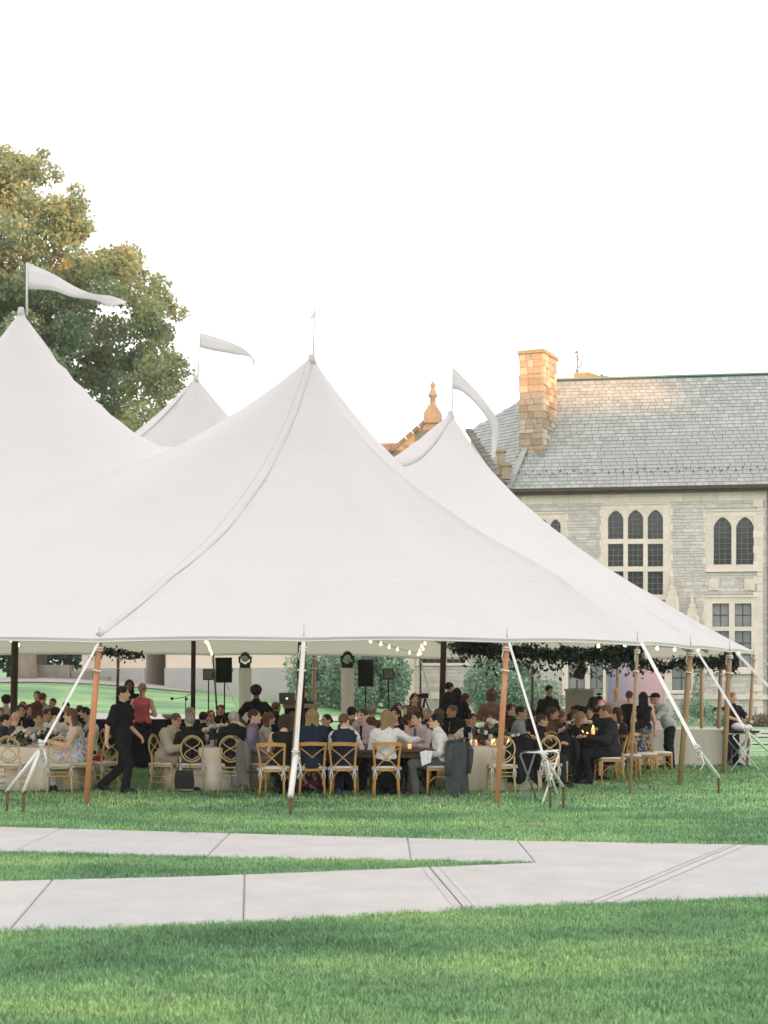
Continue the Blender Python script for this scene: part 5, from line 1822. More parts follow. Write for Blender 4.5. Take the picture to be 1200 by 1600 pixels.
def person(px, Y, rz, label, kind='sit', arm='table', yaw=0, lean=0, nod=0, wom=False, skin='fair', hair=('short', 'brown'), top=('shirt', 'white', (.92, .92, .93)),
           bottom=('trousers', 'charcoal', (.035, .037, .042)), extra=(), group=None, h=1.0, shoes=None, dz=0.0, loc=None):
    """rz in degrees: 0 looks at the camera, 180 away from it, 90 to the picture's right"""
    J = pose(kind, arm, yaw, lean, nod)
    key = (kind, arm, yaw, lean, nod, wom)
    p = loc if loc is not None else gx(px, Y)
    r = empty('person', (p.x, p.y, p.z + dz), R(rz), label, 'person', group)
    r.scale = (h, h, h)
    inst('body', body_mesh(key, J, wom), r, m=SKIN[skin])
    pieces = [top] + ([bottom] if bottom else []) + [e for e in extra if isinstance(e, tuple) and len(e) == 3]
    for (kd, cn, c) in pieces:
        mm = c if not isinstance(c, tuple) else cloth(cn, c)
        inst({'tee': 'short_sleeved_shirt', 'tank': 'sleeveless_top', 'dress_top': 'bodice'}.get(kd, kd), cloth_mesh(kd, key, J, wom), r, m=mm)
    for q in ('shoe0', 'shoe1'): inst('shoe', cloth_mesh(q, key, J, wom), r, m=shoes or M_SHOE)
    H = J['head']
    hr = (J['nod'], 0, J['yaw'])
    Hm = Matrix.Translation(Vector(H)) @ (Matrix.Rotation(J['yaw'], 4, 'Z') @ Matrix.Rotation(J['nod'], 4, 'X'))
    def head_piece(name, me, m):
        o = inst(name, me, r, m=m); o.matrix_local = Hm; return o
    if hair:
        head_piece('hair', hair_mesh(hair[0]), hairm(hair[1]))
    head_piece('eyes', face_mesh('eyes'), M_EYE)
    head_piece('mouth', face_mesh('mouth'), M_LIP)
    if hair: head_piece('eyebrows', face_mesh('eyebrows'), hairm(hair[1]))
    for e in extra:
        if e == 'glasses': head_piece('glasses', face_mesh('glasses'), M_EYE)
        if e == 'cap': head_piece('cap', hair_mesh('cap'), cloth('black', (.02, .02, .022)))
        if e == 'headband':
            o = MB().lathe([(.084, -.018), (.092, 0), (.084, .03)], 16).build('headband', cloth('white', (.72, .72, .74)), r)
            o.matrix_local = Hm @ Matrix.Translation((0, .012, .055)) @ Matrix.Rotation(R(-12), 4, 'X') @ Matrix.Scale(1.17, 4, (0, 1, 0))
        if e == 'tie' or (isinstance(e, tuple) and len(e) == 2 and e[0] == 'tie'):
            c, n = J['chest'], J['neck']
            a = n + V3(0, -.085, -.03); b = c + V3(0, -.148, .02); d = (J['pel'] + c) / 2 + V3(0, -.135, 0)
            mb = MB().bar(a, b, .035, .012, up=(0, 1, 0)).bar(b, d, .06, .012, up=(0, 1, 0)).box(a[0] - .022, a[0] + .022, a[1] - .012, a[1] + .012, a[2] - .02, a[2] + .02)
            mb.build('tie', cloth('tie_' + (e[1] if isinstance(e, tuple) else 'black'), {'grey': (.16, .17, .19), 'black': (.02, .02, .03)}[e[1] if isinstance(e, tuple) else 'black']), r)
        if e == 'suspenders':
            c, n, pl_ = J['chest'], J['neck'], J['pel']
            mb = MB()
            for s in (-1, 1):
                mb.tube([pl_ + V3(s * .03, .155, .10), c + V3(s * .045, .142, .0), J['sh'][0 if s < 0 else 1] + V3(-s * .07, .02, .082), c + V3(s * .10, -.135, .04), pl_ + V3(s * .09, -.14, .12)], .015, 5)
            mb.build('suspenders', cloth('black', (.02, .02, .022)), r)
    PEOPLE.append(r)
    return r
# ================================================================ chairs
M_OAK = mat('honey_oak', (0.66, 0.36, 0.11), .5, vary=.3, scale=6, stretch=(1, 1, .3), bump=.1)
M_BAMBOO = mat('light_bamboo', (0.72, 0.50, 0.25), .5, vary=.25, scale=6, bump=.1)
M_CUSH = mat('white_cushion', (0.74, 0.72, 0.73), .8, vary=.1, bump=.3, bscale=20)
CH_ORIGIN = Vector((0, 0, -50))
def cushion(w, d, z, parent, name='cushion'):
    mb = MB()
    n = 5
    P = []
    for k, (s, zz) in enumerate(((.93, 0), (1, .012), (1, .03), (.9, .042), (.5, .048))):
        P.append([(s * w / 2 * math.copysign(min(1, abs(math.cos(a)) ** .35), math.cos(a)), s * d / 2 * math.copysign(min(1, abs(math.sin(a)) ** .35), math.sin(a)) , z + zz) for a in [i * 6.2832 / 20 for i in range(20)]])
    vs = [p for r_ in P for p in r_]
    fs = [(i * 20 + k, i * 20 + (k + 1) % 20, (i + 1) * 20 + (k + 1) % 20, (i + 1) * 20 + k) for i in range(4) for k in range(20)]
    fs += [tuple(range(80, 100)), tuple(range(19, -1, -1))]
    mb.add(vs, fs, .5, True)
    return mb.build(name, M_CUSH, parent)
def ties(parent, x, y, z):
    for s in (-1, 1):
        mb = MB()
        c = Vector((s * x, y + .02, z))
        for q in (-1, 1):
            mb.tube([c, c + Vector((q * .035, .02, .022)), c + Vector((q * .05, .015, -.01)), c + Vector((q * .01, .01, -.012))], [.008, .016, .014, .006], 5)
            mb.tube([c, c + Vector((q * .018, .015, -.08)), c + Vector((q * .028, .0, -.17))], [.01, .014, .008], 4)
        mb.build('tie_bow', M_CUSH, parent)
def crossback():
    r = empty('crossback_chair', CH_ORIGIN)
    MB().prism([(-.21, -.20), (.21, -.20), (.225, 0), (.20, .20), (-.20, .20), (-.225, 0)], .42, .455, axis='z').build('seat', M_OAK, r)
    cushion(.44, .42, .456, r)
    for s in (-1, 1):
        MB().tube([(s * .205, -.19, 0), (s * .195, -.18, .25), (s * .19, -.175, .43)], [.015, .019, .021], 8).build('leg', M_OAK, r)
        MB().tube([(s * .205, .27, 0), (s * .19, .21, .22), (s * .185, .19, .44), (s * .20, .23, .66), (s * .225, .285, .86)], [.015, .019, .02, .018, .016], 8).build('back_leg', M_OAK, r)
        MB().tube(bez((s * .205, .262, .80), (s * .05, .235, .70), (-s * .165, .205, .475), 8), .011, 6).build('cross_slat', M_OAK, r)
        mb = MB().tube(bez((s * .195, -.18, .22), (s * .16, -.13, .40), (s * .05, -.15, .425), 6), .009, 5)
        mb.tube(bez((s * .19, .205, .20), (s * .16, .17, .40), (s * .05, .16, .425), 6), .009, 5)
        mb.tube(bez((s * .198, -.18, .20), (s * .19, .0, .46), (s * .19, .205, .20), 8), .009, 5)
        mb.build('bentwood_brace', M_OAK, r)
    mb = MB()
    P = bez((-.235, .275, .845), (0, .33, .875), (.235, .275, .845), 10)
    for a, b in zip(P, P[1:]): mb.bar(a, b + (b - a) * .06, .022, .06)
    mb.build('top_rail', M_OAK, r)
    ties(r, .185, .20, .46)
    return r
def ovalback():
    r = empty('oval_back_chair', CH_ORIGIN)
    MB().prism([(-.21, -.20), (.21, -.20), (.20, .20), (-.20, .20)], .42, .45, axis='z').build('seat', M_BAMBOO, r)
    cushion(.43, .41, .452, r)
    for s in (-1, 1):
        MB().tube([(s * .20, -.19, 0), (s * .195, -.185, .43)], [.013, .018], 8).build('leg', M_BAMBOO, r)
        MB().tube([(s * .20, .25, 0), (s * .19, .20, .24), (s * .185, .185, .45), (s * .185, .21, .62)], [.013, .017, .018, .015], 8).build('back_leg', M_BAMBOO, r)
        P = []
        for i in range(15):
            t = i / 14
            x = s * .105 * math.sin(math.pi * 2 * t * .5 + math.pi * t)  # one half of the figure of eight
            x = s * .12 * math.sin(2 * math.pi * t) if True else x
            P.append((x + s * .045 * (1 - 2 * t) * 0, .225 + .05 * t, .555 + .385 * t))
        MB().tube(P, .0095, 6).build('figure_eight_slat', M_BAMBOO, r)
    P = [(.185 * math.sin(a), .222 + .06 * (1 - math.cos(a)) / 2, .74 - .215 * math.cos(a)) for a in [i * 6.2832 / 22 for i in range(22)]]
    MB().tube(P, .0145, 7, closed=True).build('oval_ring', M_BAMBOO, r)
    mb = MB()
    for z in (.30, .36):
        mb.tube([(-.195, .20, z), (.195, .20, z)], .009, 6); mb.tube([(-.195, -.187, z - .06), (.195, -.187, z - .06)], .009, 6)
    for s in (-1, 1):
        for z in (.16, .26): mb.tube([(s * .2, -.188, z), (s * .195, .215, z)], .009, 6)
    mb.build('stretchers', M_BAMBOO, r)
    ties(r, .185, .19, .455)
    return r
XB, OB = crossback(), ovalback()
usedf = {'x': False, 'o': False}
def chair(kind, x, y, rz, label, group=None, dz=0):
    src = XB if kind == 'x' else OB
    if not usedf[kind]:
        usedf[kind] = True; c = src
        c.location = (x, y, ground(x, y) + dz); c.rotation_euler = (0, 0, R(rz))
    else:
        c = copy_tree(src, None, (x, y, ground(x, y) + dz), R(rz))
    tag(c, label, 'chair', group)
    return c
def sit(px, Y, rz, plabel, clabel, ck='o', cgroup=None, **kw):
    k_ = int(px * 7.3 + Y * 31) % 5
    kw.setdefault('h', (.97, 1.04, 1.0, 1.06, .98)[k_])
    kw.setdefault('yaw', (-.3, .25, 0, -.3, .25)[(k_ * 2 + 1) % 5])
    kw.setdefault('lean', (0, .05, 0, .05, 0)[(k_ * 3 + 1) % 5])
    p = gx(px, Y)
    if clabel: chair(ck, p.x, p.y, rz, clabel, cgroup or ('honey crossback chairs' if ck == 'x' else 'oval back bamboo chairs'))
    return person(px, Y, rz, plabel, **kw)

# ================================================================ tables
M_LINEN = mat('cream_linen', (0.86, 0.76, 0.67), .9, vary=.1, scale=5, bump=.3, bscale=12)
M_BLACKC = mat('black_linen', (0.014, 0.013, 0.015), .9, bump=.3)
M_DARKWOOD = mat('dark_farm_wood', (0.15, 0.075, 0.04), .5, vary=.4, scale=4, stretch=(.2, 1, 1), bump=.2)
M_PORC = mat('white_porcelain', (.78, .77, .75), .3)
M_CLEAR = mat('clear_glassware', (.55, .56, .56), .08, spec=.8); 
M_WINE = mat('red_wine', (.06, .008, .012), .1)
M_FLAME = mat('candle_glow', (.9, .5, .15), .5, emit=(1.0, .42, .08), estr=5.0)
M_WAX = mat('candle_wax', (.8, .68, .5), .5, emit=(1.0, .45, .12), estr=.5)
M_BULB = mat('string_bulb', (.9, .8, .5), .3, emit=(1.0, .72, .25), estr=3.0)
M_ROSE = mat('cream_flower', (.82, .74, .64), .8, tone=.2)
M_FOL = mat('centrepiece_leaves', (.05, .085, .045), .7, tone=.4)
def round_table(px, Y, rad, m, label, glabel, drop=.73):
    c = gx(px, Y)
    t = empty('round_table', c, 0, label, 'table')
    MB().lathe([(rad - .02, .715), (rad, .72), (rad, .738), (rad - .01, .742)], 28).build('tabletop', M_DARKWOOD, t)
    MB().lathe([(.30, 0), (.28, .03), (.05, .06), (.045, .70), (.2, .715)], 12).build('pedestal', M_DARKWOOD, t)
    s = random.uniform(0, 6)
    o = MB().lathe([(rad + .10, .765 - drop), (rad + .075, .60 - drop * .45), (rad + .03, .62), (rad + .012, .735), (rad - .01, .752), (.05, .754)], 72,
                   wob=lambda a, z: (0.045 * math.sin(a * 11 + s) + .02 * math.sin(a * 17 + 2 * s)) * max(0, min(1, (.73 - z) / .5))).build('tablecloth', m)
    o.location = c
    tag(o, glabel, 'tablecloth')
    return c
TOPZ = .757
def centrepiece(c, x, y, label, big=1.0, dark=False):
    r = empty('flower_centrepiece', c + Vector((x, y, TOPZ)), 0, label, 'flowers')
    MB().lathe([(.06 * big, 0), (.10 * big, .03), (.12 * big, .09), (.10 * big, .12)], 14).build('bowl', M_OAK if not dark else M_PORC, r)
    mb = MB()
    for k in range(20):
        a, q = random.uniform(0, 6.28), random.random() ** .5
        z = .16 + .12 * (1 - q) + random.uniform(-.03, .03)
        rad = random.uniform(.018, .038) * big
        p = (math.cos(a) * q * .19 * big, math.sin(a) * q * .19 * big, z * big)
        if k < 18:
            mb2 = MB()
            for j in range(3):
                mb2.ball((p[0] + random.uniform(-.012, .012), p[1] + random.uniform(-.012, .012), p[2] + j * .008), rad * (1 - .2 * j), 6, random.random())
            mb2.build('bloom', M_ROSE, r)
    q = rng.normal(size=(260, 3)); q /= np.linalg.norm(q, axis=1)[:, None]; q *= rng.uniform(.4, 1.15, 260)[:, None] * .20 * big; q[:, 2] = np.abs(q[:, 2]) * .8 + .06
    leaf_cloud('greenery', q, .075 * big, M_FOL, r, 'stuff')
    return r
def glass_mesh():
    mb = MB().lathe([(.032, 0), (.032, .004), (.005, .01), (.005, .09), (.02, .10), (.036, .13), (.036, .17), (.029, .205)], 12)
    me = mb.mesh('wine_glass'); me.materials.append(M_CLEAR); return me
def tumbler_mesh():
    me = MB().lathe([(.028, 0), (.033, .01), (.036, .11), (.036, .115)], 12).mesh('water_glass'); me.materials.append(M_CLEAR); return me
def plate_mesh():
    me = MB().lathe([(.07, 0), (.09, .006), (.132, .018), (.134, .022), (.09, .012), (.02, .01)], 20).mesh('dinner_plate'); me.materials.append(M_PORC); return me
GM, TM, PM = glass_mesh(), tumbler_mesh(), plate_mesh()
def wares(c, n, rad, where, group, plates=True):
    spots_ = ['front', 'front right', 'right side', 'back right', 'back', 'back left', 'left side', 'front left']
    for k in range(n):
        a = 6.2832 * k / n + random.uniform(-.1, .1)
        w_ = 'at the ' + spots_[int(((a + math.pi / 2) % 6.2832) / 6.2832 * 8 + .5) % 8] + ' of '
        o = inst('wine_glass', GM, None, c + Vector((math.cos(a) * rad * .62, math.sin(a) * rad * .62, TOPZ)))
        tag(o, 'clear stemmed wine glass ' + w_ + where, 'wine glass', 'wine glasses on ' + group)
        o = inst('water_glass', TM, None, c + Vector((math.cos(a + .22) * rad * .7, math.sin(a + .22) * rad * .7, TOPZ)))
        tag(o, 'short clear tumbler ' + w_ + where, 'tumbler', 'tumblers on ' + group)
        if plates:
            o = inst('dinner_plate', PM, None, c + Vector((math.cos(a + .1) * rad * .82, math.sin(a + .1) * rad * .82, TOPZ + .001)))
            tag(o, 'white dinner plate ' + w_ + where, 'plate', 'plates on ' + group)
def candle(c, x, y, label, h=.09, group=None):
    r = empty('votive_candle', c + Vector((x, y, TOPZ)), 0, label, 'candle', group)
    MB().lathe([(.030, 0), (.033, h * .5), (.035, h)], 10).build('holder', M_WAX, r)
    MB().lathe([(.004, h * .9), (.016, h + .012), (.012, h + .03), (.002, h + .055)], 8).build('flame', M_FLAME, r)
def jacket(x, y, z, rz, c, label, w=.46, ln=.78):
    """a jacket hung over a chair back: shoulders over the rail, tails hanging"""
    r = empty('hung_jacket', (x, y, z), R(rz), label, 'jacket')
    m = cloth(c[0], c[1])
    n, k = 22, 15
    vs, fs = [], []
    for i in range(n + 1):
        a = i / n
        for j in range(k + 1):
            b = j / k
            wd = w * (.40 + .18 * ss(0, .18, b) + .10 * b)
            zz = .93 - ln * b
            zz -= (abs(a - .5) * 2) ** 2.2 * .09 * (1 - b * .5)
            xx = (a - .5) * 2 * wd * .72
            yy = .30 + .06 * math.cos((a - .5) * math.pi) + .028 * math.sin(a * 17 + b * 3) * b + .02 * math.sin(a * 9 - b * 5) - .05 * b
            if b < .08: yy -= (.08 - b) * .5
            zz += (.05 * math.sin(a * 8)) * b * b - (.10 * abs(a - .5)) * b
            vs.append((xx, yy, zz))
    for i in range(n):
        for j in range(k):
            fs.append((i * (k + 1) + j, i * (k + 1) + j + 1, (i + 1) * (k + 1) + j + 1, (i + 1) * (k + 1) + j))
    mb = MB(); mb.add(vs, fs, .5, True)
    o = mb.build('back', m, r); sd = o.modifiers.new('t', 'SOLIDIFY'); sd.thickness = .025; sd.offset = 1
    for s in (-1, 1):
        mb = MB().tube([(s * w * .36, .30, .86), (s * w * .48, .31, .74), (s * w * .50, .29, .55), (s * w * .46, .27, .36)], [.04, .062, .058, .05], 10)
        mb.build('sleeve', m, r)
    mb = MB()
    mb.tube([(-.10, .36, .91), (-.05, .395, .94), (0, .40, .95), (.05, .395, .94), (.10, .36, .91)], .018, 6)
    mb.build('collar', m, r)
    # front panels falling inside the chair back
    for s in (-1, 1):
        mb = MB().prism([(s * .03, .92), (s * .18, .90), (s * .19, .50), (s * .05, .48)], .17, .185)
        mb.build('front_panel', m, r)
    return r

W = (.92, .91, .93); NAVY = (.022, .038, .070); CHAR = (.035, .038, .042); BLK = (.012, .012, .013); GREY = (.14, .15, .16)
def T(k, n, c): return (k, n, c)
black_tr = T('trousers', 'black', BLK); char_tr = T('trousers', 'charcoal', CHAR)

# ---- table 0: cream round table at the left
c0 = round_table(66, 25.35, .80, M_LINEN, 'round table under cream cloth at the far left behind the crossing guy straps', 'cream linen tablecloth reaching the grass behind the left guy straps')
centrepiece(c0, -.25, -.35, 'cream and pale pink flowers in wooden bowl on the left cream table', 1.0)
centrepiece(c0, .10, .1, 'white flowers with dark leaves at the middle of the left cream table', 1.1)
wares(c0, 8, .80, 'the left cream round table', 'the left table')
chair('o', *gx(20, 24.45)[:2], 176, 'empty oval back chair at far left with its back to the lawn', 'oval back bamboo chairs')
chair('o', *gx(94, 24.3)[:2], 190, 'empty oval back chair just right of the crossing guy straps', 'oval back bamboo chairs')
M_FLORAL = None
def floral(name, base, sp, scale=16, t=.62):
    m = mat(name, base, .9)
    if m.get('fl'): return m
    m['fl'] = 1
    nt = m.node_tree; L = nt.links.new
    tc = nt.nodes.new('ShaderNodeTexCoord')
    prev = None
    for i, (c, s, th) in enumerate(sp):
        v = nt.nodes.new('ShaderNodeTexNoise'); v.inputs['Scale'].default_value = s; v.inputs['Detail'].default_value = 1
        mp = nt.nodes.new('ShaderNodeMapping'); mp.inputs['Location'].default_value = (i * 7.3, 3.1 * i, 1.7)
        L(tc.outputs['Object'], mp.inputs[0]); L(mp.outputs[0], v.inputs['Vector'])
        r = nt.nodes.new('ShaderNodeMapRange'); r.inputs[1].default_value = th; r.inputs[2].default_value = th + .03
        L(v.outputs[0], r.inputs[0])
        x = nt.nodes.new('ShaderNodeMix'); x.data_type = 'RGBA'
        L(r.outputs[0], x.inputs[0])
        if prev: L(prev, x.inputs[6])
        else: x.inputs[6].default_value = (*base, 1)
        x.inputs[7].default_value = (*c, 1)
        prev = x.outputs[2]
    L(prev, nt.nodes['Principled BSDF'].inputs['Base Color'])
    return m
FW = floral('floral_white', (.66, .68, .76), [((.62, .08, .10), 13, .66), ((.16, .28, .42), 19, .64), ((.20, .32, .26), 23, .68)])
FR = floral('floral_maroon', (.16, .03, .05), [((.62, .50, .50), 13, .54), ((.45, .10, .14), 22, .62)])
FB = floral('floral_black', (.018, .016, .02), [((.45, .12, .18), 15, .64), ((.10, .16, .12), 18, .68)])
FBL = floral('floral_blue', (.04, .09, .20), [((.42, .52, .60), 16, .55), ((.10, .22, .24), 20, .62)])
BEIGE = mat('beige_shawl', (.56, .49, .39), .95, vary=.15, scale=20, bump=.5, bscale=30, stretch=(1, 1, 6))
sit(120, 24.75, -80, 'woman in white floral dress with long fair hair at the left cream table', 'oval back chair under the woman in the white floral dress', wom=True, hair=('long', 'lightbrown'), top=T('dress_top', 'x', FW), bottom=T('skirt', 'x', FW), lean=.06)
sit(60, 26.35, 10, 'short haired man in pale shirt facing the camera across the left table', 'oval back chair behind the flowers of the left cream table', hair=('short', 'black'), top=T('shirt', 'cream', (.60, .56, .52)), skin='tan')
sit(20, 26.9, 160, 'bald man in white shirt and dark suspenders at the left', 'oval back chair hidden behind the bald man in suspenders', hair=None, extra=('suspenders',), top=T('shirt', 'offwhite', (.86, .80, .74)))
sit(33, 28.0, 20, 'dark haired man in dark jacket facing the bald man in suspenders', None, top=T('jacket', 'black', BLK), hair=('short', 'black'), skin='tan')
sit(88, 26.9, 165, 'dark haired man in white shirt and crossed black suspenders with back turned', 'oval back chair behind the left table at the suspendered man', hair=('short', 'black'), extra=('suspenders',), top=T('shirt', 'offwhite', (.86, .80, .74)))
sit(75, 27.9, 25, 'dark haired man with a beard turned toward the suspendered man', None, hair=('short', 'brown'), top=T('shirt', 'pale_blue', (.40, .44, .50)), skin='tan', yaw=.4)
sit(109, 27.3, 150, 'dark bearded guest in black just left of the side pole', None, hair=('short', 'black'), top=T('jacket', 'black', BLK), yaw=.5)
sit(139, 27.5, -60, 'guest in white shirt and black suspenders partly behind the left side pole', 'oval back chair partly behind the left side pole', hair=('short', 'black'), extra=('suspenders',), top=T('shirt', 'offwhite', (.86, .80, .74)))
sit(3, 25.6, 80, 'guest in dark grey sleeve at the left edge of the picture', 'oval back chair cut by the left edge of the picture', arm='face', hair=('short', 'black'), top=T('jacket', 'grey_dark', (.06, .065, .07)))
chair('o', *gx(158, 25.1)[:2], -125, 'oval back chair with a red item on its seat right of the left side pole', 'oval back bamboo chairs')
p = gx(155, 25.0); o = MB().ball((0, 0, .05), .075, 8, sc3=(1.3, .9, .7)).tube([(-.05, 0, .08), (0, 0, .16), (.05, 0, .08)], .006, 5).build('red_purse', cloth('red', (.55, .02, .015))); o.location = (p.x, p.y, .50); tag(o, 'small red purse lying on the chair right of the left side pole', 'purse')
# back rows at the left
rowg = [
 (-30, 31, 20, ('short', 'brown'), 'jacket', BLK, 'dark suited guest beyond the left edge'),
 (10, 33.5, 170, ('curly', 'black'), 'shirt', (.5, .45, .4), 'curly dark haired guest just left of the left centre pole'),
 (36, 33.0, 10, ('short', 'lightbrown'), 'jacket', BLK, 'fair haired man in black just right of the left centre pole'),
 (-2, 29.8, 30, ('short', 'brown'), 'shirt', (.36, .28, .24), 'brown haired guest at the very left in the second row'),
 (58, 35.5, -30, ('short', 'brown'), 'shirt', (.22, .21, .20), 'tallest guest in the row before the grass, grey shirt'),
 (67, 34.5, 160, ('short', 'auburn'), 'shirt', (.30, .26, .22), 'ginger haired guest beside the tallest grey shirted guest'),
 (85, 34.5, -20, ('short', 'brown'), 'shirt', (.42, .37, .32), 'brown haired guest in tan shirt in the row before the grass'),
 (58, 30.0, 170, ('wavy', 'auburn'), 'tank', (.10, .05, .04), 'auburn haired woman with back turned in the middle rows at left'),
 (72, 30.6, 20, ('short', 'grey'), 'shirt', (.46, .40, .36), 'grey haired guest in the middle rows at left'),
 (105, 32.5, -10, ('short', 'black'), 'jacket', (.03, .032, .035), 'dark haired guest right behind the upper guy strap'),
 (123, 31.2, 175, ('short', 'brown'), 'jacket', (.04, .035, .03), 'brown haired guest with back turned left of the side pole'),
 (139, 30.0, -70, ('bob', 'black'), 'tank', (.05, .03, .03), 'dark bobbed woman looking left beside the left side pole'),
 (46, 31.6, 15, ('bob', 'brown'), 'shirt', (.26, .2, .17), 'brown bobbed guest between the middle rows at left'),
]
for k, (px, Y, rz, hr, tk, tc_, lb) in enumerate(rowg):
    sit(px, Y, rz, lb, (['oval back chair under the guest beyond the left edge', '', 'oval back chair under the fair haired man in black', '', 'oval back chair under the tallest grey shirted guest', '', 'oval back chair under the brown haired guest in tan', '', 'oval back chair under the grey haired middle row guest', '', 'oval back chair under the guest left of the side pole', '', 'oval back chair under the brown bobbed guest'][k] if k % 2 == 0 else None), cgroup='oval back chairs hidden among the guests', wom='woman' in lb, skin='tan' if k % 3 == 0 else 'fair', hair=hr, top=T(tk, 'r%d' % k, tc_), arm=('table', 'lap')[k % 2], yaw=(0, .4)[k % 3 == 1])
cr_ = round_table(40, 32.0, .8, M_LINEN, 'round table hidden among the seated guests at far left', 'cream tablecloth mostly hidden by the far left guests')

# ---- the waiter, the woman in pink and those behind them
person(190, 24.35, 78, 'man in black short sleeved shirt and trousers striding across the grass', kind='walk', arm='swing', top=T('tee', 'black', BLK), bottom=black_tr, hair=('short', 'black'), h=1.03, yaw=.1)
person(222, 30.5, 178, 'woman in sleeveless pink top and long black skirt standing with back turned', kind='stand', arm='front', wom=True, top=T('tank', 'pink', (.78, .17, .22)), bottom=T('long_skirt', 'black', BLK), hair=('ponytail', 'blond'), h=1.03)
person(202, 33.0, 10, 'dark haired woman in black standing facing the woman in pink', kind='stand', arm='front', wom=True, skin='brown', top=T('shirt', 'black', BLK), bottom=black_tr, hair=('long', 'black'), h=1.03)
person(190, 30.0, 165, 'woman with long black hair half hidden behind the striding man', kind='stand', arm='front', wom=True, top=T('tee', 'black', BLK), bottom=T('long_skirt', 'black', BLK), hair=('long', 'black'), h=.95)
# black serving table behind
p = gx(235, 35); bt = empty('serving_table', p, 0, 'long black clothed serving table behind the woman in pink', 'table')
MB().box(-1.3, 1.3, -.38, .38, 0.02, .76).build('black_cloth', M_BLACKC, bt)
o = MB().lathe([(.05, 0), (.14, .05), (.17, .12), (.165, .13)], 14).build('white_bowl', M_PORC); o.location = p + Vector((.45, -.1, .765)); tag(o, 'white bowl on the black serving table beside the woman in pink', 'bowl')

# ---- table 1
c1 = round_table(338, 25.3, .78, M_LINEN, 'round cream table between the grey haired woman and the old man', 'cream tablecloth between the grey haired woman and the white haired man')
centrepiece(c1, .05, -.1, 'tall green and white flower centrepiece before the white haired man', 1.5, True)
wares(c1, 7, .78, 'the second cream round table', 'the second table')
sit(262, 24.85, 70, 'woman with short brown hair wrapped in a beige shawl', 'oval back chair seen from the side under the woman in the shawl', wom=True, hair=('short', 'lightbrown'), top=T('shawl', 'x', BEIGE), bottom=T('skirt', 'sand', (.42, .33, .26)), lean=.10, nod=.2, skin='tan')
sit(297, 24.55, 195, 'grey haired woman in black top and grey skirt with back turned', 'oval back chair with black handbag hanging behind it', wom=True, hair=('short', 'grey'), top=T('shirt', 'black', BLK), bottom=T('skirt', 'grey', GREY))
sit(366, 24.5, 172, 'white haired man in black suit with back turned on an oval back chair', 'oval back chair under the white haired man in black', hair=('short', 'white'), top=T('jacket', 'black', BLK), bottom=black_tr, h=1.02)
hb = gx(288, 24.05); bag = empty('handbag', (hb.x, hb.y, .10), R(8), 'slouchy black leather handbag behind the grey haired woman', 'handbag')
MB().prism([(-.15, 0), (.15, 0), (.165, .12), (.14, .30), (-.14, .30), (-.165, .12)], -.06, .06).build('bag_body', mat('black_leather', (.02, .021, .023), .35, bump=.5, bscale=12), bag)
MB().tube([(-.10, 0, .28), (-.09, 0, .42), (.09, 0, .42), (.10, 0, .28)], .009, 6).build('strap', MATS['black_leather'], bag)
sit(272, 26.6, 40, 'brown haired man leaning in behind the woman in the shawl', None, hair=('short', 'brown'), top=T('jacket', 'black', BLK), lean=.05, skin='tan')
sit(298, 27.6, 70, 'silver haired man in black suit and white collar looking right', 'oval back chair behind the silver haired man', hair=('short', 'grey'), top=T('jacket', 'black', BLK), skin='tan', h=1.03)
sit(314, 27.0, 150, 'dark haired guest in black beyond the cream table', None, hair=('short', 'black'), top=T('jacket', 'black', BLK))
sit(330, 28.4, 5, 'woman with glasses in pale cream blouse facing the camera', 'oval back chair behind the woman in the cream blouse', wom=True, hair=('bun', 'lightbrown'), top=T('shirt', 'cream', (.60, .50, .40)), extra=('glasses',), skin='tan')
sit(352, 26.6, 100, 'dark haired woman in bare shoulders turned right beyond the centrepiece', None, wom=True, hair=('bun', 'black'), top=T('dress_top', 'burgundy', (.10, .03, .03)), skin='brown')
sit(398, 24.55, 95, 'young man in grey vest and lavender shirt looking over his shoulder', 'crossback chair under the man in the lavender shirt', ck='x', arm='lap', hair=('short', 'brown'), top=T('shirt', 'lavender', (.33, .26, .44)), extra=(T('vest', 'taupe', (.17, .155, .14)),), bottom=T('trousers', 'taupe', (.24, .22, .20)), yaw=-.2)
jk = gx(394, 24.5); jacket(jk.x, jk.y, 0, 135, ('taupe_grey', (.23, .22, .195)), 'grey taupe jacket hanging off the chair of the man in lavender', ln=.78, w=.5)
person(400, 28.6, 178, 'woman with short curly black hair in black top standing with back turned', kind='stand', arm='hips', wom=True, skin='brown', hair=('curly', 'black'), top=T('tee', 'black', BLK), bottom=black_tr, h=1.02)
sit(414, 26.7, 95, 'long haired blonde guest in cream behind the man in lavender', None, wom=True, hair=('wavy', 'lightbrown'), top=T('shirt', 'cream', (.60, .50, .40)))
sit(430, 27.6, 200, 'dark haired guest in black left of the thick centre pole', None, wom=True, hair=('bob', 'black'), top=T('shirt', 'black', BLK))
sit(432, 30.4, 160, 'sandy haired guest leaning by the laptop table', None, hair=('short', 'lightbrown'), top=T('shirt', 'brown', (.16, .09, .06)))

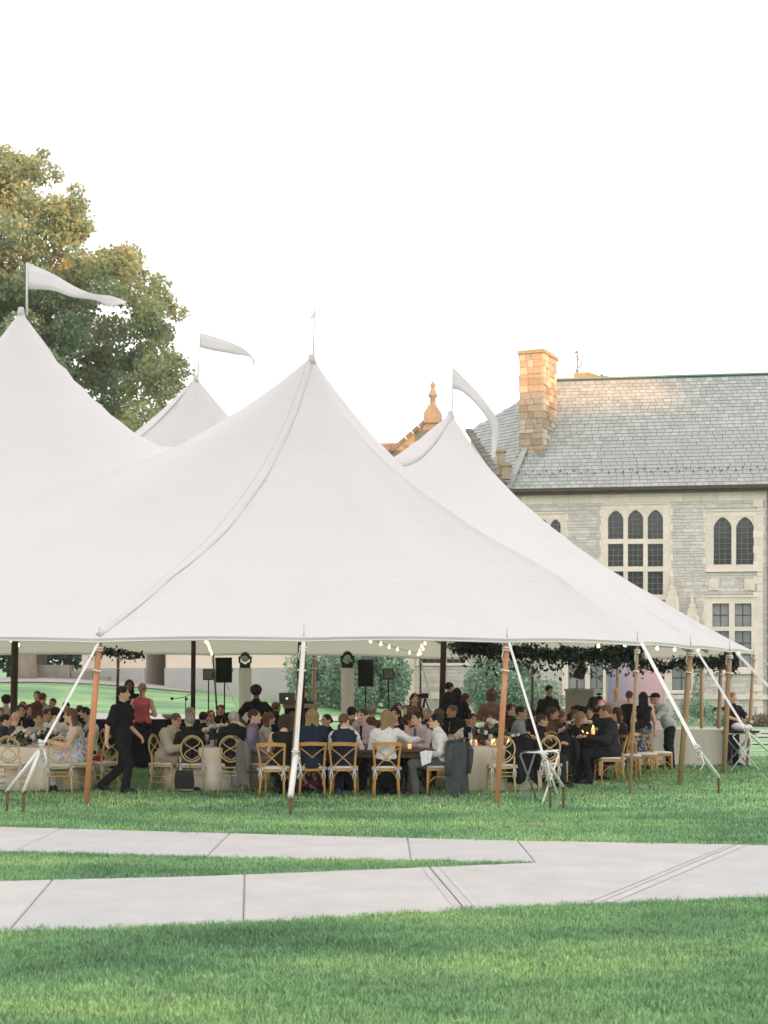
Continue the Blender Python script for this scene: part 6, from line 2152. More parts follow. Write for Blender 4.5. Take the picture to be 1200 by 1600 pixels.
# ---- farm table with crossback chairs
c2_ = gx(568, 24.15)
ft = empty('farm_table', c2_, 0, 'long dark wooden farm table before the row of crossback chairs', 'table')
for k in range(6):
    MB().box(-1.18, 1.18, -.45 + k * .15 + .003, -.45 + (k + 1) * .15 - .003, .715, .752).build('plank', M_DARKWOOD, ft)
for sx in (-1, 1):
    for sy in (-1, 1):
        MB().tube([(sx * 1.05, sy * .34, 0), (sx * 1.05, sy * .34, .3), (sx * 1.05, sy * .34, .70)], [.03, .045, .04], 8).build('leg', M_DARKWOOD, ft)
MB().box(-1.08, 1.08, -.36, -.34, .62, .712).box(-1.08, 1.08, .34, .36, .62, .712).build('apron', M_DARKWOOD, ft)
wares(c2_ + Vector((-.6, 0, 0)), 4, .42, 'the dark farm table left half', 'the farm table', False)
wares(c2_ + Vector((.4, 0, 0)), 4, .42, 'the dark farm table right half', 'the farm table', False)
for px, yy, w_ in ((503, 24.0, 'left'), (560, 24.2, 'middle'), (640, 24.0, 'right')):
    candle(gx(px, yy), 0, 0, w_ + ' lit votive candle glowing on the dark farm table', .07, 'votive candles on the farm table')
sit(443, 23.75, 176, 'brown haired woman in low backed black dress at the crossback chairs', None, wom=True, hair=('bob', 'brown'), top=T('dress_top', 'black', BLK), bottom=T('skirt', 'black', BLK), h=1.0)
chair('x', *gx(430, 23.5)[:2], 171, 'leftmost crossback chair, behind the woman in the backless black dress', 'honey crossback chairs')
sit(488, 23.75, 182, 'blonde woman in navy blazer and maroon floral skirt with back turned', 'crossback chair behind the woman in the navy blazer', ck='x', wom=True, hair=('long', 'blond'), top=T('jacket', 'navy', NAVY), bottom=T('skirt', 'x', FR))
sit(538, 23.7, 176, 'close cropped man in navy vest and white shirt with back turned', 'crossback chair behind the man in the navy vest', ck='x', hair=('short', 'lightbrown'), top=T('shirt', 'white', W), extra=(T('vest', 'navy', NAVY),), bottom=T('trousers', 'navy', NAVY), yaw=-.5, arm='face', shoes=mat('blue_shoe', (.03, .10, .30), .5))
sit(603, 23.7, 183, 'blonde woman in white blouse and black skirt with back turned', 'crossback chair behind the blonde woman in the white blouse', ck='x', wom=True, hair=('long', 'blond'), top=T('shirt', 'white', W), bottom=T('skirt', 'black', BLK), arm='out', yaw=.3)
sit(687, 23.85, -95, 'dark haired man in white shirt and grey trousers seated side on at table end', 'crossback chair with dark grey jacket hanging on its back', ck='x', hair=('short', 'black'), top=T('shirt', 'white', W), bottom=T('trousers', 'grey', (.075, .08, .085)), extra=('glasses',), arm='lap', h=1.0)
jk = gx(694, 23.85); jacket(jk.x, jk.y, .0, -128, ('slate_jacket', (.085, .095, .105)), 'dark grey suit jacket hanging on the rightmost crossback chair', ln=.90, w=.60)
o = MB().add([(0, 0, 0), (.20, -.05, .02), (.17, -.08, -.16), (.03, -.06, -.22), (.09, -.02, .03)], [(0, 3, 2, 4), (4, 2, 1)]).build('napkin', cloth('white', W)); q = gx(661, 23.6); o.location = (q.x - .05, q.y, .72); tag(o, 'white napkin held on the lap of the man at the table end', 'napkin')
sd = o.modifiers.new('t', 'SOLIDIFY'); sd.thickness = .01
sit(513, 25.15, -25, 'woman in black with dark hair tied back looking left across the farm table', None, wom=True, hair=('bun', 'black'), top=T('shirt', 'black', BLK), skin='tan', yaw=-.3)
sit(566, 25.0, -15, 'man in pale pink shirt and dark tie talking across the farm table', None, hair=('short', 'brown'), top=T('shirt', 'pale_pink', (.62, .53, .54)), extra=(('tie', 'black'),), arm='face')
sit(616, 25.2, -10, 'woman with long dark hair behind the blonde in the white blouse', None, wom=True, hair=('long', 'black'), top=T('tank', 'black', BLK), skin='tan')
sit(657, 24.65, -45, 'smiling dark haired man in white shirt and grey tie at the farm table', None, hair=('short', 'black'), top=T('shirt', 'pale_lilac', (.60, .56, .60)), extra=(('tie', 'grey'),), yaw=-.2, h=1.02)
for px, rz, lb in ((513, -25, 'crossback chair under the woman in black looking left'), (566, -15, 'crossback chair under the man in the pink shirt'), (616, -10, 'crossback chair under the woman with long dark hair')):
    q = gx(px, 25.15); chair('x', q.x, q.y, rz, lb, 'honey crossback chairs')
sit(634, 26.2, 60, 'woman with wavy brown hair right of the long haired woman in black', None, wom=True, hair=('wavy', 'brown'), top=T('tank', 'black', BLK), skin='tan')
sit(646, 26.3, 190, 'fair curly haired guest behind the smiling man with the tie', None, wom=True, hair=('curly', 'lightbrown'), top=T('tank', 'olive', (.12, .09, .05)))
sit(550, 27.3, 175, 'dark haired guest behind the man in the pink shirt', None, hair=('short', 'black'), top=T('shirt', 'brown', (.16, .09, .06)))
sit(581, 27.8, 170, 'grey bearded guest beyond the farm table', None, hair=('short', 'grey'), top=T('shirt', 'brown', (.16, .09, .06)), skin='tan')
sit(648, 31.0, 20, 'woman with wavy auburn hair standing out behind the farm table', None, wom=True, hair=('wavy', 'auburn'), top=T('tank', 'black', BLK), dz=.18)

# ---- table 2
c3_ = round_table(765, 25.35, .78, M_LINEN, 'round table under long cream cloth left of the third side pole', 'cream tablecloth draped to the grass beside the third side pole')
centrepiece(c3_, 0, .0, 'white orchids and pale roses on the cream table by the third pole', 1.5, True)
wares(c3_, 8, .78, 'the cream third table', 'the third table')
CN = ['leftmost', 'second from left', 'middle', 'second from right', 'rightmost']
for k, (x, y) in enumerate(((-.32, -.2), (-.25, -.12), (.02, -.36), (.06, -.28), (.3, -.3))):
    candle(c3_, x, y, CN[k] + ' lit votive candle on the cream table by the third pole', .07, 'votive candles on the third table')
chair('o', *gx(724, 24.9)[:2], 130, 'oval back chair just right of the hanging dark grey jacket', 'oval back bamboo chairs')
chair('o', *gx(783, 24.3)[:2], 185, 'oval back chair whose legs show behind the third side pole', 'oval back bamboo chairs')
chair('o', *gx(812, 24.7)[:2], 215, 'oval back chair hidden beneath the black jacket', 'oval back bamboo chairs')
q = gx(808, 24.6); jacket(q.x, q.y, 0.03, 195, ('black_jacket', (.016, .017, .019)), 'black jacket draped over a chair right of the third side pole', w=.52, ln=.74)
chair('o', *gx(849, 24.7)[:2], 200, 'oval back chair with white cushion behind the folding tray stand', 'oval back bamboo chairs')
chair('o', *gx(862, 25.9)[:2], 140, 'oval back chair turned sideways behind the tray stand chair', 'oval back bamboo chairs')
sit(737, 26.3, 8, 'man in black vest, white shirt and tie facing the camera at the cream table', 'oval back chair behind the man in the black vest', hair=('short', 'black'), top=T('shirt', 'offwhite', (.86, .80, .74)), extra=(T('vest', 'black', BLK), ('tie', 'grey')), arm='out', skin='tan')
sit(706, 27.4, -60, 'grey blond haired man in profile left of the man in the black vest', None, hair=('short', 'lightbrown'), top=T('jacket', 'black', BLK), skin='tan')
sit(686, 28.2, 175, 'guest with fair brown hair behind the dark haired man with glasses', None, hair=('bob', 'lightbrown'), wom=True, top=T('shirt', 'brown', (.16, .09, .06)))
sit(776, 25.95, -70, 'woman with auburn hair in profile left of the third side pole', None, wom=True, hair=('wavy', 'auburn'), top=T('tank', 'grey', GREY), skin='tan')
sit(815, 27.0, 80, 'man in pale grey shirt in profile right of the third side pole', 'oval back chair under the man in the pale grey shirt', hair=('short', 'black'), top=T('shirt', 'pale_grey', (.36, .38, .40)), skin='tan', h=1.05)
sit(840, 25.75, 75, 'man in black suit and glasses in profile behind the upper guy strap', None, hair=('short', 'brown'), top=T('jacket', 'black', BLK), extra=('glasses',), skin='tan')
sit(856, 27.4, 60, 'woman with wavy brown hair leaning forward beside the man in black suit', None, wom=True, hair=('wavy', 'brown'), top=T('shirt', 'brown', (.16, .09, .06)), skin='tan', lean=.06, h=1.05)
for px, Y, rz, lb, wm, hr, tk, cn, c in (
        (622, 29.3, 20, 'dark haired guest in brown beyond the woman with long dark hair', False, ('short', 'brown'), 'shirt', 'brown', (.16, .09, .06)),
        (672, 30.0, -40, 'grey haired guest in black just left of the right centre pole', False, ('short', 'grey'), 'jacket', 'black', BLK),
        (798, 28.8, 30, 'long haired woman in dark brown right behind the third side pole', True, ('long', 'brown'), 'shirt', 'dark_brown', (.07, .04, .03)),
        (829, 29.6, 160, 'dark haired guest in charcoal below the garland post', False, ('short', 'black'), 'jacket', 'charcoal', CHAR),
        (873, 28.3, 40, 'brown haired woman in olive just left of the candlelit table', True, ('wavy', 'lightbrown'), 'shirt', 'olive', (.12, .09, .05)),
        (921, 29.5, 5, 'dark haired man in black facing the camera behind the tallest candle', False, ('short', 'black'), 'jacket', 'black', BLK),
        (345, 30.3, 15, 'brown haired guest in black below the left loudspeaker', False, ('short', 'brown'), 'jacket', 'black', BLK),
        (458, 26.8, 190, 'fair haired woman in dark green beside the thick centre pole', True, ('wavy', 'lightbrown'), 'tank', 'olive', (.12, .09, .05))):
    sit(px, Y, rz, lb, None, wom=wm, hair=hr, top=T(tk, cn, c), skin='tan' if px % 2 else 'fair')
person(768, 29.5, 178, 'woman in tan lace dress with light brown bob standing with back turned', kind='stand', arm='front', wom=True, hair=('bob', 'lightbrown'), top=T('tee', 'tan_lace', (.26, .18, .12)), bottom=T('skirt', 'tan_lace', (.26, .18, .12)), h=.99, skin='tan')
person(701, 33.0, 120, 'man in black suit standing in profile beside the right centre pole', kind='stand', arm='front', hair=('short', 'black'), top=T('jacket', 'black', BLK), bottom=black_tr, skin='tan', h=1.04)
person(714, 31.6, 175, 'woman in black with long black hair standing with arms folded', kind='stand', arm='front', wom=True, hair=('long', 'black'), top=T('shirt', 'black', BLK), bottom=T('long_skirt', 'black', BLK), h=.98)
person(726, 33.2, 100, 'auburn haired woman standing just behind the long haired woman in black', kind='stand', arm='down', wom=True, hair=('bob', 'auburn'), top=T('tank', 'brown2', (.12, .05, .035)), bottom=T('skirt', 'brown2', (.12, .05, .035)), h=.9, skin='tan')
person(857, 33.6, 20, 'man in black shirt looking down, standing right of the garland post', kind='stand', arm='front', hair=('short', 'black'), top=T('shirt', 'black', BLK), bottom=black_tr, nod=.35, skin='tan', h=1.02)
person(882, 29.6, 110, 'dark figure in black bending over before the grey podium', kind='stand', arm='reach', lean=.30, hair=('bob', 'black'), top=T('shirt', 'black', BLK), bottom=black_tr, h=1.03, skin='brown')

# ---- table 3 with the dark cloth
c4_ = round_table(915, 28.0, .75, M_BLACKC, 'round table under black cloth covered in candles at the right', 'black tablecloth on the candlelit table at the right', drop=.45)
centrepiece(c4_, -.1, .1, 'dark leafy centrepiece among candles on the black clothed table', 1.5, True)
for k, (x, y, h_) in enumerate(((-.30, -.35, .08), (-.12, -.45, .13), (.10, -.3, .22), (.22, -.45, .09), (-.05, -.6, .10), (.35, -.3, .10), (-.5, -.3, .09))):
    candle(c4_, x, y, ['low front left', 'medium front', 'tallest', 'short front right', 'foremost', 'rightmost', 'leftmost'][k] + ' lit candle on the black clothed table', h_, 'candles on the black clothed table')
wares(c4_, 6, .75, 'the black candlelit table', 'the black table', False)
sit(897, 27.3, 80, 'blonde woman in black leaning over the candlelit table', 'oval back chair under the blonde woman at the candlelit table', wom=True, hair=('long', 'blond'), top=T('shirt', 'black', BLK), bottom=T('skirt', 'black', BLK), lean=.08)
sit(893, 29.2, 60, 'short haired guest with glasses behind the blonde at the candlelit table', None, hair=('short', 'lightbrown'), top=T('shirt', 'mauve', (.25, .18, .22)), extra=('glasses',), skin='tan')
q = gx(871, 26.6); chair('o', q.x, q.y, 150, 'oval back chair under a dark jacket left of the candlelit table', 'oval back bamboo chairs'); jacket(q.x + .05, q.y - .1, .0, 180, ('charcoal_jacket', (.028, .031, .036)), 'charcoal jacket hanging left of the candlelit table', w=.5, ln=.70)
sit(950, 26.5, -80, 'balding man in charcoal suit seated in profile at the candlelit table', 'crossback chair under the balding man in charcoal', ck='x', hair=('short', 'lightbrown'), skin='tan', top=T('jacket', 'charcoal', CHAR), bottom=T('trousers', 'black', BLK), h=1.08, lean=.03)
sit(969, 27.8, -120, 'woman with very long brown hair right of the balding man', 'crossback chair behind the long brown haired woman', ck='x', wom=True, hair=('long', 'brown'), top=T('tank', 'black', BLK), bottom=T('skirt', 'black', BLK), h=1.03)
q = gx(923, 26.6); o = MB().tube([(-.16, 0, .02), (-.05, -.02, .035), (.05, 0, .03), (.17, .02, .02)], [.03, .035, .028, .02], 7).build('dropped_napkin', cloth('peach', (.60, .47, .38))); o.location = q; tag(o, 'crumpled peach napkin lying on the grass below the candlelit table', 'napkin')
for px, Y, rz, lb in ((984, 27.4, 80, 'crossback chair right of the fourth side pole nearest the candle table'), (1007, 28.0, 95, 'middle crossback chair of three near the bar'), (1030, 28.5, 100, 'crossback chair closest to the man in the dark cap')):
    q = gx(px, Y); chair('x', q.x, q.y, rz, lb, 'honey crossback chairs')
person(936, 30.6, 175, 'woman in black floral dress and white headband standing with back turned', kind='stand', arm='reach', wom=True, hair=('bun', 'black'), top=T('tank', 'x', FB), bottom=T('skirt', 'x', FB), extra=('headband',), h=.94, skin='fair')
person(963, 33.5, 0, 'man in pale pink shirt smiling before the pink backdrop', kind='stand', arm='front', hair=('balding', 'grey'), top=T('shirt', 'pink_white', (.68, .56, .58)), bottom=T('trousers', 'grey', (.075, .08, .085)), h=1.0)
person(983, 32.0, 150, 'woman with auburn updo and bare shoulders before the pink backdrop', kind='stand', arm='down', wom=True, hair=('bun', 'auburn'), top=T('dress_top', 'black', BLK), bottom=T('skirt', 'black', BLK), h=.96)
person(1005, 30.6, 180, 'woman with long dark hair, black top and blue floral skirt seen from behind', kind='stand', arm='down', wom=True, hair=('long', 'black'), top=T('tank', 'black', BLK), bottom=T('skirt', 'x', FBL), h=.95)
person(1046, 31.0, -85, 'man in dark flat cap and white shirt leaning over the bar table', kind='stand', arm='reach', lean=.14, hair=None, top=T('shirt', 'offwhite2', (.60, .62, .62)), bottom=T('trousers', 'dark_teal', (.022, .032, .036)), extra=('cap',), h=1.0, skin='tan')
person(1144, 31.9, 25, 'fair haired server in black polo standing at the folding tray', kind='stand', arm='reach', wom=True, hair=('bun', 'blond'), top=T('tee', 'black', BLK), bottom=black_tr, h=.94, nod=.15)
# bar
bc = gx(1058, 32.6); bar = empty('bar_table', bc, R(-8), 'long bar table under a cream cloth before the pink backdrop', 'table')
n_ = 60; vs, fs = [], []
per = [(-1.5 + 3.0 * i / 24, -.38) for i in range(25)] + [(1.5, -.38 + .76 * i / 6) for i in range(1, 7)] + [(1.5 - 3.0 * i / 24, .38) for i in range(1, 25)] + [(-1.5, .38 - .76 * i / 6) for i in range(1, 6)]
for k, (x, y) in enumerate(per):
    w_ = .03 * math.sin(k * 1.9)
    vs.append((x, y, .80)); vs.append((x * (1.02 + w_ * .2), y * (1.10 + w_), .01))
for k in range(len(per)):
    j = (k + 1) % len(per); fs.append((2 * k, 2 * k + 1, 2 * j + 1, 2 * j))
fs.append(tuple(range(0, 2 * len(per), 2)))
MB().add(vs, fs, .5).build('bar_cloth', mat('pale_linen', (.86, .79, .74), .9, bump=.2), bar)
fl = [(x, y) for x, y in ((-.9, 0), (-1.1, -.1))]
o = MB().ball((0, 0, .10), .10, 7, .3).ball((.12, .02, .09), .08, 7, .8).ball((-.1, .03, .08), .07, 7, .5).build('bar_flowers', M_ROSE); o.data.materials[0] = MATS['pink_blossom']; o.location = bc + Vector((-1.0, -.1, .80)); tag(o, 'small bunch of pink flowers on the bar table', 'flowers')
# pink backdrop, podium, music stand
back_ = empty('pink_backdrop', (X(994, 42), 42, 0), 0, 'tall free standing backdrop panel shading from lilac to pink', 'backdrop')
mbk = mat('lilac_pink_panel', (.62, .46, .54), .8)
if not mbk.get('g'):
    mbk['g'] = 1; nt = mbk.node_tree
    tc = nt.nodes.new('ShaderNodeTexCoord'); sp = nt.nodes.new('ShaderNodeSeparateXYZ'); mr = nt.nodes.new('ShaderNodeMapRange'); x = nt.nodes.new('ShaderNodeMix'); x.data_type = 'RGBA'
    nt.links.new(tc.outputs['Object'], sp.inputs[0]); nt.links.new(sp.outputs[0], mr.inputs[0]); mr.inputs[1].default_value = -.75; mr.inputs[2].default_value = .35
    nt.links.new(mr.outputs[0], x.inputs[0]); x.inputs[6].default_value = (.42, .42, .62, 1); x.inputs[7].default_value = (.70, .44, .50, 1)
    nt.links.new(x.outputs[2], nt.nodes['Principled BSDF'].inputs['Base Color'])
MB().box(-.82, .80, -.03, .03, .05, 2.42).build('panel', mbk, back_)
MB().box(-.86, -.82, -.05, .05, 0, 2.45).box(.80, .84, -.05, .05, 0, 2.45).box(-.8, -.7, -.35, .35, 0, .05).box(.66, .76, -.35, .35, 0, .05).build('stand_frame', M_CREAM, back_)
pd = gx(909, 37.0); pod = empty('podium', pd, R(-20), 'grey box podium standing in front of the stone hall', 'podium')
MB().box(-.36, .36, -.28, .28, 0.0, 1.62).build('box', mat('podium_grey', (.42, .38, .35), .8, vary=.1, scale=1), pod)
MB().box(-.39, .39, -.31, .31, 1.622, 1.67).build('top', mat('podium_top', (.50, .46, .42), .8), pod)
ms = empty('music_stand', gx(902, 36.3), R(-15), 'black tilted screen on a thin stand above the grey podium', 'stand')
MB().tube([(0, 0, 1.66), (0, 0, 1.95)], .012, 6).box(-.1, .1, -.1, .1, 1.64, 1.665).build('stem', MATS['grey_iron'], ms)
MB().box(-.13, .13, -.02, .02, 0, .36, .5, Matrix.Translation((0.02, 0, 1.93)) @ Matrix.Rotation(R(18), 4, 'Y') @ Matrix.Rotation(R(-30), 4, 'X')).build('screen', mat('black_screen', (.01, .01, .012), .3), ms)
MB().bar((-.14, -.04, 1.93), (.14, -.04, 1.88), .04, .03).build('ledge', M_PORC, ms)
ms.location.z = gx(902, 36.3).z
# tray stands
M_CHROME = mat('white_enamel_tube', (.86, .87, .88), .3)
M_BLKSTR = mat('black_strap', (.015, .015, .017), .7)
def tray_stand(p, rz, label, tray=False):
    r = empty('tray_stand', p, R(rz), label, 'tray stand')
    for s in (-1, 1):
        for q in (-1, 1):
            y = q * .20
            MB().tube([(s * .34, y * .95, 0), (-s * .26, y * 1.0, .72), (-s * .25, y * .96, .755), (-s * .20, y * .9, .775)], .0155, 8).build('leg', M_CHROME if q < 0 else MATS['grey_iron'], r)
        MB().tube([(-s * .20, -.19, .775), (-s * .20, .19, .775)], .0125, 8).build('crossbar', M_CHROME, r)
    for q in (-1, 1):
        MB().bar((-.36, q * .14, .79), (.36, q * .14, .79), .045, .022).build('web_strap', M_CHROME if q < 0 else M_BLKSTR, r)
    if tray:
        o = MB().lathe([(.36, 0), (.38, .03), (.375, .032), (.35, .008)], 24).build('serving_tray', M_BLKSTR); o.location = p + Vector((0, 0, .81)); tag(o, 'round black serving tray on the folding stand by the server', 'tray')
        o = MB().ball((0, 0, .08), .13, 8, sc3=(1.2, .9, .7)).ball((.2, .05, .06), .1, 8, sc3=(1, .9, .7)).build('folded_cloths', M_CUSH); o.location = p + Vector((-.05, 0, .84)); tag(o, 'heap of white napkins on the black serving tray', 'napkins')
    return r
tray_stand(gx(843, 22.5), 60, 'chrome folding tray stand on the grass beside the third guy strap')
tray_stand(gx(1158, 30.2), 10, 'folding tray stand with black tray beside the last side poles', True)

# ---- sound equipment
M_SPK = mat('black_speaker_shell', (.018, .018, .02), .5)
M_GRL = mat('speaker_grille', (.008, .008, .009), .7)
def speaker(px, Y, w, h, zc, rz, label):
    g = gx(px, Y)
    r = empty('loudspeaker', g, R(rz), label, 'loudspeaker')
    MB().prism([(-w / 2, zc - h / 2), (w / 2, zc - h / 2), (w / 2, zc + h / 2), (-w / 2, zc + h / 2)], 0, .30).build('cabinet', M_SPK, r)
    MB().box(-w / 2 + .02, w / 2 - .02, -.02, -.002, zc - h / 2 + .03, zc + h / 2 - .03).build('grille', M_GRL, r)
    MB().tube([(w / 2 + .01, .1, zc - .06), (w / 2 + .03, .1, zc), (w / 2 + .01, .1, zc + .06)], .01, 5).build('handle', M_GRL, r)
    return r, g
def tripod(g, zt, label, name='speaker_stand'):
    r = empty(name, g, 0, label, 'stand')
    MB().tube([(0, .12, .25), (0, .12, zt)], .018, 8).build('pole', M_GRL, r)
    for k in range(3):
        a = k * 2.094 + .5
        mb = MB().tube([(0, .12, .75), (math.cos(a) * .5, .12 + math.sin(a) * .5, .02)], .011, 6); mb.tube([(0, .12, .35), (math.cos(a) * .27, .12 + math.sin(a) * .27, .36)], .008, 5)
        mb.build('leg', M_GRL, r)
for px, Y, w, h, zc, rz, a, b in ((350, 38.5, .42, .66, EYE + (HY - 1047) / F * 38.5, 10, 'black loudspeaker left of the white column on a tall stand', 'thin black tripod under the left loudspeaker'),
                                  (571, 38.5, .40, .70, EYE + (HY - 1052) / F * 38.5, -8, 'black loudspeaker in front of the largest bush', 'thin black tripod under the loudspeaker before the bush')):
    s_, g = speaker(px, Y, w, h, zc - gx(px, Y).z, rz, a)
    tripod(g, zc - h / 2 - g.z + .02, b)
for px, a, b in ((325, 'small grey monitor speaker left of the left loudspeaker', 'thin stand under the left small monitor'), (607, 'small framed monitor speaker right of the bush loudspeaker', 'thin stand under the right small monitor')):
    Y = 40.0
    zc = EYE + (HY - (1054 if px < 400 else 1053)) / F * Y - gx(px, Y).z
    r, g = speaker(px, Y, .28, .30, zc, 0, a)
    r.children[1].data.materials[0] = mat('grey_monitor_face', (.20, .18, .165), .7)
    tripod(g, zc - .15, b)
for px, x0, x1, Y, a, b in ((383, 373, 394, 38.0, 'tall pale column carrying the left moving head light', 'black moving head stage light on the left column'), (543, 533, 554, 36.0, 'tall pale column carrying the right moving head light', 'black moving head stage light on the right column')):
    g = gx(px, Y); w = (x1 - x0) / F * Y
    zt = EYE + (HY - 1045) / F * Y - g.z
    r = empty('light_column', g, R(28), a, 'column')
    MB().box(-w * .36, w * .36, -w * .36, w * .36, 0, zt).build('shaft', mat('column_white', (.86, .81, .79), .8, vary=.05, scale=1), r)
    MB().box(-w * .38, w * .38, -w * .38, w * .38, zt + .002, zt + .02).build('cap', MATS['column_white'], r)
    m2 = empty('moving_head_light', g + Vector((0, 0, zt + .022)), 0, b, 'stage light')
    MB().box(-.13, .13, -.11, .11, 0, .10).build('base', M_SPK, m2)
    mb = MB()
    for s in (-1, 1): mb.tube([(s * .05, 0, .10), (s * .14, 0, .14), (s * .15, 0, .30)], [.03, .03, .025], 8)
    mb.build('yoke', M_SPK, m2)
    MB().ball((0, 0, .29), .125, 10).build('lamp_head', M_SPK, m2)
    MB().lathe([(.085, 0), (.09, .02), (.06, .03)], 14).build('lens', mat('pale_lens', (.55, .55, .56), .2), m2).matrix_local = Matrix.Translation((0, -.09, .24)) @ Matrix.Rotation(R(115), 4, 'X')
# laptop table with its dj
dj = gx(470, 30.0); t = empty('laptop_table', dj, R(3), 'narrow pale wooden counter with a laptop behind the thick centre pole', 'table')
MB().box(-.36, .36, -.22, .22, 1.28, 1.36).build('counter_top', mat('pale_plank', (.50, .40, .30), .7, vary=.2, scale=4, stretch=(.2, 1, 1)), t)
MB().box(-.33, .33, -.18, .2, 0, 1.277).build('front', M_BLACKC, t)
lp = empty('laptop', gx(449, 29.7) + Vector((0, 0, 1.36)), R(-6), 'open laptop seen from behind left of the thick centre pole', 'laptop')
lp.location.z = dj.z + 1.362
MB().box(-.16, .16, -.02, .2, 0, .015).build('base', mat('laptop_grey', (.22, .20, .19), .4, metal=.4), lp)
MB().box(-.16, .16, -.012, 0, 0.016, .235, .5, Matrix.Translation((0, -.02, 0)) @ Matrix.Rotation(R(-10), 4, 'X').inverted()).build('lid', MATS['laptop_grey'], lp)
MB().lathe([(.012, 0), (.022, .003), (.012, .006)], 12).build('lit_emblem', mat('lit_emblem', (.9, .9, .9), .4, emit=(1, .97, .92), estr=1.4), lp).matrix_local = Matrix.Translation((0, -.05, .12)) @ Matrix.Rotation(R(80), 4, 'X')
person(474, 31.0, 5, 'person in dark blue standing behind the laptop counter', kind='stand', arm='reach', hair=('short', 'brown'), top=T('shirt', 'navy', NAVY), bottom=black_tr, h=.97)
# camera tripod and microphone stands
tp = gx(664, 37); r = empty('camera_tripod', tp, 0, 'small camera on a black tripod left of the right centre pole', 'tripod')
mb = MB()
MB().box(-.09, .09, -.06, .06, 1.30, 1.43).tube([(-.09, 0, 1.37), (-.2, 0, 1.37)], .04, 8).build('camera_body', M_SPK, r)
for k in range(3):
    a = k * 2.094 + .2; MB().tube([(0, 0, 1.3), (math.cos(a) * .5, math.sin(a) * .4, 0)], .018, 6).build('leg', M_GRL, r)
mc = gx(290, 41); r = empty('microphone_stand', mc, 0, 'thin microphone stand with two boom arms left of the back pole', 'microphone stand')
MB().tube([(0, 0, 0), (0, 0, 1.10)], .012, 6).tube([(-.35, 0, 1.02), (0, 0, 1.08), (.3, 0, 1.25)], .009, 5).build('pole', M_GRL, r)
for x, z in ((-.38, 1.03), (.02, 1.02)): MB().ball((x, 0, z), .045, 6).build('microphone', M_GRL, r)

# ---- garlands
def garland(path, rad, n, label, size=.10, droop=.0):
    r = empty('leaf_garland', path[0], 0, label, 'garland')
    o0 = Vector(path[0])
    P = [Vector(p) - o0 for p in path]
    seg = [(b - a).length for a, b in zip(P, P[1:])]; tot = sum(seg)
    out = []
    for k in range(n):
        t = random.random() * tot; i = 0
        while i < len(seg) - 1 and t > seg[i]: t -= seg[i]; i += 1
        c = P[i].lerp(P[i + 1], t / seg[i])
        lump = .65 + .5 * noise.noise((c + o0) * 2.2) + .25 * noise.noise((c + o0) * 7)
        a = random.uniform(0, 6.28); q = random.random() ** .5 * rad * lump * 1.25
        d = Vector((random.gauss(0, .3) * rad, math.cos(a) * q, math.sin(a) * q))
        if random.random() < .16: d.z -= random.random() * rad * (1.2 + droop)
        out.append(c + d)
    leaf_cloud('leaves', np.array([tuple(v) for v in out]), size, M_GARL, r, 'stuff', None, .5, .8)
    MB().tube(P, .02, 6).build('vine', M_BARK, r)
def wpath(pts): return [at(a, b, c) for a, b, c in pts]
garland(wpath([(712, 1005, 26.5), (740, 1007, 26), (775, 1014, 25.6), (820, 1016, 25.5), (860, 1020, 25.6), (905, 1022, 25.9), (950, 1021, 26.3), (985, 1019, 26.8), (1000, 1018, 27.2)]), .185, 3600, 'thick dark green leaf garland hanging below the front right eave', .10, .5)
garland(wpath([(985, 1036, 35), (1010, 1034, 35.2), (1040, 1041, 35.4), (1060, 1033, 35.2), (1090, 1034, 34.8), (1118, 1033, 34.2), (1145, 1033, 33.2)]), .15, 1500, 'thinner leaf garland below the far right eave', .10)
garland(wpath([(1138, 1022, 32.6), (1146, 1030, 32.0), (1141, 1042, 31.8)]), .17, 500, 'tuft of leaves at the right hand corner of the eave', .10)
garland(wpath([(143, 1022, 42), (165, 1016, 42.4), (185, 1018, 43), (205, 1022, 42.6), (222, 1022, 42)]), .14, 420, 'hoop of dark leaves around the back pole at the left', .12)
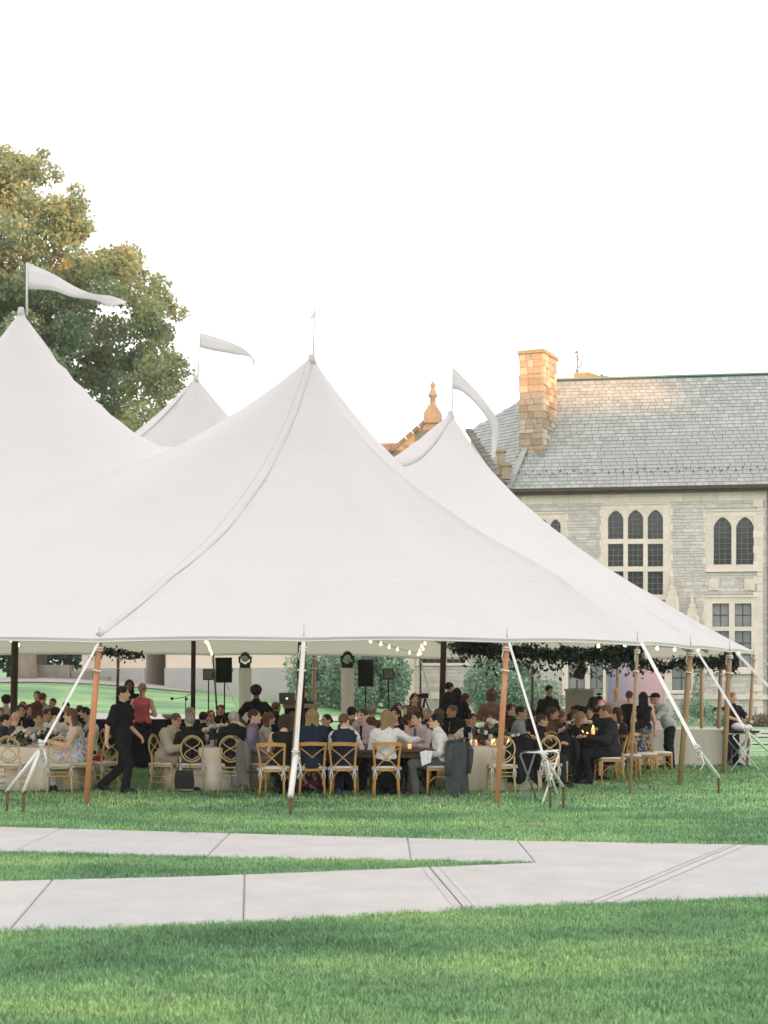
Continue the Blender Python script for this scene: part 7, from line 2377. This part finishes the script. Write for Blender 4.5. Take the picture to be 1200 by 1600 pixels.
# ---- festoon lights
def festoon(pts, label, bulbs):
    r = empty('string_lights', pts[0], 0, label, 'string lights')
    o0 = pts[0]
    MB().tube([p - o0 for p in pts], .006, 4).build('cable', M_GRL, r)
    bm__ = MB().lathe([(.010, .025), (.010, .0), (.022, -.015), (.028, -.038), (.02, -.06), (.004, -.067)], 9).mesh('bulb')
    bm__.materials.append(M_BULB)
    for b in bulbs: inst('bulb', bm__, r, b - o0)
L1 = wpath([(575, 990, 26), (579, 999, 27), (595, 1004, 30), (608, 1009, 33), (621, 1013, 36), (640, 1018, 40), (655, 1021, 43.5)])
festoon(L1, 'string of warm bulbs sagging toward the thin back pole', L1[1:])
L2 = wpath([(665, 996, 33), (664, 1003, 34), (659, 1008, 36), (661, 1012, 38), (656, 1015, 40), (657, 1019, 42), (653, 1021, 43)])
festoon(L2, 'short string of warm bulbs right above the thin back pole', L2[1:])
L3 = wpath([(320, 992, 28), (322, 1000, 30), (325, 1004, 33), (327, 1009, 35), (328, 1013, 38), (330, 1017, 40), (331, 1020, 42)])
festoon(L3, 'string of warm bulbs running to the left back pole', L3[1:])
L4 = wpath([(900, 1001, 24.2), (935, 1006, 24.3), (976, 1004, 24.6), (1000, 1007, 25), (1027, 1010, 26), (1054, 1012, 27.0), (1091, 1012, 28.0), (1131, 1013, 30), (1154, 1017, 31.2)])
festoon(L4, 'string of warm bulbs along the right hand eave', [L4[i] for i in (1, 2, 4, 5, 6, 7, 8)])
L5 = wpath([(-40, 990, 28), (17, 998, 30), (29, 1006, 33), (34, 1012, 36)])
festoon(L5, 'string of warm bulbs by the left centre pole', L5[1:3])

# ---- thin scattering volume added to lift the far shadows like a lens veil
hz = MB().box(-260, 260, -137, 260, -3, 60).build('added_veil', None)
hz.data.materials.clear()
hm = bpy.data.materials.new('added_veil'); hm.use_nodes = True
hm.node_tree.nodes.clear()
ho = hm.node_tree.nodes.new('ShaderNodeOutputMaterial'); hv = hm.node_tree.nodes.new('ShaderNodeVolumePrincipled')
hv.inputs['Color'].default_value = (.95, .95, .95, 1); hv.inputs['Density'].default_value = 0.0005
hm.node_tree.links.new(hv.outputs[0], ho.inputs['Volume'])
hz.data.materials.append(hm); hz['kind'] = 'stuff'
